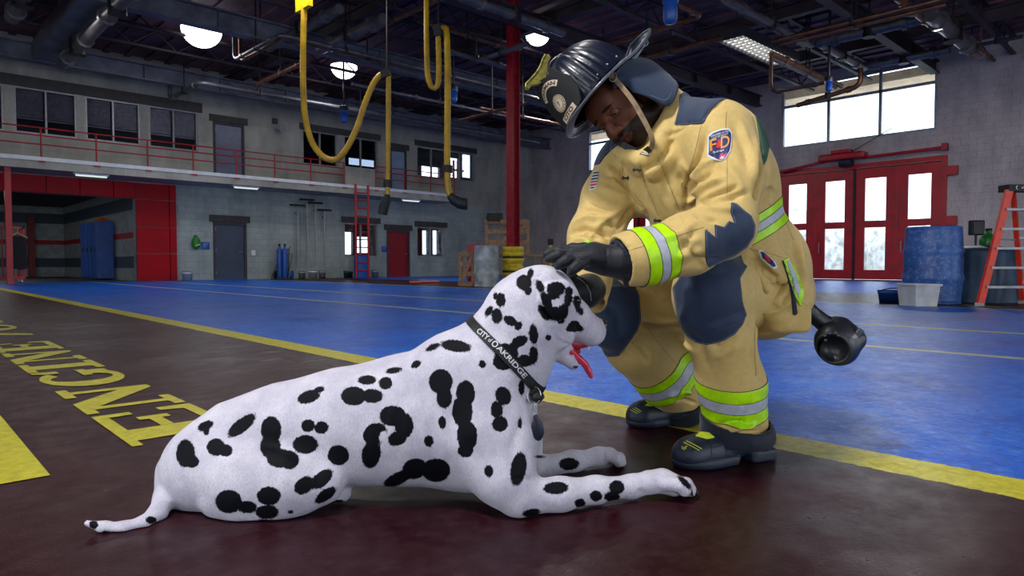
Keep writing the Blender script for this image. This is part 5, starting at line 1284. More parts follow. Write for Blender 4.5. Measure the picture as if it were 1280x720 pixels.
    for (x, y, d, r, dx, dy) in ((723.5, 452.5, 1.648, 1.7, 2.5, -5), (719, 448.5, 1.64, 1.1, 1.5, -2.5), (716, 445, 1.635, 1.0, 1.5, -2), (736, 434, 1.655, 1.4, 0, 4), (726, 436, 1.64, 1.0, 0, 2)):
        MB().tube([P(x, y, d), P(x + dx * .6, y + dy * .6, d), P(x + dx, y + dy, d)], [px_r(r, d), px_r(r * .75, d), px_r(.2, d)], 8).build('tooth', M_tooth, dog)
    g = SDF(P(750, 410, 1.69) - .05, P(750, 410, 1.69) + .05, .0016)
    g.ell(P(752, 407, 1.69), (.0165, .017, .0165), [CR, VIEW, UPZ], .004); g.ell(P(754, 416, 1.69), (.008, .006, .012), [CR, VIEW, UPZ], .004)
    g.ell(P(756, 410, 1.672), (.005, .005, .004), None, .003, 'sub')
    g.mesh(2).build('nose', mat('dark_nose', (26, 20, 26), .3, coat=.3, obj=True), dog)
    for (x, y, d) in ((722.0, 375.5, 1.572),):
        MB().sphere(P(x, y, d), .0085, 16).build('eye', mat('dark_eye', (14, 10, 10), .08, coat=1, obj=True), dog)
        MB().tube([P(x - 3, y - 4, d - .006), P(x + .5, y - 5, d - .008), P(x + 3.5, y - 1, d - .006), P(x + 3.6, y + 4, d - .004)], .0022, 8).build('eyelid', mat('dark_rim', (20, 18, 22), .5), dog)
    M_claw = mat('claw', (40, 36, 40), .35)
    for dx, dd in ((0, -.032), (6, -.012), (7, .010), (3, .030)):
        MB().tube([P(859 + dx, 612, 1.61 + dd), P(864 + dx, 615, 1.612 + dd), P(866 + dx, 620, 1.612 + dd)], [px_r(3, 1.6), px_r(2.4, 1.6), px_r(.6, 1.6)], 8).build('claw', M_claw, dog)
    # ---- collar: a band on the neck surface between two planes
    ctr = P(630, 452, 1.61); a_ = P(590, 407, 1.51); b_ = P(661, 477, 1.51); ud = (b_ - a_); ud /= np.linalg.norm(ud)
    nn = np.cross(ud, VIEW); nn /= np.linalg.norm(nn); nn = nn if nn @ (CR + UPZ) > 0 else -nn
    tilt = nn * math.cos(.0); mid = (a_ + b_) / 2; W2 = .0108
    dd = (m.V - mid) @ tilt
    # the strap sags a little along its length, as the picture shows it: bow
    along = (m.V - mid) @ ud; bow = dd - .0045 * np.clip(1 - (along / .085) ** 2, -.6, 1)
    far = np.linalg.norm(m.V - (mid + VIEW * .1), axis=1) - .19
    sh = m.shell([bow - W2, -bow - W2, far], .004, .001)
    M_collar = mat('black_webbing', (13, 13, 17), .55, var=.2, vscale=60, bump=.2, bscale=900, obj=True)
    col = sh.build('collar', M_collar, dog)
    # lettering following the neck
    cb = sh.bvh(); M_let = mat('collar_print', (206, 208, 216), .5, var=.03)
    def on_neck(px, py):
        h, nr = sh.hit(px, py, cb); return h
    path = [(598.5, 414), (610, 423), (622, 433.5), (634, 445.5), (646, 459), (656, 471.5)]
    pth = np.array([(597, 412.5), (610, 423), (622, 433.5), (634, 445.5), (646, 458.5), (657, 471.5)]); seg = np.concatenate([[0], np.cumsum(np.hypot(*np.diff(pth, axis=0).T))])
    def put(body_, s0, s1, size, bold=.02, raise_=0.0):
        me = text_mesh(body_, 1, 0, bold=bold); b = np.array([v.co[:] for v in me.vertices]); x0, x1 = b[:, 0].min(), b[:, 0].max(); vs = []
        for q in b:
            s_ = s0 + (q[0] - x0) / (x1 - x0) * (s1 - s0); x = np.interp(s_, seg, pth[:, 0]); y = np.interp(s_, seg, pth[:, 1]); x2 = np.interp(s_ + 4, seg, pth[:, 0]) - np.interp(s_ - 4, seg, pth[:, 0]); y2 = np.interp(s_ + 4, seg, pth[:, 1]) - np.interp(s_ - 4, seg, pth[:, 1])
            l = math.hypot(x2, y2); v = q[1] * size + raise_; h, nr = sh.hit(x + y2 / l * v, y - x2 / l * v, cb); vs.append(h if h is not None else vs[-1] if vs else P(x, y, 1.5))
        vs = np.array(vs) + unit_(CO - np.mean(vs, 0)) * .0016
        me.vertices.foreach_set('co', vs.astype(np.float32).ravel()); me.update(); o = link_mesh('collar_lettering', me, col); o.data.materials.append(M_let)
    unit_ = lambda v: v / np.linalg.norm(v); tl = seg[-1]
    put('CITY', 0, tl * .20, 9.5); put('of', tl * .215, tl * .265, 8.0, .01); put('O', tl * .285, tl * .375, 11.5, .02); put('AKRIDGE', tl * .385, tl, 9.0)
    # buckle, ring and tag under the throat
    q = P(670, 494, 1.545)
    g = SDF(q - .05, q + .05, .002); ex = CR * .7 - UPZ * .7; ey = CR * .7 + UPZ * .7
    g.rbox(P(667, 490, 1.55), (.026, .012, .012), [ex, ey, VIEW], .005, .004); g.ell(P(671, 496, 1.54), (.014, .012, .012), None, .004); g.mesh(2).build('buckle', M_collar, col)
    M_ring = mat('steel_ring', (190, 190, 196), .25, .9)
    c0 = P(667.5, 494, 1.535); ring = [c0 + (CR * math.cos(t) * .0155 + UPZ * math.sin(t) * .019 + VIEW * math.sin(t) * .003) for t in np.linspace(0, 2 * PI, 25)[:-1]]
    MB().tube(ring, .0014, 8, closed=True).build('ring', M_ring, col)
    for off in (-.8, 1.6):
        c0 = P(668.5 + off, 512, 1.53); ring = [c0 + (CR * math.cos(t) * .0026 + UPZ * math.sin(t) * .014) for t in np.linspace(0, 2 * PI, 17)[:-1]]; MB().tube(ring, .0011, 6, closed=True).build('link', M_ring, col)
    tg = SDF(P(672, 536, 1.53) - .07, P(672, 536, 1.53) + .07, .002); ax = [CR * .97 + VIEW * .2, UPZ, VIEW]
    tg.ell(P(672, 537, 1.53), (.0145, .0265, .004), [CR * .99 + UPZ * .10, UPZ * .99 - CR * .1, VIEW], .003); tg.ell(P(669.5, 522, 1.53), (.006, .008, .003), [CR, UPZ, VIEW], .003)
    tg.mesh(2).build('tag', mat('dark_tag', (36, 40, 54), .35, .5, obj=True), col)
    return dog
import time as _t
_t0 = _t.time(); DOG = build_dog(); print('dog', _t.time() - _t0)
# ================================================================== THE FIREFIGHTER
def m_cloth(name, col, col2, weave=700, wr=.62, bumpk=.25):
    m = bpy.data.materials.new(name); n = NT(m); v = n.pos(obj=True)
    a, b = lin(col), lin(col2); f = n.noise(5, 5, .6, v); f2 = n.noise(60, 4, .7, v)
    c = n.mix(f, a, b); c = n.mix(n.ramp(f2, [(.35, (.35, .35, .35)), (.6, (0, 0, 0))]), c, tuple(x * .8 for x in a[:3]) + (1,))
    n.set(Base_Color=c, Roughness=wr); n.b.inputs['Sheen Weight'].default_value = .15; n.b.inputs['Specular IOR Level'].default_value = .3
    n.bump(n.math('ADD', n.noise(weave, 2, .5, v), n.math('MULTIPLY', n.noise(25, 5, .6, v), 1.5)), bumpk, .002); return m
M_coat = m_cloth('tan_turnout_cloth', (192, 162, 96), (212, 184, 118))
M_navy = m_cloth('navy_patch_cloth', (26, 40, 66), (42, 60, 90), bumpk=.4)
M_navyd = m_cloth('dark_navy_cloth', (10, 17, 34), (18, 27, 48))
M_glove = m_cloth('dark_glove_leather', (8, 10, 20), (15, 19, 34), 300, .55, .4)
M_lime = mat('lime_reflective_tape', (176, 232, 0), .4, var=.08, vscale=40, bump=.1, bscale=500, obj=True)
M_lime.node_tree.nodes['Principled BSDF'].inputs['Emission Strength'].default_value = 0
M_silver = mat('silver_reflective_tape', (176, 182, 196), .4, .0, var=.08, vscale=60, bump=.15, bscale=600, obj=True)
M_skin = bpy.data.materials.new('dark_brown_skin'); n = NT(M_skin)
f = n.noise(30, 5, .6, n.pos(obj=True)); sk = n.mix(f, lin((88, 52, 40)), lin((110, 68, 54)))
at = n.add('ShaderNodeAttribute', attribute_name='beard').outputs['Fac']; lp = n.add('ShaderNodeAttribute', attribute_name='lips').outputs['Fac']
sk = n.mix(lp, sk, lin((66, 30, 32))); 
bd = n.ramp(n.math('ADD', at, n.math('MULTIPLY', n.math('SUBTRACT', n.noise(500, 2, .6, n.pos(obj=True)), .5), .5)), [(.35, (0, 0, 0)), (.65, (1, 1, 1))])
sk = n.mix(n.math('MULTIPLY', bd, .92), sk, lin((7, 5, 5)))
n.set(Base_Color=sk, Roughness=.5); n.b.inputs['Specular IOR Level'].default_value = .22; n.b.inputs['Subsurface Weight'].default_value = .06; n.b.inputs['Subsurface Radius'].default_value = (.01, .004, .002); n.bump(n.noise(600, 3, .6, n.pos(obj=True)), .2, .001)
M_helmet = mat('black_leather_helmet', (12, 20, 38), .32, var=.15, vscale=12, bump=.15, bscale=120, coat=.35, obj=True)
M_leather = mat('tan_leather_strap', (142, 118, 88), .6, var=.25, vscale=40, bump=.3, bscale=300, obj=True)
M_brass = mat('worn_brass', (150, 142, 72), .4, .6, var=.25, vscale=60, bump=.3, bscale=150, obj=True)
M_seam = mat('dark_stitching', (92, 74, 46), .8)
M_boot = mat('black_boot_leather', (26, 36, 58), .4, var=.15, vscale=20, bump=.2, bscale=200, obj=True)
M_sole = mat('boot_rubber', (30, 40, 60), .55, var=.2, vscale=30, obj=True)
def unit(v): v = np.array(v, float); return v / np.linalg.norm(v)
def bnd(pts, pad=.12):
    p = np.array(pts); return p.min(0) - pad, p.max(0) + pad

def build_man():
    n_ = N_
    base_ = P(890, 560, 2.0); base_[2] = 0
    man = thing('firefighter', base_, 'crouching person in tan firefighter coat and black helmet reaching over the dalmatian', 'person')
    # ------------------------------------------------------------ coat
    sh, el, wr = n_(897, 172, 1.78, 47), n_(904, 286, 1.665, 36), n_(812, 320, 1.605, 33)
    fsh, fel, fwr = n_(785, 205, 2.08, 37), n_(745, 297, 1.95, 35), n_(733, 345, 1.80, 22)
    lo, hi = bnd([sh[0], el[0], wr[0], fsh[0], fel[0], fwr[0], P(965, 400, 2.1), P(965, 400, 2.3), P(850, 120, 1.95), P(960, 300, 2.2)], .17)
    s = SDF(lo, hi, .0055)
    lat = unit(CR * .53 - VIEW * .85)    # his left-right axis (far to near)
    fro = unit(-CR * .85 - VIEW * .53)   # the way he faces
    # trunk: pelvis to chest, wider across the shoulders than deep
    s.chain([n_(945, 372, 2.06, 62), n_(928, 320, 2.02, 60), n_(893, 250, 1.97, 62), n_(862, 200, 1.95, 62)], .05)
    s.chain([n_(800, 205, 2.06, 44), n_(850, 185, 1.95, 54), n_(888, 178, 1.84, 52)], .05)
    s.ell(P(838, 225, 1.93), (.15, .10, .16), [lat, fro, UPZ], .05)
    s.ell(P(905, 215, 2.00), (.15, .09, .20), [lat, fro, UPZ], .05)
    s.ell(P(922, 240, 2.05), (.135, .085, .17), [lat, fro, UPZ], .05)
    # seat and skirt of the coat
    s.ell(P(948, 335, 2.06), (.160, .115, .150), [lat, fro, UPZ], .05)
    s.ell(P(960, 372, 2.03), (.14, .092, .10), [lat, fro, UPZ], .03)
    # the bulging cargo pocket on the hip
    px_ax = [unit(CR * .86 - UPZ * .5), unit(UPZ * .86 + CR * .5), -VIEW]
    s.rbox(P(962, 372, 1.90), (.075, .062, .045), [CR * .9 - UPZ * .43, UPZ * .9 + CR * .43, -VIEW], .025, .02)
    s.rbox(P(968, 352, 1.875), (.072, .035, .02), [CR * .80 - UPZ * .6, UPZ * .8 + CR * .6, -VIEW], .012, .012)
    s.rbox(P(978, 396, 1.94), (.058, .042, .075), [CR, UPZ, VIEW], .022, .015)
    s.rbox(P(958, 358, 1.862), (.062, .030, .014), [unit(CR * .85 - UPZ * .52), unit(UPZ * .85 + CR * .52), VIEW], .006, .006)
    s.chain([n_(918, 326, 1.865, 5), n_(938, 343, 1.845, 7), n_(958, 362, 1.835, 5)], .012); s.chain([n_(942, 318, 1.87, 5), n_(962, 334, 1.845, 7), n_(984, 350, 1.845, 5)], .012)
    s.chain([n_(928, 372, 1.83, 2), n_(944, 379, 1.822, 4), n_(962, 374, 1.82, 5), n_(978, 364, 1.83, 4), n_(988, 354, 1.84, 2)], .006, 'sub')
    s.chain([n_(948, 398, 1.86, 2), n_(966, 398, 1.852, 3), n_(985, 388, 1.856, 2)], .006, 'sub')
    s.plane(P(975, 417, 2.0), unit(-UPZ + CR * .06), .006)
    # arms
    s.chain([(sh[0], sh[1]), n_(914, 225, 1.715, 40), el], .012); s.ell(P(912, 282, 1.665), (.060, .060, .056), None, .03)
    s.chain([el, n_(860, 305, 1.635, 38), wr, n_(796, 322, 1.597, 33), n_(770, 326, 1.585, 32.5)], .022)
    s.chain([fsh, n_(762, 248, 2.02, 34), (fel[0], fel[1]*.95)], .022); s.chain([fel, n_(738, 325, 1.89, 30), n_(736, 352, 1.83, 26), n_(735, 374, 1.80, 24)], .025)
    s.ell(P(775, 213, 2.08), (.07, .07, .075), None, .03); s.cone(P(806, 262, 1.70), P(803, 292, 2.3), .014, .018, .02, 'sub'); s.cone(P(801, 285, 1.75), P(798, 292, 2.3), .022, .026, .02, 'sub')
    # collar: a tall ring round the neck
    colr = [n_(842, 135, 1.87, 11), n_(836, 160, 1.835, 12), n_(822, 185, 1.81, 12), n_(803, 200, 1.82, 11), n_(784, 196, 1.87, 10), n_(774, 184, 1.94, 10), n_(782, 168, 2.0, 10), n_(800, 145, 2.03, 11), n_(822, 124, 2.02, 12), n_(838, 120, 1.96, 12), n_(842, 135, 1.87, 11)]
    s.chain(colr, .012); 
    s.chain([(p + (P(848, 190, 1.95) - P(815, 160, 1.93)) * .36, r * 1.05) for p, r in colr], .02)
    # hollow the sleeve mouths and the neck
    s.chain([n_(944, 150, 1.83, 2), n_(952, 185, 1.81, 4), n_(951, 215, 1.79, 4), n_(946, 245, 1.77, 3)], .012, 'sub')
    mid0 = el[0] - P(780, 324, 1.59)
    ax = unit(P(780, 324, 1.59) - el[0]); s.cone(P(790, 323, 1.594), P(760, 328, 1.57), px_r(27, 1.6), px_r(27, 1.58), .006, 'sub')
    s.plane(P(774, 325, 1.588), ax) if False else None
    s.chain([n_(812, 160, 1.93, 30), n_(795, 140, 1.92, 34)], .01, 'sub')
    s.cone(P(735, 368, 1.80), P(733, 395, 1.77), px_r(20, 1.78), px_r(24, 1.75), .006, 'sub')
    s.rbox(P(774, 325.5, 1.588) - unit(mid0) * .05, (.05, .085, .085), [unit(mid0), np.cross(unit(mid0), UPZ) / np.linalg.norm(np.cross(unit(mid0), UPZ)), unit(np.cross(np.cross(unit(mid0), UPZ), unit(mid0)))], .002, .003, 'sub')
    m = s.mesh(3); bv = m.bvh(); F = lambda pts, w, a, **k: m.fold(pts, w, a, bv, **k)
    # folds read off the picture (ridge > 0, crease < 0)
    R_, C_ = .0150, -.0195
    # near sleeve, inner elbow fan
    F([(857, 262), (880, 252), (915, 246), (935, 240)], .008, C_); F([(858, 255), (880, 235), (905, 222)], .008, R_ * 1.2); F([(860, 243), (875, 226), (890, 214)], .007, C_ * .7)
    F([(862, 262), (890, 262), (925, 262)], .009, R_ * .8); F([(857, 262), (862, 225), (872, 195), (880, 165)], .008, C_ * 1.3); F([(868, 268), (885, 275), (900, 278)], .007, C_ * .5)
    F([(945, 170), (944, 200), (940, 230)], .012, R_ * .6); F([(915, 150), (930, 180), (938, 215)], .014, C_ * .5); F([(905, 200), (925, 230), (930, 250)], .010, R_ * .5)
    F([(880, 335), (870, 325), (862, 310)], .008, C_ * .5); F([(845, 290), (862, 300), (880, 300)], .010, R_ * .4); F([(850, 335), (875, 325), (905, 322)], .009, C_ * .5)
    # chest and flap
    F([(826, 195), (835, 225), (850, 262), (858, 280)], .004, C_ * .35); F([(800, 206), (806, 235), (818, 262), (826, 276)], .004, C_ * .45); F([(806, 206), (813, 235), (824, 260)], .007, R_ * .4)
    F([(845, 215), (862, 240), (875, 250)], .010, C_ * .6); F([(850, 200), (868, 222), (878, 232)], .010, R_ * .6); F([(776, 205), (780, 225), (787, 240)], .006, C_ * .6)
    F([(778, 208), (786, 226), (792, 238), (790, 226)], .006, R_ * .6); F([(795, 250), (805, 262), (812, 275)], .006, C_ * .8); F([(833, 170), (845, 165), (858, 158)], .006, C_ * .5)
    F([(840, 175), (835, 190), (822, 203), (806, 212)], .006, C_ * .7, taper=False)
    # shoulder seam and back
    F([(877, 152), (887, 138), (906, 124)], .004, C_ * .5); F([(844, 156), (877, 154)], .0035, C_ * .35, taper=False)
    F([(944, 150), (953, 185), (951, 215), (945, 245)], .008, C_ * 1.1, taper=False)
    F([(960, 230), (972, 240), (980, 232)], .010, R_ * .7); F([(950, 255), (962, 238), (972, 225)], .010, C_ * .6)
    # below the belt, skirt, pocket
    F([(930, 315), (948, 345), (962, 372)], .008, R_ * .8); F([(940, 312), (955, 335), (975, 352)], .006, C_ * .6); F([(925, 330), (935, 355), (940, 375)], .008, C_ * .7)
    F([(925, 372), (945, 378), (965, 370), (985, 354)], .006, C_ * 1.3, taper=False); F([(930, 322), (955, 345), (985, 352)], .006, R_ * 1.0); F([(950, 360), (968, 350), (985, 352)], .008, R_ * .6); F([(948, 392), (970, 388), (990, 375)], .008, R_ * .7); F([(950, 392), (975, 384), (990, 366)], .006, C_ * .9)
    F([(1000, 300), (1003, 325), (1008, 350)], .012, R_ * .5); F([(975, 300), (985, 312), (998, 320)], .012, C_ * .4); F([(990, 290), (996, 330), (1004, 370)], .012, C_ * .5)
    # far sleeve
    F([(712, 292), (730, 285), (752, 290), (768, 300)], .008, C_ * 1.0); F([(716, 280), (735, 272), (760, 276)], .009, R_ * .9); F([(724, 262), (745, 262), (765, 268)], .008, C_ * .7); F([(735, 300), (750, 280), (775, 262), (790, 252)], .009, R_ * .6)
    F([(745, 232), (765, 240), (788, 248)], .012, R_ * .5); F([(752, 215), (770, 222), (785, 235)], .012, C_ * .4); F([(708, 305), (728, 300), (742, 306)], .008, R_ * .8); F([(770, 290), (782, 272), (792, 256)], .007, C_ * .6)
    F([(862, 225), (880, 205), (900, 196)], .010, R_ * .6); F([(870, 255), (895, 243), (925, 232)], .006, C_ * .9); F([(888, 170), (894, 200), (890, 228)], .012, C_ * .45); F([(925, 150), (940, 190), (945, 230)], .010, R_ * .5)
    F([(825, 300), (850, 292), (872, 276)], .010, R_ * .5); F([(845, 322), (862, 318), (880, 312)], .008, R_ * .5); F([(848, 312), (858, 305), (868, 290)], .007, C_ * .6)
    F([(730, 242), (748, 255), (770, 262)], .009, C_ * .6); F([(718, 300), (735, 292), (750, 300)], .006, C_ * .8); F([(722, 275), (745, 270), (772, 285)], .006, C_ * .8); F([(757, 205), (772, 228), (790, 240)], .012, R_ * .4)
    F([(836, 230), (846, 250), (856, 262)], .010, R_ * .4); F([(812, 215), (822, 240), (836, 262)], .009, R_ * .35)
    m.relax(1, .3)
    X, Y, D = project(m.V); N = m.normals(); view = m.V - CO; view /= np.linalg.norm(view, axis=1)[:, None]; face = -(N * view).sum(1)
    coat = m.build('coat', M_coat, man)
    # region fields
    def dist(pt, nr): return (m.V - pt) @ unit(nr)
    armseg = lambda a, b, r: (lambda t, q: np.linalg.norm(m.V - a - t[:, None] * (b - a), axis=1) - r)(np.clip(((m.V - a) @ (b - a)) / ((b - a) @ (b - a)), 0, 1), None)
    away = .02 - face  # negative where the cloth faces the camera
    mid_el, mid_wr = el[0], P(780, 324, 1.59)
    fore = armseg(mid_wr, mid_el, .085); 
    axn = unit(mid_el - mid_wr)
    def band(name, mt, c0, c1, nrm, fields, off=.0016, par=coat):
        shl = m.shell([dist(c0, -np.array(nrm)), dist(c1, nrm)] + fields, off, .001)
        if shl is not None: return shl.build(name, mt, par)
    pts = [P(x, y, d) for x, y, d in ((793, 322, 1.595), (807.5, 320, 1.605), (819, 318, 1.61), (831.5, 315, 1.62))]
    for (i, mt, nm) in ((0, M_lime, 'lime_tape'), (1, M_silver, 'silver_tape'), (2, M_lime, 'lime_tape')):
        band(nm, mt, pts[i], pts[i + 1], axn, [fore])
    for i in (1, 2, 0, 3): band('stitching', M_seam, pts[i] - axn * .0007, pts[i] + axn * .0007, axn, [fore], .0022)
    # far sleeve cuff tape
    fa = unit(fwr[0] - fel[0]); fs = armseg(fel[0], P(731, 376, 1.79), .09)
    band('lime_tape', M_lime, P(737, 345, 1.85), P(736, 352, 1.84), fa, [fs]); band('silver_tape', M_silver, P(737, 338, 1.86), P(737, 345, 1.85), fa, [fs]); band('lime_tape', M_lime, P(738, 331, 1.87), P(737, 338, 1.86), fa, [fs])
    # belt tape round the waist
    hA, _ = m.hit(950, 283, bv); hB, _ = m.hit(976, 264, bv)
    if hA is not None and hB is not None:
        e1 = unit(hB - hA); nb = unit(np.cross(e1, VIEW * .97 + UPZ * .02)); nb = nb if nb[2] > 0 else -nb
        c0 = (hA + hB) / 2; trunk = [armseg(P(930, 330, 2.03), P(880, 230, 1.97), .30), -armseg(el[0], sh[0], .118) , -armseg(mid_wr, mid_el, .105)]
        trunk = [trunk[0], trunk[1], trunk[2], (m.V - c0) @ fro - .12]
        q = [c0 + nb * t for t in (.033, .011, -.012, -.036)]
        for i, mt, nm in ((0, M_lime, 'lime_tape'), (1, M_silver, 'silver_tape'), (2, M_lime, 'lime_tape')): band(nm, mt, q[i + 1], q[i], nb, trunk)
        for i in range(4): band('stitching', M_seam, q[i] - nb * .0007, q[i] + nb * .0007, nb, trunk, .0022)
    edges = []
    def sm_poly(poly, inset):
        q = np.array(poly, float); c = q.mean(0); n = len(q); out = []
        ar = sum(q[i][0] * q[(i + 1) % n][1] - q[(i + 1) % n][0] * q[i][1] for i in range(n))
        for i in range(n):
            a, b, d = q[i - 1], q[i], q[(i + 1) % n]; e = d - a; nv = np.array([-e[1], e[0]]) / max(np.linalg.norm(e), 1e-6) * (1 if ar > 0 else -1); out.append(b + nv * inset)
        return out
    def patch(name, mt, poly, fields=(), off=.0016, edge=False, maxd=None, mesh=None, parent=None, facelim=.0):
        mm = mesh or m; XX, YY, DD = project(mm.V); NN = mm.normals(); vv = mm.V - CO; vv /= np.linalg.norm(vv, axis=1)[:, None]; fc = -(NN * vv).sum(1)
        fl = [poly_sd(XX, YY, poly), facelim - fc] + list(fields)
        if maxd: fl.append(DD - maxd)
        shl = mm.shell(fl, off, .001); o = None
        if shl is not None: o = shl.build(name, mt, parent or coat)
        if edge and o is not None:
            edges.append((sm_poly(poly, 1.7), mm, o, mt))
        return o
    patch('shoulder_patch', M_navy, [(850, 118), (868, 108), (890, 108), (914, 121), (898, 128), (888, 138), (880, 154), (860, 156), (843, 156), (848, 138)], maxd=1.98, edge=True, facelim=-.6)
    patch('shoulder_patch', M_navy, [(742, 207), (748, 185), (758, 165), (770, 172), (774, 180), (764, 188), (755, 197), (750, 205)], edge=True, facelim=-.4)
    patch('elbow_patch', M_navy, [(914, 253), (921, 255), (930, 263), (939, 270), (944, 282), (942, 296), (933, 309), (919, 319), (903, 327), (886, 334), (882, 326), (881, 286), (886, 290), (894, 297), (893, 281), (905, 284), (911, 276), (918, 279), (913, 266)], maxd=1.83, edge=True, facelim=-.5)
    patch('back_panel', mat('dark_green_cloth', (28, 66, 52), .6, obj=True), [(943, 135), (953, 150), (962, 182), (958, 200), (951, 214), (950, 180)], [-armseg(el[0], sh[0], .112)], facelim=-.2)
    # shoulder emblem: shield, border, letters, flame, lines of print, stars
    em = [(885, 169), (893, 164.5), (902, 161.5), (911, 161), (914.5, 166), (914.8, 178), (913, 190), (907, 199), (900, 202), (892, 200), (884, 196)]
    def sc(poly, k): c = np.mean(poly, 0); return [tuple(c + (np.array(p) - c) * k) for p in poly]
    e0 = patch('emblem', M_white, em, off=.0024, maxd=1.80); EP = e0 or coat
    patch('emblem_field', mat('emblem_blue', (20, 34, 96), .6), sc(em, .9), off=.0030, maxd=1.8, parent=EP)
    M_or = mat('emblem_orange', (226, 150, 60), .6); M_fl = mat('emblem_red', (206, 26, 30), .6)
    bv0 = m.bvh()
    def decal_text(body_, cx, cy, w, hgt, ang, mt, name, par, off=.004, bold=.02):
        me = text_mesh(body_, 1, 0, bold=bold); b = np.array([v.co[:] for v in me.vertices]); lo_, hi_ = b.min(0), b.max(0); vs = []; a = math.radians(ang)
        for q in b:
            u = ((q[0] - lo_[0]) / (hi_[0] - lo_[0]) - .5) * w; v = ((q[1] - lo_[1]) / max(hi_[1] - lo_[1], 1e-6) - .5) * hgt; h, nr = m.hit(cx + u * math.cos(a) + v * math.sin(a) * -1 * -1 * 0 + v * -math.sin(a) * 0, cy + u * math.sin(a) - v, bv0); vs.append(h + nr * off if h is not None else (vs[-1] if vs else P(cx, cy, 1.7)))
        me.vertices.foreach_set('co', np.array(vs, np.float32).ravel()); me.update(); o = link_mesh(name, me, par); o.data.materials.append(mt)
    decal_text('F', 892, 181.5, 9.5, 14.5, -14, M_or, 'emblem_letter', EP, bold=.01); decal_text('D', 906.5, 178, 10.5, 14.5, -14, M_or, 'emblem_letter', EP, bold=.01)
    patch('emblem_flame', M_fl, [(899, 174), (901.5, 178.5), (902, 182.5), (900, 185.5), (896.8, 186), (895.6, 183.5), (897, 181), (897.6, 177.5)], off=.0038, maxd=1.8, parent=EP)
    decal_text('DEDICATED TO THE', 899.5, 168.0, 22, 2.2, -15, M_white, 'emblem_lettering', EP, bold=.01); decal_text('SAFETY OF THE CITY', 900, 171.0, 20, 2.0, -15, M_white, 'emblem_lettering', EP, bold=.01); decal_text('FireDept', 898.5, 190.0, 14, 3.2, -14, M_white, 'emblem_lettering', EP, bold=.01)
    for pl in ([(899, 199.5), (901, 194), (904, 190.5), (905, 195), (911, 189), (907, 197.5), (902, 200.5)],): patch('emblem_flame', mat('emblem_pink', (206, 60, 110), .6), pl, off=.0036, maxd=1.8, parent=EP)
    patch('emblem_flame', M_white, [(900.5, 199.8), (902, 195.5), (903.5, 197.5), (907, 195.5), (904, 199.8)], off=.0042, maxd=1.8, parent=EP)
    for (x, y) in ((888, 194), (892, 193.2), (890, 197.5), (895, 197), (896, 193.6)): patch('emblem_star', M_white, [(x - .6, y - .6), (x + .6, y - .6), (x + .6, y + .6), (x - .6, y + .6)], off=.0036, maxd=1.8, parent=EP)
    # flag patch on the far sleeve
    fp = [(743, 214), (749, 213), (748, 224), (745, 236), (737, 238), (739, 226)]; fo = patch('flag_patch', M_white, fp, off=.0024, facelim=-.3); FO = fo or coat
    for k in range(6):
        y = 216 + k * 3.6; patch('flag_stripe', M_blackp if k < 3 or k > 4 else M_fl, [(738, y + 1), (750, y - 1), (750, y + .8), (738, y + 2.8)], [poly_sd(X, Y, sc(fp, .9))], off=.003, facelim=-.3, parent=FO)
    # hip label and pocket strap
    ho = patch('hip_label', M_white, [(947, 312), (952, 313), (968, 328), (972, 335), (966, 336), (952, 324)], off=.003, maxd=2.0)
    patch('hip_label_field', mat('emblem_blue', (20, 34, 96), .6), [(949, 314), (953, 315), (966, 328), (969, 333.5), (965, 333.5), (953, 323)], off=.0036, maxd=2.0, parent=ho or coat); patch('hip_label_mark', M_fl, [(955, 318), (961, 325), (964, 330), (960, 328), (955, 322)], off=.0042, maxd=2, parent=ho or coat)
    so = patch('pocket_strap', M_lime, [(978, 325), (984, 322), (998, 345), (1004, 366), (1000, 384), (994, 372), (984, 345)], off=.004, facelim=.12)
    patch('pocket_strap_tape', M_silver, [(982, 326), (985, 325), (994, 345), (999, 362), (997, 372), (992, 358)], off=.0048, facelim=.12, parent=so or coat)
    patch('pocket_edge', M_navyd, [(976, 322), (979, 326), (991, 352), (996, 392), (991, 395), (989, 370), (984, 346)], off=.004, facelim=.12)
    # seams as thin stitched lines
    def thread(pts, mesh, bvt, mt, par, name='seam', r=.0006, lift=.0022, closed=False):
        L = []
        q = list(pts) + ([pts[0]] if closed else [])
        for i in range(len(q) - 1):
            a, b = np.array(q[i], float), np.array(q[i + 1], float); k = max(1, int(np.linalg.norm(b - a) / 2.5)); L += [a + (b - a) * j / k for j in range(k)]
        L.append(np.array(q[-1], float)); run = []; runs = []
        for c in L:
            h, nr = mesh.hit(c[0], c[1], bvt)
            if h is None or (run and np.linalg.norm(h - run[-1]) > .03): 
                if len(run) > 2: runs.append(run)
                run = []
            if h is not None: run.append(h + nr * lift)
        if len(run) > 2: runs.append(run)
        if runs:
            mb = MB()
            for r_ in runs: mb.tube(r_, r, 5)
            mb.build(name, mt, par)
    bv = m.bvh()
    def seam(pts, w=.3): thread(pts, m, bv, M_seam, coat, r=.0005, lift=.0003)
    seam([(908, 140), (907, 165), (909, 200), (909, 245)]); seam([(775, 317), (800, 309), (840, 297), (880, 284)]); seam([(822, 197), (832, 220), (850, 265)]); seam([(800, 206), (807, 232), (823, 270)]); seam([(877, 155), (870, 185), (860, 220), (857, 255)], .3)
    seam([(778, 200), (779, 220), (790, 245), (798, 255), (808, 262)], .35); seam([(960, 255), (975, 262), (992, 300)], .2)
    seam([(978, 322), (960, 316), (940, 312), (930, 306)], .35)
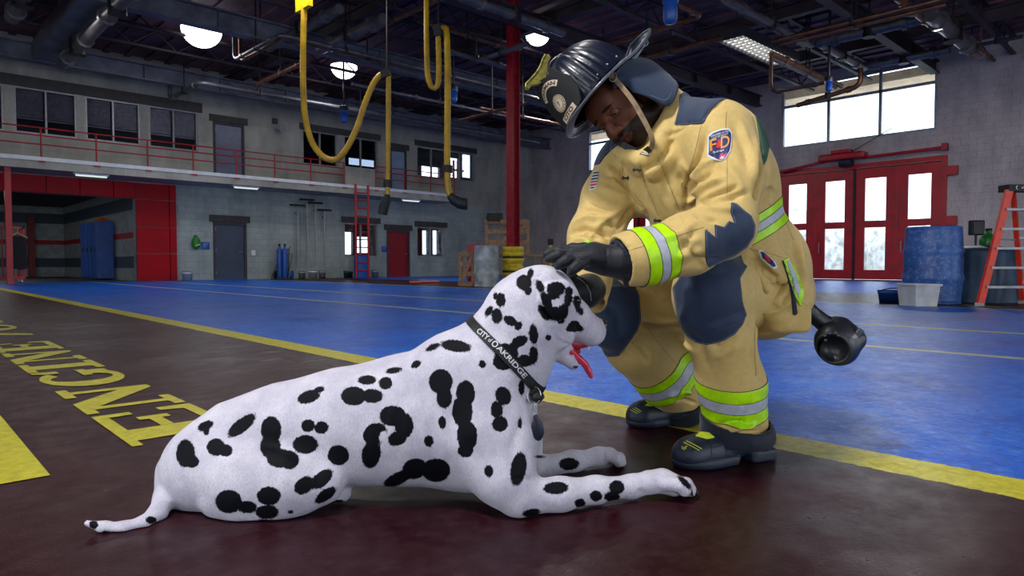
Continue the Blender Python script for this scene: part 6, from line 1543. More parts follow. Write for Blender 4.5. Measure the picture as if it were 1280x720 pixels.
    # hook-and-dee closures
    for (x, y) in ((797, 211), (783, 223), (823, 275)):
        h, nr = m.hit(x, y, bv)
        if h is None: continue
        c = h + nr * .004; mb = MB(); mb.tube([c - CR * .012, c + CR * .012], .0028, 8).tube([c + CR * .006 - UPZ * .007, c + CR * .006 + UPZ * .007], .002, 8).tube([c - CR * .008 - UPZ * .006, c - CR * .008 + UPZ * .006], .002, 8); mb.build('closure_hook', mat('gunmetal', (70, 74, 84), .3, .9), coat)

    # ------------------------------------------------------------ trousers
    kn, an = n_(890, 364, 1.835, 45), n_(921, 540, 1.95, 37)
    fk, fan = n_(768, 388, 2.12, 38), n_(858, 502, 2.40, 31)
    lo, hi = bnd([kn[0], an[0], fk[0], fan[0], P(960, 380, 2.1), P(900, 360, 2.3)], .16); lo[2] = max(lo[2], .01)
    s = SDF(lo, hi, .005)
    hip = n_(955, 366, 2.08, 54); fhip = n_(905, 352, 2.28, 52)
    s.chain([hip, n_(925, 360, 1.96, 50), kn], .03); s.chain([kn, n_(900, 420, 1.86, 40), n_(914, 480, 1.90, 40), n_(919, 528, 1.935, 39)], .025)
    s.ell(P(884, 372, 1.815), (.085, .085, .11), [CR, VIEW, UPZ], .03)
    s.chain([fhip, n_(840, 370, 2.2, 46), fk], .03); s.chain([fk, n_(795, 430, 2.2, 38), n_(832, 470, 2.30, 37), n_(853, 497, 2.38, 33)], .025)
    s.cone(P(848, 398, 2.2), P(868, 480, 2.36), px_r(26, 2.2), px_r(26, 2.36), .03); s.chain([hip, fhip], .05); s.ell(P(765, 395, 2.11), (.09, .08, .10), [CR, VIEW, UPZ], .03)
    s.cone(P(921, 545, 1.945), P(926, 585, 1.96), px_r(32, 1.95), px_r(46, 1.95), .006, 'sub'); s.plane(P(921, 560, 1.955), unit(P(926, 590, 1.955) - P(921, 545, 1.955)) * 1.0) if False else None
    s.cone(P(866, 513, 2.43), P(876, 527, 2.47), px_r(26, 2.43), px_r(29, 2.45), .006, 'sub')
    s.plane(P(921, 553, 1.94), unit(P(923, 575, 1.94) - P(918, 530, 1.93)), .004)
    t = s.mesh(3); tb = t.bvh(); G = lambda pts, w, a, **k: t.fold(pts, w, a, tb, **k)
    G([(885, 428), (900, 436), (925, 422)], .010, C_ * .6); G([(870, 415), (878, 440), (885, 465)], .012, C_ * .5); G([(885, 404), (905, 398), (928, 388)], .009, C_ * .4); G([(860, 345), (880, 338), (905, 332)], .012, R_ * .6); G([(850, 400), (860, 380), (858, 355)], .012, R_ * .4); G([(885, 412), (905, 406), (928, 398)], .010, R_ * .4)
    G([(895, 450), (905, 440), (925, 430)], .012, R_ * .6); G([(945, 400), (942, 440), (948, 470)], .010, R_ * .5); G([(905, 540), (925, 534), (948, 530)], .007, R_ * 1.0); G([(900, 530), (925, 527), (950, 535)], .006, C_ * .9); G([(925, 540), (945, 541), (960, 538)], .007, C_ * .7)
    G([(802, 405), (825, 411), (852, 411)], .006, C_ * 1.2); G([(800, 398), (825, 402), (850, 402)], .008, R_ * .7); G([(800, 358), (825, 365), (838, 375)], .010, R_ * .6); G([(782, 425), (800, 440), (812, 455)], .010, C_ * .6)
    G([(835, 495), (855, 488), (872, 492)], .006, R_ * 1.1); G([(842, 502), (858, 500), (872, 505)], .005, C_ * 1.0); G([(848, 420), (858, 430), (866, 440)], .008, R_ * .6)
    G([(745, 370), (762, 362), (785, 360)], .010, R_ * .5); G([(755, 385), (770, 395), (775, 420)], .012, C_ * .6); G([(860, 340), (870, 370), (868, 400)], .012, C_ * .35)
    t.relax(1, .4)
    TX, TY, TD = project(t.V); TN = t.normals(); tv = t.V - CO; tv /= np.linalg.norm(tv, axis=1)[:, None]; tf = -(TN * tv).sum(1)
    tro = t.build('trousers', M_coat, man)
    def tseg(a, b, r): 
        q = np.clip(((t.V - a) @ (b - a)) / ((b - a) @ (b - a)), 0, 1); return np.linalg.norm(t.V - a - q[:, None] * (b - a), axis=1) - r
    near_leg = tseg(kn[0], P(923, 575, 1.96), .115); far_leg = np.maximum(tseg(fk[0], P(872, 522, 2.45), .15), -near_leg)
    def tband(name, mt, c0, c1, nrm, fields, off=.0016, parent=None):
        nrm = unit(nrm); f1 = -(t.V - c0) @ nrm; f2 = (t.V - c1) @ nrm; shl = t.shell([f1, f2] + fields, off, .001)
        if shl is not None: return shl.build(name, mt, parent or tro)
    nn = unit(P(895, 400, 1.86) - P(915, 540, 1.95) + CR * .035 - VIEW * .01); nn = unit(nn + CR * .05)
    q = [P(917, y, 1.90) for y in (520, 503, 487, 470)]
    for i, mt, nm in ((0, M_lime, 'lime_tape'), (1, M_silver, 'silver_tape'), (2, M_lime, 'lime_tape')): tband(nm, mt, q[i], q[i + 1], nn, [near_leg])
    for p_ in q: tband('stitching', M_seam, p_ - nn * .0008, p_ + nn * .0008, nn, [near_leg], .0023)
    nf = unit(fk[0] - fan[0]); nf = unit(nf - CR * .02 + UPZ * .0 + VIEW * .12)
    q = [P(x, y, 2.33) for x, y in ((839, 469), (831, 457), (823, 444), (815, 432))]
    for i, mt, nm in ((0, M_lime, 'lime_tape'), (1, M_silver, 'silver_tape'), (2, M_lime, 'lime_tape')): tband(nm, mt, q[i], q[i + 1], nf, [far_leg])
    for p_ in q: tband('stitching', M_seam, p_ - nf * .0008, p_ + nf * .0008, nf, [far_leg], .0023)
    # navy hems
    def hem(a, b, ra, rb, na_, nb_, inner):
        s = SDF(*bnd([a, b], .16), .004); s.cone(a, b, ra, rb, .01, flat=(VIEW, 1.0)); s.cone(a - (b - a) * .3, b + (b - a) * .9, ra - inner, rb - inner, .004, 'sub')
        s.plane(a, na_, .003); s.plane(b, nb_, .003); h = s.mesh(2); hb = h.bvh(); return h, hb
    ax1 = unit(P(923, 562, 1.955) - P(916, 520, 1.94)); h, hb = hem(P(918, 522, 1.925), P(921, 544, 1.93), px_r(42, 1.93), px_r(46, 1.93), unit(-ax1 + CR * .30 - VIEW * .12), unit(ax1 - CR * .22 + VIEW * .10), .008)
    h.fold([(895, 535), (897, 560)], .010, -.004, hb); h.fold([(938, 540), (940, 566)], .012, .003, hb); h.build('hem', M_navyd, tro)
    ax2 = unit(P(872, 520, 2.44) - P(846, 480, 2.36)); h, hb = hem(P(850, 492, 2.37), P(858, 507, 2.39), px_r(36, 2.38), px_r(39, 2.38), unit(-ax2 - VIEW * .05), unit(ax2 + CR * .1), .008); h.build('hem', M_navyd, tro)
    patch('knee_patch', M_navy, [(841, 360), (850, 347), (862, 325), (880, 300), (920, 300), (926, 318), (929, 329), (934, 333), (925, 348), (928, 378), (933, 393), (928, 406), (918, 418), (904, 426), (884, 431), (870, 428), (860, 421), (852, 410), (847, 396)], mesh=t, parent=tro, edge=True, maxd=1.93, facelim=-.5)
    patch('knee_patch', M_navy, [(700, 330), (762, 338), (790, 350), (799, 370), (800, 385), (801, 400), (797, 412), (790, 423), (782, 434), (773, 445), (760, 446), (690, 400)], [np.full(len(t.V), -1.0)], mesh=t, parent=tro, edge=True, facelim=-.5)
    tb = t.bvh()
    def tseam(pts, w=.3): thread(pts, t, tb, M_seam, tro, r=.0005, lift=.0003)
    tseam([(808, 408), (825, 432), (845, 455), (852, 485)]); tseam([(944, 405), (943, 440), (945, 470)], .2)

    for pl, mm, o, mt in edges: thread(pl, mm, bv if mm is m else tb, mat('grey_stitching', (104, 120, 146), .7), o, 'stitching', .0006, .0022, True)
    # ------------------------------------------------------------ boots
    def boot(heel, toe, sc_, lift=0.0):
        X_ = unit([toe[0] - heel[0], toe[1] - heel[1], 0]); Yb = np.cross(UPZ, X_); L = np.linalg.norm((toe - heel)[:2])
        pit_ = 0; 
        def B(x, y, z): return heel + X_ * x * L + Yb * y * sc_ + UPZ * (z * sc_ + lift * (1 - x))
        ax = [X_, Yb, UPZ]; lo, hi = bnd([B(-.1, 0, 0), B(1.05, 0, 0), B(0, 0, .28)], .08); lo[2] = -.004
        s = SDF(lo, hi, .0035)
        s.ell(B(.76, 0, .036), (L * .25, .052 * sc_, .052 * sc_), ax, .02); s.ell(B(.58, 0, .038), (L * .22, .045 * sc_, .048 * sc_), ax, .03); s.ell(B(.88, 0, .030), (L * .13, .046 * sc_, .042 * sc_), ax, .02)
        s.cone(B(.14, 0, .060), B(.50, 0, .05), .043 * sc_, .040 * sc_, .03); s.chain([(B(.17, 0, .07), .045 * sc_), (B(.22, 0, .12), .044 * sc_), (B(.22, 0, .20), .044 * sc_)], .03)
        s.ell(B(.12, 0, .055), (.05 * sc_, .044 * sc_, .05 * sc_), ax, .02)
        s.plane(B(0, 0, .016), (0, 0, -1), .003)
        up = s.mesh(2); ub = up.bvh(); 
        b = thing('boot', heel, None, None); b.parent = man; b.matrix_parent_inverse = world_of(man).inverted()
        bo = up.build('boot_upper', M_boot, b)
        s = SDF(lo, hi, .0035)
        s.ell(B(.74, 0, .016), (L * .29, .060 * sc_, .030 * sc_), ax, .012); s.rbox(B(.62, 0, .016), (L * .22, .050 * sc_, .016), ax, .012, .015)
        s.rbox(B(.12, 0, .016), (L * .145, .046 * sc_, .022 * sc_), ax, .014, .012); s.cone(B(.20, 0, .034), B(.48, 0, .030), .030 * sc_, .034 * sc_, .012, flat=(UPZ, .5)); s.rbox(B(.355, 0, .006), (L * .075, .08, .014), ax, .008, .006, 'sub')
        s.plane(B(0, 0, .040), (0, 0, 1), .004); s.plane((0, 0, .0015), (0, 0, -1), .003)
        s.mesh(2).build('sole', M_sole, b)
        return b, up, ub
    def bmark(up, ub, b, polys, mt=M_lime, nm='boot_mark'):
        XX, YY, DD = project(up.V); NN = up.normals(); vv = up.V - CO; vv /= np.linalg.norm(vv, axis=1)[:, None]; fc = -(NN * vv).sum(1)
        for pl in polys:
            shl = up.shell([poly_sd(XX, YY, pl), .05 - fc], .0012, .0006)
            if shl is not None: shl.build(nm, mt, b)
    nb_, up, ub = boot(gnd(957, 571), gnd(846, 585), 1.0)
    M_bp = mat('lime_boot_print', (206, 220, 50), .5)
    bmark(up, ub, nb_, [[(869, 545), (876, 539.5), (886, 541), (894, 547), (884, 549)]], M_bp)
    for l_ in ([(858, 551), (868, 556), (877, 561)], [(855, 553), (865, 558), (874, 563)], [(852, 558), (855, 560), (859, 557.5)], [(852, 560), (855, 562), (858, 560)], [(842, 549), (845, 547)], [(847, 547.5), (850, 546)]): thread(l_, up, ub, M_bp, nb_, 'boot_mark', .0013, .0004)
    for l_ in ([(884, 549), (889, 557), (889.5, 571)], [(850, 563), (858, 572), (872, 577), (889, 577)], [(889, 560), (905, 556), (918, 558)], [(905, 556), (908, 566), (905, 576)]): thread(l_, up, ub, M_blackp, nb_, 'welt_line', .0009, .0003)
    fb_, up, ub = boot(gnd(878, 522, .0) , gnd(788, 534), 1.05, .0)
    bmark(up, ub, fb_, [[(806, 507), (812, 502), (818, 504), (822, 507), (812, 508)]], M_bp)
    for l_ in ([(788, 512), (797, 517)], [(791, 510.5), (800, 516)], [(794, 509.5), (802, 514.5)]): thread(l_, up, ub, M_bp, fb_, 'boot_mark', .0013, .0004)

    # ------------------------------------------------------------ gloves
    def glove(chains, palm, cuff, res=.0026, extra=None):
        allp = [p for c in chains for p, r in c] + [p for p, r in palm] + [p for p, r in cuff]; lo, hi = bnd(allp, .045); s = SDF(lo, hi, res)
        s.chain(palm, .018); 
        if extra: extra(s)
        s.chain(cuff, .010)
        for c in chains: s.chain(c, .0055)
        return s.mesh(2)
    palm = [n_(722, 321, 1.60, 12), n_(742, 321, 1.60, 16.5), n_(758, 325, 1.595, 17.5)]
    def ex(s):
        s.ell(P(728, 321, 1.60), (.038, .044, .020), [unit(CR * .98 - UPZ * .1), VIEW, UPZ], .012); s.ell(P(744, 323, 1.60), (.040, .046, .026), [CR, VIEW, UPZ], .015)
    ch = [[n_(716, 318, 1.645, 8.0), n_(699, 315, 1.65, 7.0), n_(689, 316, 1.65, 6.2), n_(683, 318, 1.648, 5.0)],
          [n_(715, 319, 1.615, 8.2), n_(699, 319.5, 1.60, 7.2), n_(688, 325, 1.585, 6.2), n_(684, 331, 1.58, 5.2)][:2] + [n_(691, 322, 1.60, 6.2), n_(685, 324, 1.60, 5.0)],
          [n_(720, 323, 1.585, 8.2), n_(708, 326, 1.565, 7.2), n_(701, 330, 1.56, 6.0), n_(697, 333, 1.562, 4.8)],
          [n_(731, 326, 1.565, 8.0), n_(722, 332, 1.545, 7.0), n_(716, 337, 1.54, 6.2), n_(713.5, 341, 1.54, 5.0)],
          [n_(746, 316, 1.64, 9.5), n_(730, 311.5, 1.665, 8.2), n_(716, 311, 1.675, 7.2), n_(707, 313, 1.678, 6.0)]]
    # fingers: index, middle, ring, little, thumb
    gm = glove(ch, palm, [n_(758, 326, 1.595, 19), n_(777, 327, 1.59, 23.5)], extra=ex); gb = gm.bvh()
    for l_ in ([(735, 318), (722, 319), (712, 319)], [(737, 322), (726, 325), (716, 328)], [(742, 327), (734, 329)], [(757, 308), (759, 325), (757, 342)]): gm.fold(l_, .0032, -.0018, gb)
    gm.build('glove', M_glove, man)
    MB().tube([P(771, 305, 1.575), P(775, 320, 1.56), P(779, 340, 1.565), P(783, 357, 1.58), P(782, 357, 1.62), P(774, 330, 1.65), P(768, 308, 1.64)], .006, 8, closed=True).build('cuff_piping', M_navyd, man)
    wc = SDF(*bnd([P(770, 325, 1.59), P(790, 325, 1.6)], .09), .004); wc.chain([n_(772, 326, 1.59, 27), n_(788, 324, 1.595, 29)], .006, flat=(VIEW, .9)); wc.plane(P(772.5, 325, 1.588), -axn, .003); wc.chain([n_(760, 328, 1.58, 22), n_(780, 326, 1.592, 22)], .004, 'sub'); wc.mesh(2).build('wristlet', M_navyd, man)
    # far hand resting on the far side of the dog's head
    palm = [n_(722, 362, 1.735, 15), n_(712, 366, 1.715, 15)]
    ch = [[n_(706, 356, 1.715, 8.0), n_(694, 352, 1.695, 7.2), n_(684, 354, 1.69, 6.5), n_(677, 358, 1.69, 5.5)], [n_(703, 365, 1.71, 8.2), n_(690, 364, 1.69, 7.4), n_(679, 367, 1.688, 6.5), n_(671, 371, 1.69, 5.5)], [n_(703, 374, 1.71, 8.0), n_(691, 376, 1.692, 7.2), n_(681, 379, 1.69, 6.5), n_(674, 383, 1.692, 5.5)], [n_(706, 382, 1.715, 7.4), n_(697, 386, 1.70, 6.6), n_(689, 390, 1.695, 6), n_(684, 393, 1.695, 5)],
          [n_(718, 352, 1.72, 9), n_(710, 342, 1.70, 7.6), n_(701, 337, 1.685, 6.8), n_(694, 336, 1.675, 5.6)]]
    gm = glove(ch, palm, [n_(722, 363, 1.735, 18), n_(731, 365, 1.76, 20.5), n_(737, 362, 1.775, 20.5)]); gb = gm.bvh()
    gm.fold([(722, 344), (736, 356), (740, 380)], .004, -.003, gb); gm.build('glove', M_glove, man)
    h1 = [q for q in (gm.hit(x, y, gb)[0] for x, y in ((721, 347), (728, 351), (734, 358), (738, 366), (739, 376))) if q is not None]
    if len(h1) > 2: MB().tube(h1, .0011, 6).build('glove_piping', mat('grey_piping', (150, 156, 166), .6), man)

    # ------------------------------------------------------------ head frame
    hu0 = hf0 = None; th = math.radians(38); Fc0 = unit(-CR * .60 - UPZ * .80); HUp = unit(-CR * .80 + UPZ * .60); HF = Fc0 * math.cos(th) - VIEW * math.sin(th); HL = -VIEW * math.cos(th) - Fc0 * math.sin(th)
    CHd = P(775, 131, 1.90); hu0, hf0 = HUp, HF
    def Hp(x, y, z): return CHd + HL * x + HF * y + HUp * z
    hax = [HL, HF, HUp]; lo, hi = bnd([Hp(0, 0, 0), Hp(0, 0, -.12), P(845, 165, 1.95)], .13); s = SDF(lo, hi, .0030)
    s.ell(Hp(0, -.018, .035), (.074, .092, .080), hax, .02); s.ell(Hp(0, .028, -.030), (.058, .060, .080), hax, .03); s.ell(Hp(0, .040, -.075), (.044, .046, .036), hax, .03); s.ell(Hp(0, .076, -.100), (.020, .016, .016), hax, .02)
    s.ell(Hp(0, .066, .040), (.052, .028, .035), hax, .03); s.cone(Hp(-.034, .080, .019), Hp(.034, .080, .019), .0095, .0095, .016)
    for sx in (-1, 1):
        s.ell(Hp(sx * .042, .060, -.034), (.022, .020, .018), hax, .022); s.ell(Hp(sx * .033, .096, -.001), (.018, .014, .012), hax, .014, 'sub')
        s.ell(Hp(sx * .052, .005, -.080), (.016, .035, .022), hax, .03)
        s.ell(Hp(sx * .076, -.012, -.012), (.009, .018, .030), hax, .006); s.ell(Hp(sx * .084, -.006, -.010), (.006, .010, .018), hax, .004, 'sub')
        s.cone(Hp(sx * .020, .086, .0075), Hp(sx * .043, .079, .004), .0042, .0042, .004); s.cone(Hp(sx * .020, .0845, -.008), Hp(sx * .042, .078, -.007), .0040, .0036, .004)
    s.chain([(Hp(0, .088, .012), .0085), (Hp(0, .104, -.014), .0095), (Hp(0, .113, -.032), .0115)], .010)
    for sx in (-1, 1): s.ell(Hp(sx * .013, .102, -.037), (.0085, .010, .0085), hax, .008); s.ell(Hp(sx * .0075, .108, -.0455), (.004, .005, .004), hax, .003, 'sub')
    s.ell(Hp(0, .084, -.062), (.028, .016, .020), hax, .02)
    s.chain([(Hp(-.024, .088, -.067), .005), (Hp(-.008, .099, -.0625), .0075), (Hp(.008, .099, -.0625), .0075), (Hp(.024, .088, -.067), .005)], .006); s.chain([(Hp(-.022, .088, -.071), .005), (Hp(0, .097, -.0755), .0085), (Hp(.022, .088, -.071), .005)], .006)
    s.chain([(Hp(-.025, .093, -.0685), .0016), (Hp(0, .107, -.0685), .0018), (Hp(.025, .093, -.0685), .0016)], .003, 'sub')
    s.chain([(Hp(0, -.035, -.04), .058), n_(815, 140, 1.93, 27), n_(838, 165, 1.95, 30), n_(850, 185, 1.96, 38)], .03)
    s.ell(P(850, 195, 1.97), (.12, .07, .07), [lat, fro, UPZ], .04)
    hm = s.mesh(2)
    R = (hm.V - CHd) @ np.array(hax).T; xx, yy, zz = R[:, 0], R[:, 1], R[:, 2]
    jaw = np.clip(1 - (zz + .052 + np.abs(xx) * .1) / .012, 0, 1) * np.clip((yy + .02) / .02, 0, 1) * np.clip((.0 + (zz + .125)) / .01 + 1, 0, 1)
    mouth = np.clip(1 - ((xx / .027) ** 2 + ((zz + .069) / .0125) ** 2) ** .5, 0, 1) * (yy > .07) * 5
    mou = np.clip(mouth, 0, 1); cheek = np.clip(((np.abs(xx) - .03) / .02), 0, 1) * np.clip((.02 - yy + .03) / .03, 0, 1)
    mous = np.clip(1 - np.abs(zz + .055) / .006, 0, 1) * (np.abs(xx) < .034) * (yy > .075)
    side = np.clip(1 - np.abs(yy - .015) / .016, 0, 1) * (np.abs(xx) > .05) * (zz < .02) * (zz > -.09)
    chin = np.clip((-.080 - zz) / .008, 0, 1) * (yy > .02)
    hairz = np.clip((zz - .01) / .02, 0, 1) * np.clip((.045 - yy) / .015, 0, 1); nape = np.clip((-.03 - yy) / .02, 0, 1) * (zz > -.03)
    brow = np.clip(1.6 - (((np.abs(xx) - .031) / .018) ** 2 + ((zz - .0215 + (np.abs(xx) - .031) * .18) / .0042) ** 2), 0, 1) * (yy > .05)
    beard = np.clip(np.maximum.reduce([jaw * .95 * (yy > -.01), mous * .8, side * .9, chin, hairz * .9, nape * .9, brow]), 0, 1) * (1 - mou)
    body = hm.build('body', M_skin, man, {'beard': beard, 'lips': mou})
    for sx in (-1, 1):
        eo = MB().sphere(Hp(sx * .031, .0775, .0), .0118, 20).build('eyeball', mat('eye_white', (96, 90, 88), .15), body)
        gz = unit(HF * .80 - HUp * .5 + HL * .02 * sx); MB().sphere(Hp(sx * .031, .0775, .0) + gz * .0072, .0056, 14).build('iris', mat('dark_iris', (22, 12, 8), .1), eo)
        g = SDF(*bnd([Hp(sx * .031, .078, 0)], .03), .0014); g.ell(Hp(sx * .031, .0775, .0), (.0138, .0138, .0138), None, .001); g.ell(Hp(sx * .031, .0775, 0), (.0115, .0115, .0115), None, .001, 'sub')
        g.plane(Hp(sx * .031, .0775, -.0028), unit(-hu0 + hf0 * .10), .001); g.mesh(2).build('eyelid', M_skin, body)
        g = SDF(*bnd([Hp(sx * .031, .078, 0)], .03), .0014); g.ell(Hp(sx * .031, .0775, .0), (.0134, .0134, .0134), None, .001); g.ell(Hp(sx * .031, .0775, 0), (.0115, .0115, .0115), None, .001, 'sub'); g.plane(Hp(sx * .031, .0775, -.0062), unit(hu0 + hf0 * .10), .001); g.mesh(2).build('eyelid', M_skin, body)
    # ------------------------------------------------------------ helmet
    HUh = unit(HUp + VIEW * .12 + CR * .03 + UPZ * .04); HFh = unit(HF - HUh * (HF @ HUh)); HLh = np.cross(HFh, HUh); HLh = HLh if HLh @ HL > 0 else -HLh
    hl0, hf0, hu0 = HL, HF, HUp; HL, HF, HUp = HLh, HFh, HUh
    HC = CHd + hl0 * 0 + hf0 * .012 + hu0 * .066
    def K(x, y, z): return HC + HL * x + HF * y + HUp * z
    helm = thing('helmet', HC, None, None); helm.parent = man; helm.matrix_parent_inverse = world_of(man).inverted()
    na, nz = 160, 34; V = []
    def rim(a):     # a = 0 forward
        return .108 * math.sin(a), .128 * math.cos(a)
    for i in range(nz + 1):
        u = i / nz; e = u * PI / 2
        for j in range(na):
            a = 2 * PI * j / na; rx, ry = rim(a); k = math.cos(e) ** .80 if u < 1 else 0
            rib = .0050 * abs(math.sin(a * 15)) ** .7 * math.sin(min(1, u * 1.6) * PI) ** .5 if 0 < u < 1 else 0
            ridge = .009 * max(0, 1 - abs(((a / (PI / 4)) % 1) - .5) * 2 * 7 + 6) if False else 0
            for q in (PI * .30, PI * .70, PI * 1.30, PI * 1.70): 
                dq = abs((a - q + PI) % (2 * PI) - PI); ridge = max(ridge, .007 * max(0, 1 - dq / .07)) if 0 < u < .97 else ridge
            g = 1 + (rib + ridge) / .12
            V.append(K(rx * k * g, ry * k * g, .152 * math.sin(e) ** 1.0 + (ridge + rib) * .5))
    Fq = [(i * na + j, i * na + (j + 1) % na, (i + 1) * na + (j + 1) % na, (i + 1) * na + j) for i in range(nz) for j in range(na)]
    dome = Mesh(np.array(V), np.array(Fq)); MBx = dome.build('dome', M_helmet, helm)
    # crest comb from front to back
    comb = [K(0, .128 * math.cos(e) ** .8, .152 * math.sin(e) + .006) for e in np.linspace(.35, PI - .35, 25)] if False else [K(0, .128 * (abs(math.cos(e)) ** .8) * (1 if math.cos(e) > 0 else -1), .152 * math.sin(e) + .004) for e in np.linspace(.5, PI - .4, 31)]
    MB().tube(comb, [.004] + [.008] * 29 + [.004], 10).build('crest', M_helmet, helm)
    # brim
    V = []; nr = 10
    def brim(a, t):
        rx, ry = rim(a); w = .026 + .120 * max(0, -math.cos(a)) ** 1.5 + .012 * max(0, math.cos(a)) ** 3
        L_ = math.hypot(rx, ry); ux, uy = rx / L_, ry / L_; z = -.004 - .006 * t + .004 * t * t * max(0, math.cos(a)) + (.014 * t + .046 * t * t) * max(0, -math.cos(a)) ** 1.5 - .006 * t * abs(math.sin(a)) - .045 * t * max(0, -math.cos(a)) * abs(math.sin(a))
        return rx + ux * w * t, ry + uy * w * t * 1.0, z
    for side_ in (0, 1):
        for i in range(nr + 1):
            for j in range(na):
                a = 2 * PI * j / na; x, y, z = brim(a, -.05 + 1.05 * i / nr); V.append(K(x, y, z + (-.0035 if side_ else 0)))
    o2 = (nr + 1) * na; Fq = []
    for i in range(nr):
        for j in range(na):
            q = (i * na + j, i * na + (j + 1) % na, (i + 1) * na + (j + 1) % na, (i + 1) * na + j); Fq.append(q[::-1]); Fq.append(tuple(v + o2 for v in q))
    for i_ in (0, nr):
        for j in range(na):
            a, b = i_ * na + j, i_ * na + (j + 1) % na; Fq.append((a, b, b + o2, a + o2) if i_ == nr else (b, a, a + o2, b + o2))
    Mesh(np.array(V), np.array(Fq)).build('brim', M_helmet, helm)
    MB().tube([K(*brim(2 * PI * j / 80, 1.0)) for j in range(80)], .0042, 8, closed=True).build('brim_edge', mat('brim_edge', (60, 68, 86), .35, coat=.4, obj=True), helm)
    # stitched rings on the pale underside of the rear brim
    for tt in (.55, .72, .88):
        MB().tube([K(*(np.array(brim(PI + q, tt)) + [0, 0, -.0066])) for q in np.linspace(-.9, .9, 30)], .0014, 6).build('brim_stitch', M_blackp, helm)
    V = []; 
    for i in range(9):
        for j in range(31): q = brim(PI - 1.0 + 2.0 * j / 30, .12 + .80 * i / 8); V.append(K(q[0], q[1], q[2] - .0060))
    Fq = [(i * 31 + j, i * 31 + j + 1, (i + 1) * 31 + j + 1, (i + 1) * 31 + j) for i in range(8) for j in range(30)]
    Mesh(np.array(V), np.array(Fq)).build('brim_underside', mat('pale_underbrim', (160, 170, 176), .45, var=.15, vscale=40, obj=True), helm)
    # front shield board
    SO = K(0, .150, .004); SU = unit(HUp * .93 - HF * .22 + 0 * HL); SN = unit(np.cross(HL, SU)); SN = SN if SN @ HF > 0 else -SN; SR = np.cross(SU, SN)   # SR: to the reader's right
    def shp(x, y, o=0.0, bend=True): return SO + SR * x + SU * y + SN * (o - (abs(x) ** 2) * 4.5)
    outline = [(-.052, .0), (-.068, .03), (-.070, .07), (-.058, .10), (-.050, .128), (-.030, .118), (0, .135), (.030, .118), (.050, .128), (.058, .10), (.070, .07), (.068, .03), (.052, .0), (.02, -.008), (-.02, -.008)]
    def board(name, poly, o0, o1, mt, par=helm, step=.006):
        """bent slab cut from a 2-D outline: rasterised to a fine grid so that it follows the curve of the board"""
        px_ = np.array(poly); c = px_.mean(0); rings = 8; V = []; k = len(poly); dn = []
        for i in range(k):
            a, b = px_[i], px_[(i + 1) % k]; nseg = max(1, int(np.linalg.norm(b - a) / step))
            for j in range(nseg): dn.append(a + (b - a) * j / nseg)
        dn = np.array(dn); K_ = len(dn)
        for s_ in (o1, o0):
            for i in range(rings + 1):
                for p in dn: q = c + (p - c) * (i / rings if i else .001); V.append(shp(q[0], q[1], s_))
        off = (rings + 1) * K_; Fq = []
        for i in range(rings):
            for j in range(K_): q = (i * K_ + j, i * K_ + (j + 1) % K_, (i + 1) * K_ + (j + 1) % K_, (i + 1) * K_ + j); Fq.append(q[::-1]); Fq.append(tuple(v + off for v in q))
        for j in range(K_): a, b = rings * K_ + j, rings * K_ + (j + 1) % K_; Fq.append((b, a, a + off, b + off))
        return Mesh(np.array(V), np.array(Fq)).build(name, mt, par, smooth=False)
    M_board = mat('black_shield_leather', (4, 6, 12), .75, bump=.2, bscale=300, obj=True)
    shield = board('front_shield', outline, 0, .005, M_board)
    M_cream = mat('cream_print', (200, 186, 164), .6)
    arcp = [(.050 * math.cos(t), .052 + .050 * math.sin(t)) for t in np.linspace(math.radians(28), math.radians(152), 14)] + [(.034 * math.cos(t), .052 + .034 * math.sin(t)) for t in np.linspace(math.radians(152), math.radians(28), 14)]
    def quads(name, a, b, o, mt, n=1):
        V = [shp(*p, o) for p in a] + [shp(*p, o) for p in b]; k = len(a); Fq = [(i, i + 1, k + i + 1, k + i) for i in range(k - 1)]; return Mesh(np.array(V), np.array(Fq)).build(name, mt, helm)
    A1, B1 = arcp[:14], arcp[14:][::-1]; quads('shield_scroll', [(x, y + .012) for x, y in A1], [(x, y + .012) for x, y in B1], .0058, M_cream)
    ring = lambda r, cy, k=24: [(r * math.cos(2 * PI * i / k), cy + r * math.sin(2 * PI * i / k)) for i in range(k + 1)]
    quads('shield_disc', ring(.024, .046), ring(.0001, .046), .0058, M_cream); quads('shield_ring', ring(.0225, .046), ring(.0212, .046), .0064, M_board); quads('shield_ring', ring(.0150, .046), ring(.0138, .046), .0064, mat('maroon_print', (110, 30, 36), .6)); 
    lab = [(.046, .016), (-.030, .016)], [(.046, .0), (-.030, .0)]
    quads('shield_label', [(-.034, .015), (-.01, .015), (.01, .015), (.034, .015)], [(-.034, -.002), (-.01, -.002), (.01, -.002), (.034, -.002)], .0058, M_cream)
    def put_text(body_, fn, size, mt, name, bold=.02):
        me = text_mesh(body_, 1, 0, bold=bold); b = np.array([v.co[:] for v in me.vertices]); x0, x1 = b[:, 0].min(), b[:, 0].max(); vs = [tuple(fn((p[0] - (x0 + x1) / 2) / (x1 - x0), p[1] * size)) for p in b]
        me.vertices.foreach_set('co', np.array(vs, np.float32).ravel()); me.update(); o = link_mesh(name, me, helm); o.data.materials.append(mt); return o
    M_pr = mat('dark_print', (60, 22, 24), .6)
    def on_arc(u, v): t = math.radians(90 - u * 108); r = .042 + v; return shp(r * math.cos(t), .064 + r * math.sin(t), .0066)
    put_text('FIREMAN', on_arc, .0125, M_pr, 'shield_lettering', .03); put_text('CITO', lambda u, v: shp(u * .050, .0065 + v, .0066), .016, M_pr, 'shield_lettering', .03); put_text('7', lambda u, v: shp(u * .008, .046 + v, .0066), .016, M_pr, 'shield_lettering', .03)
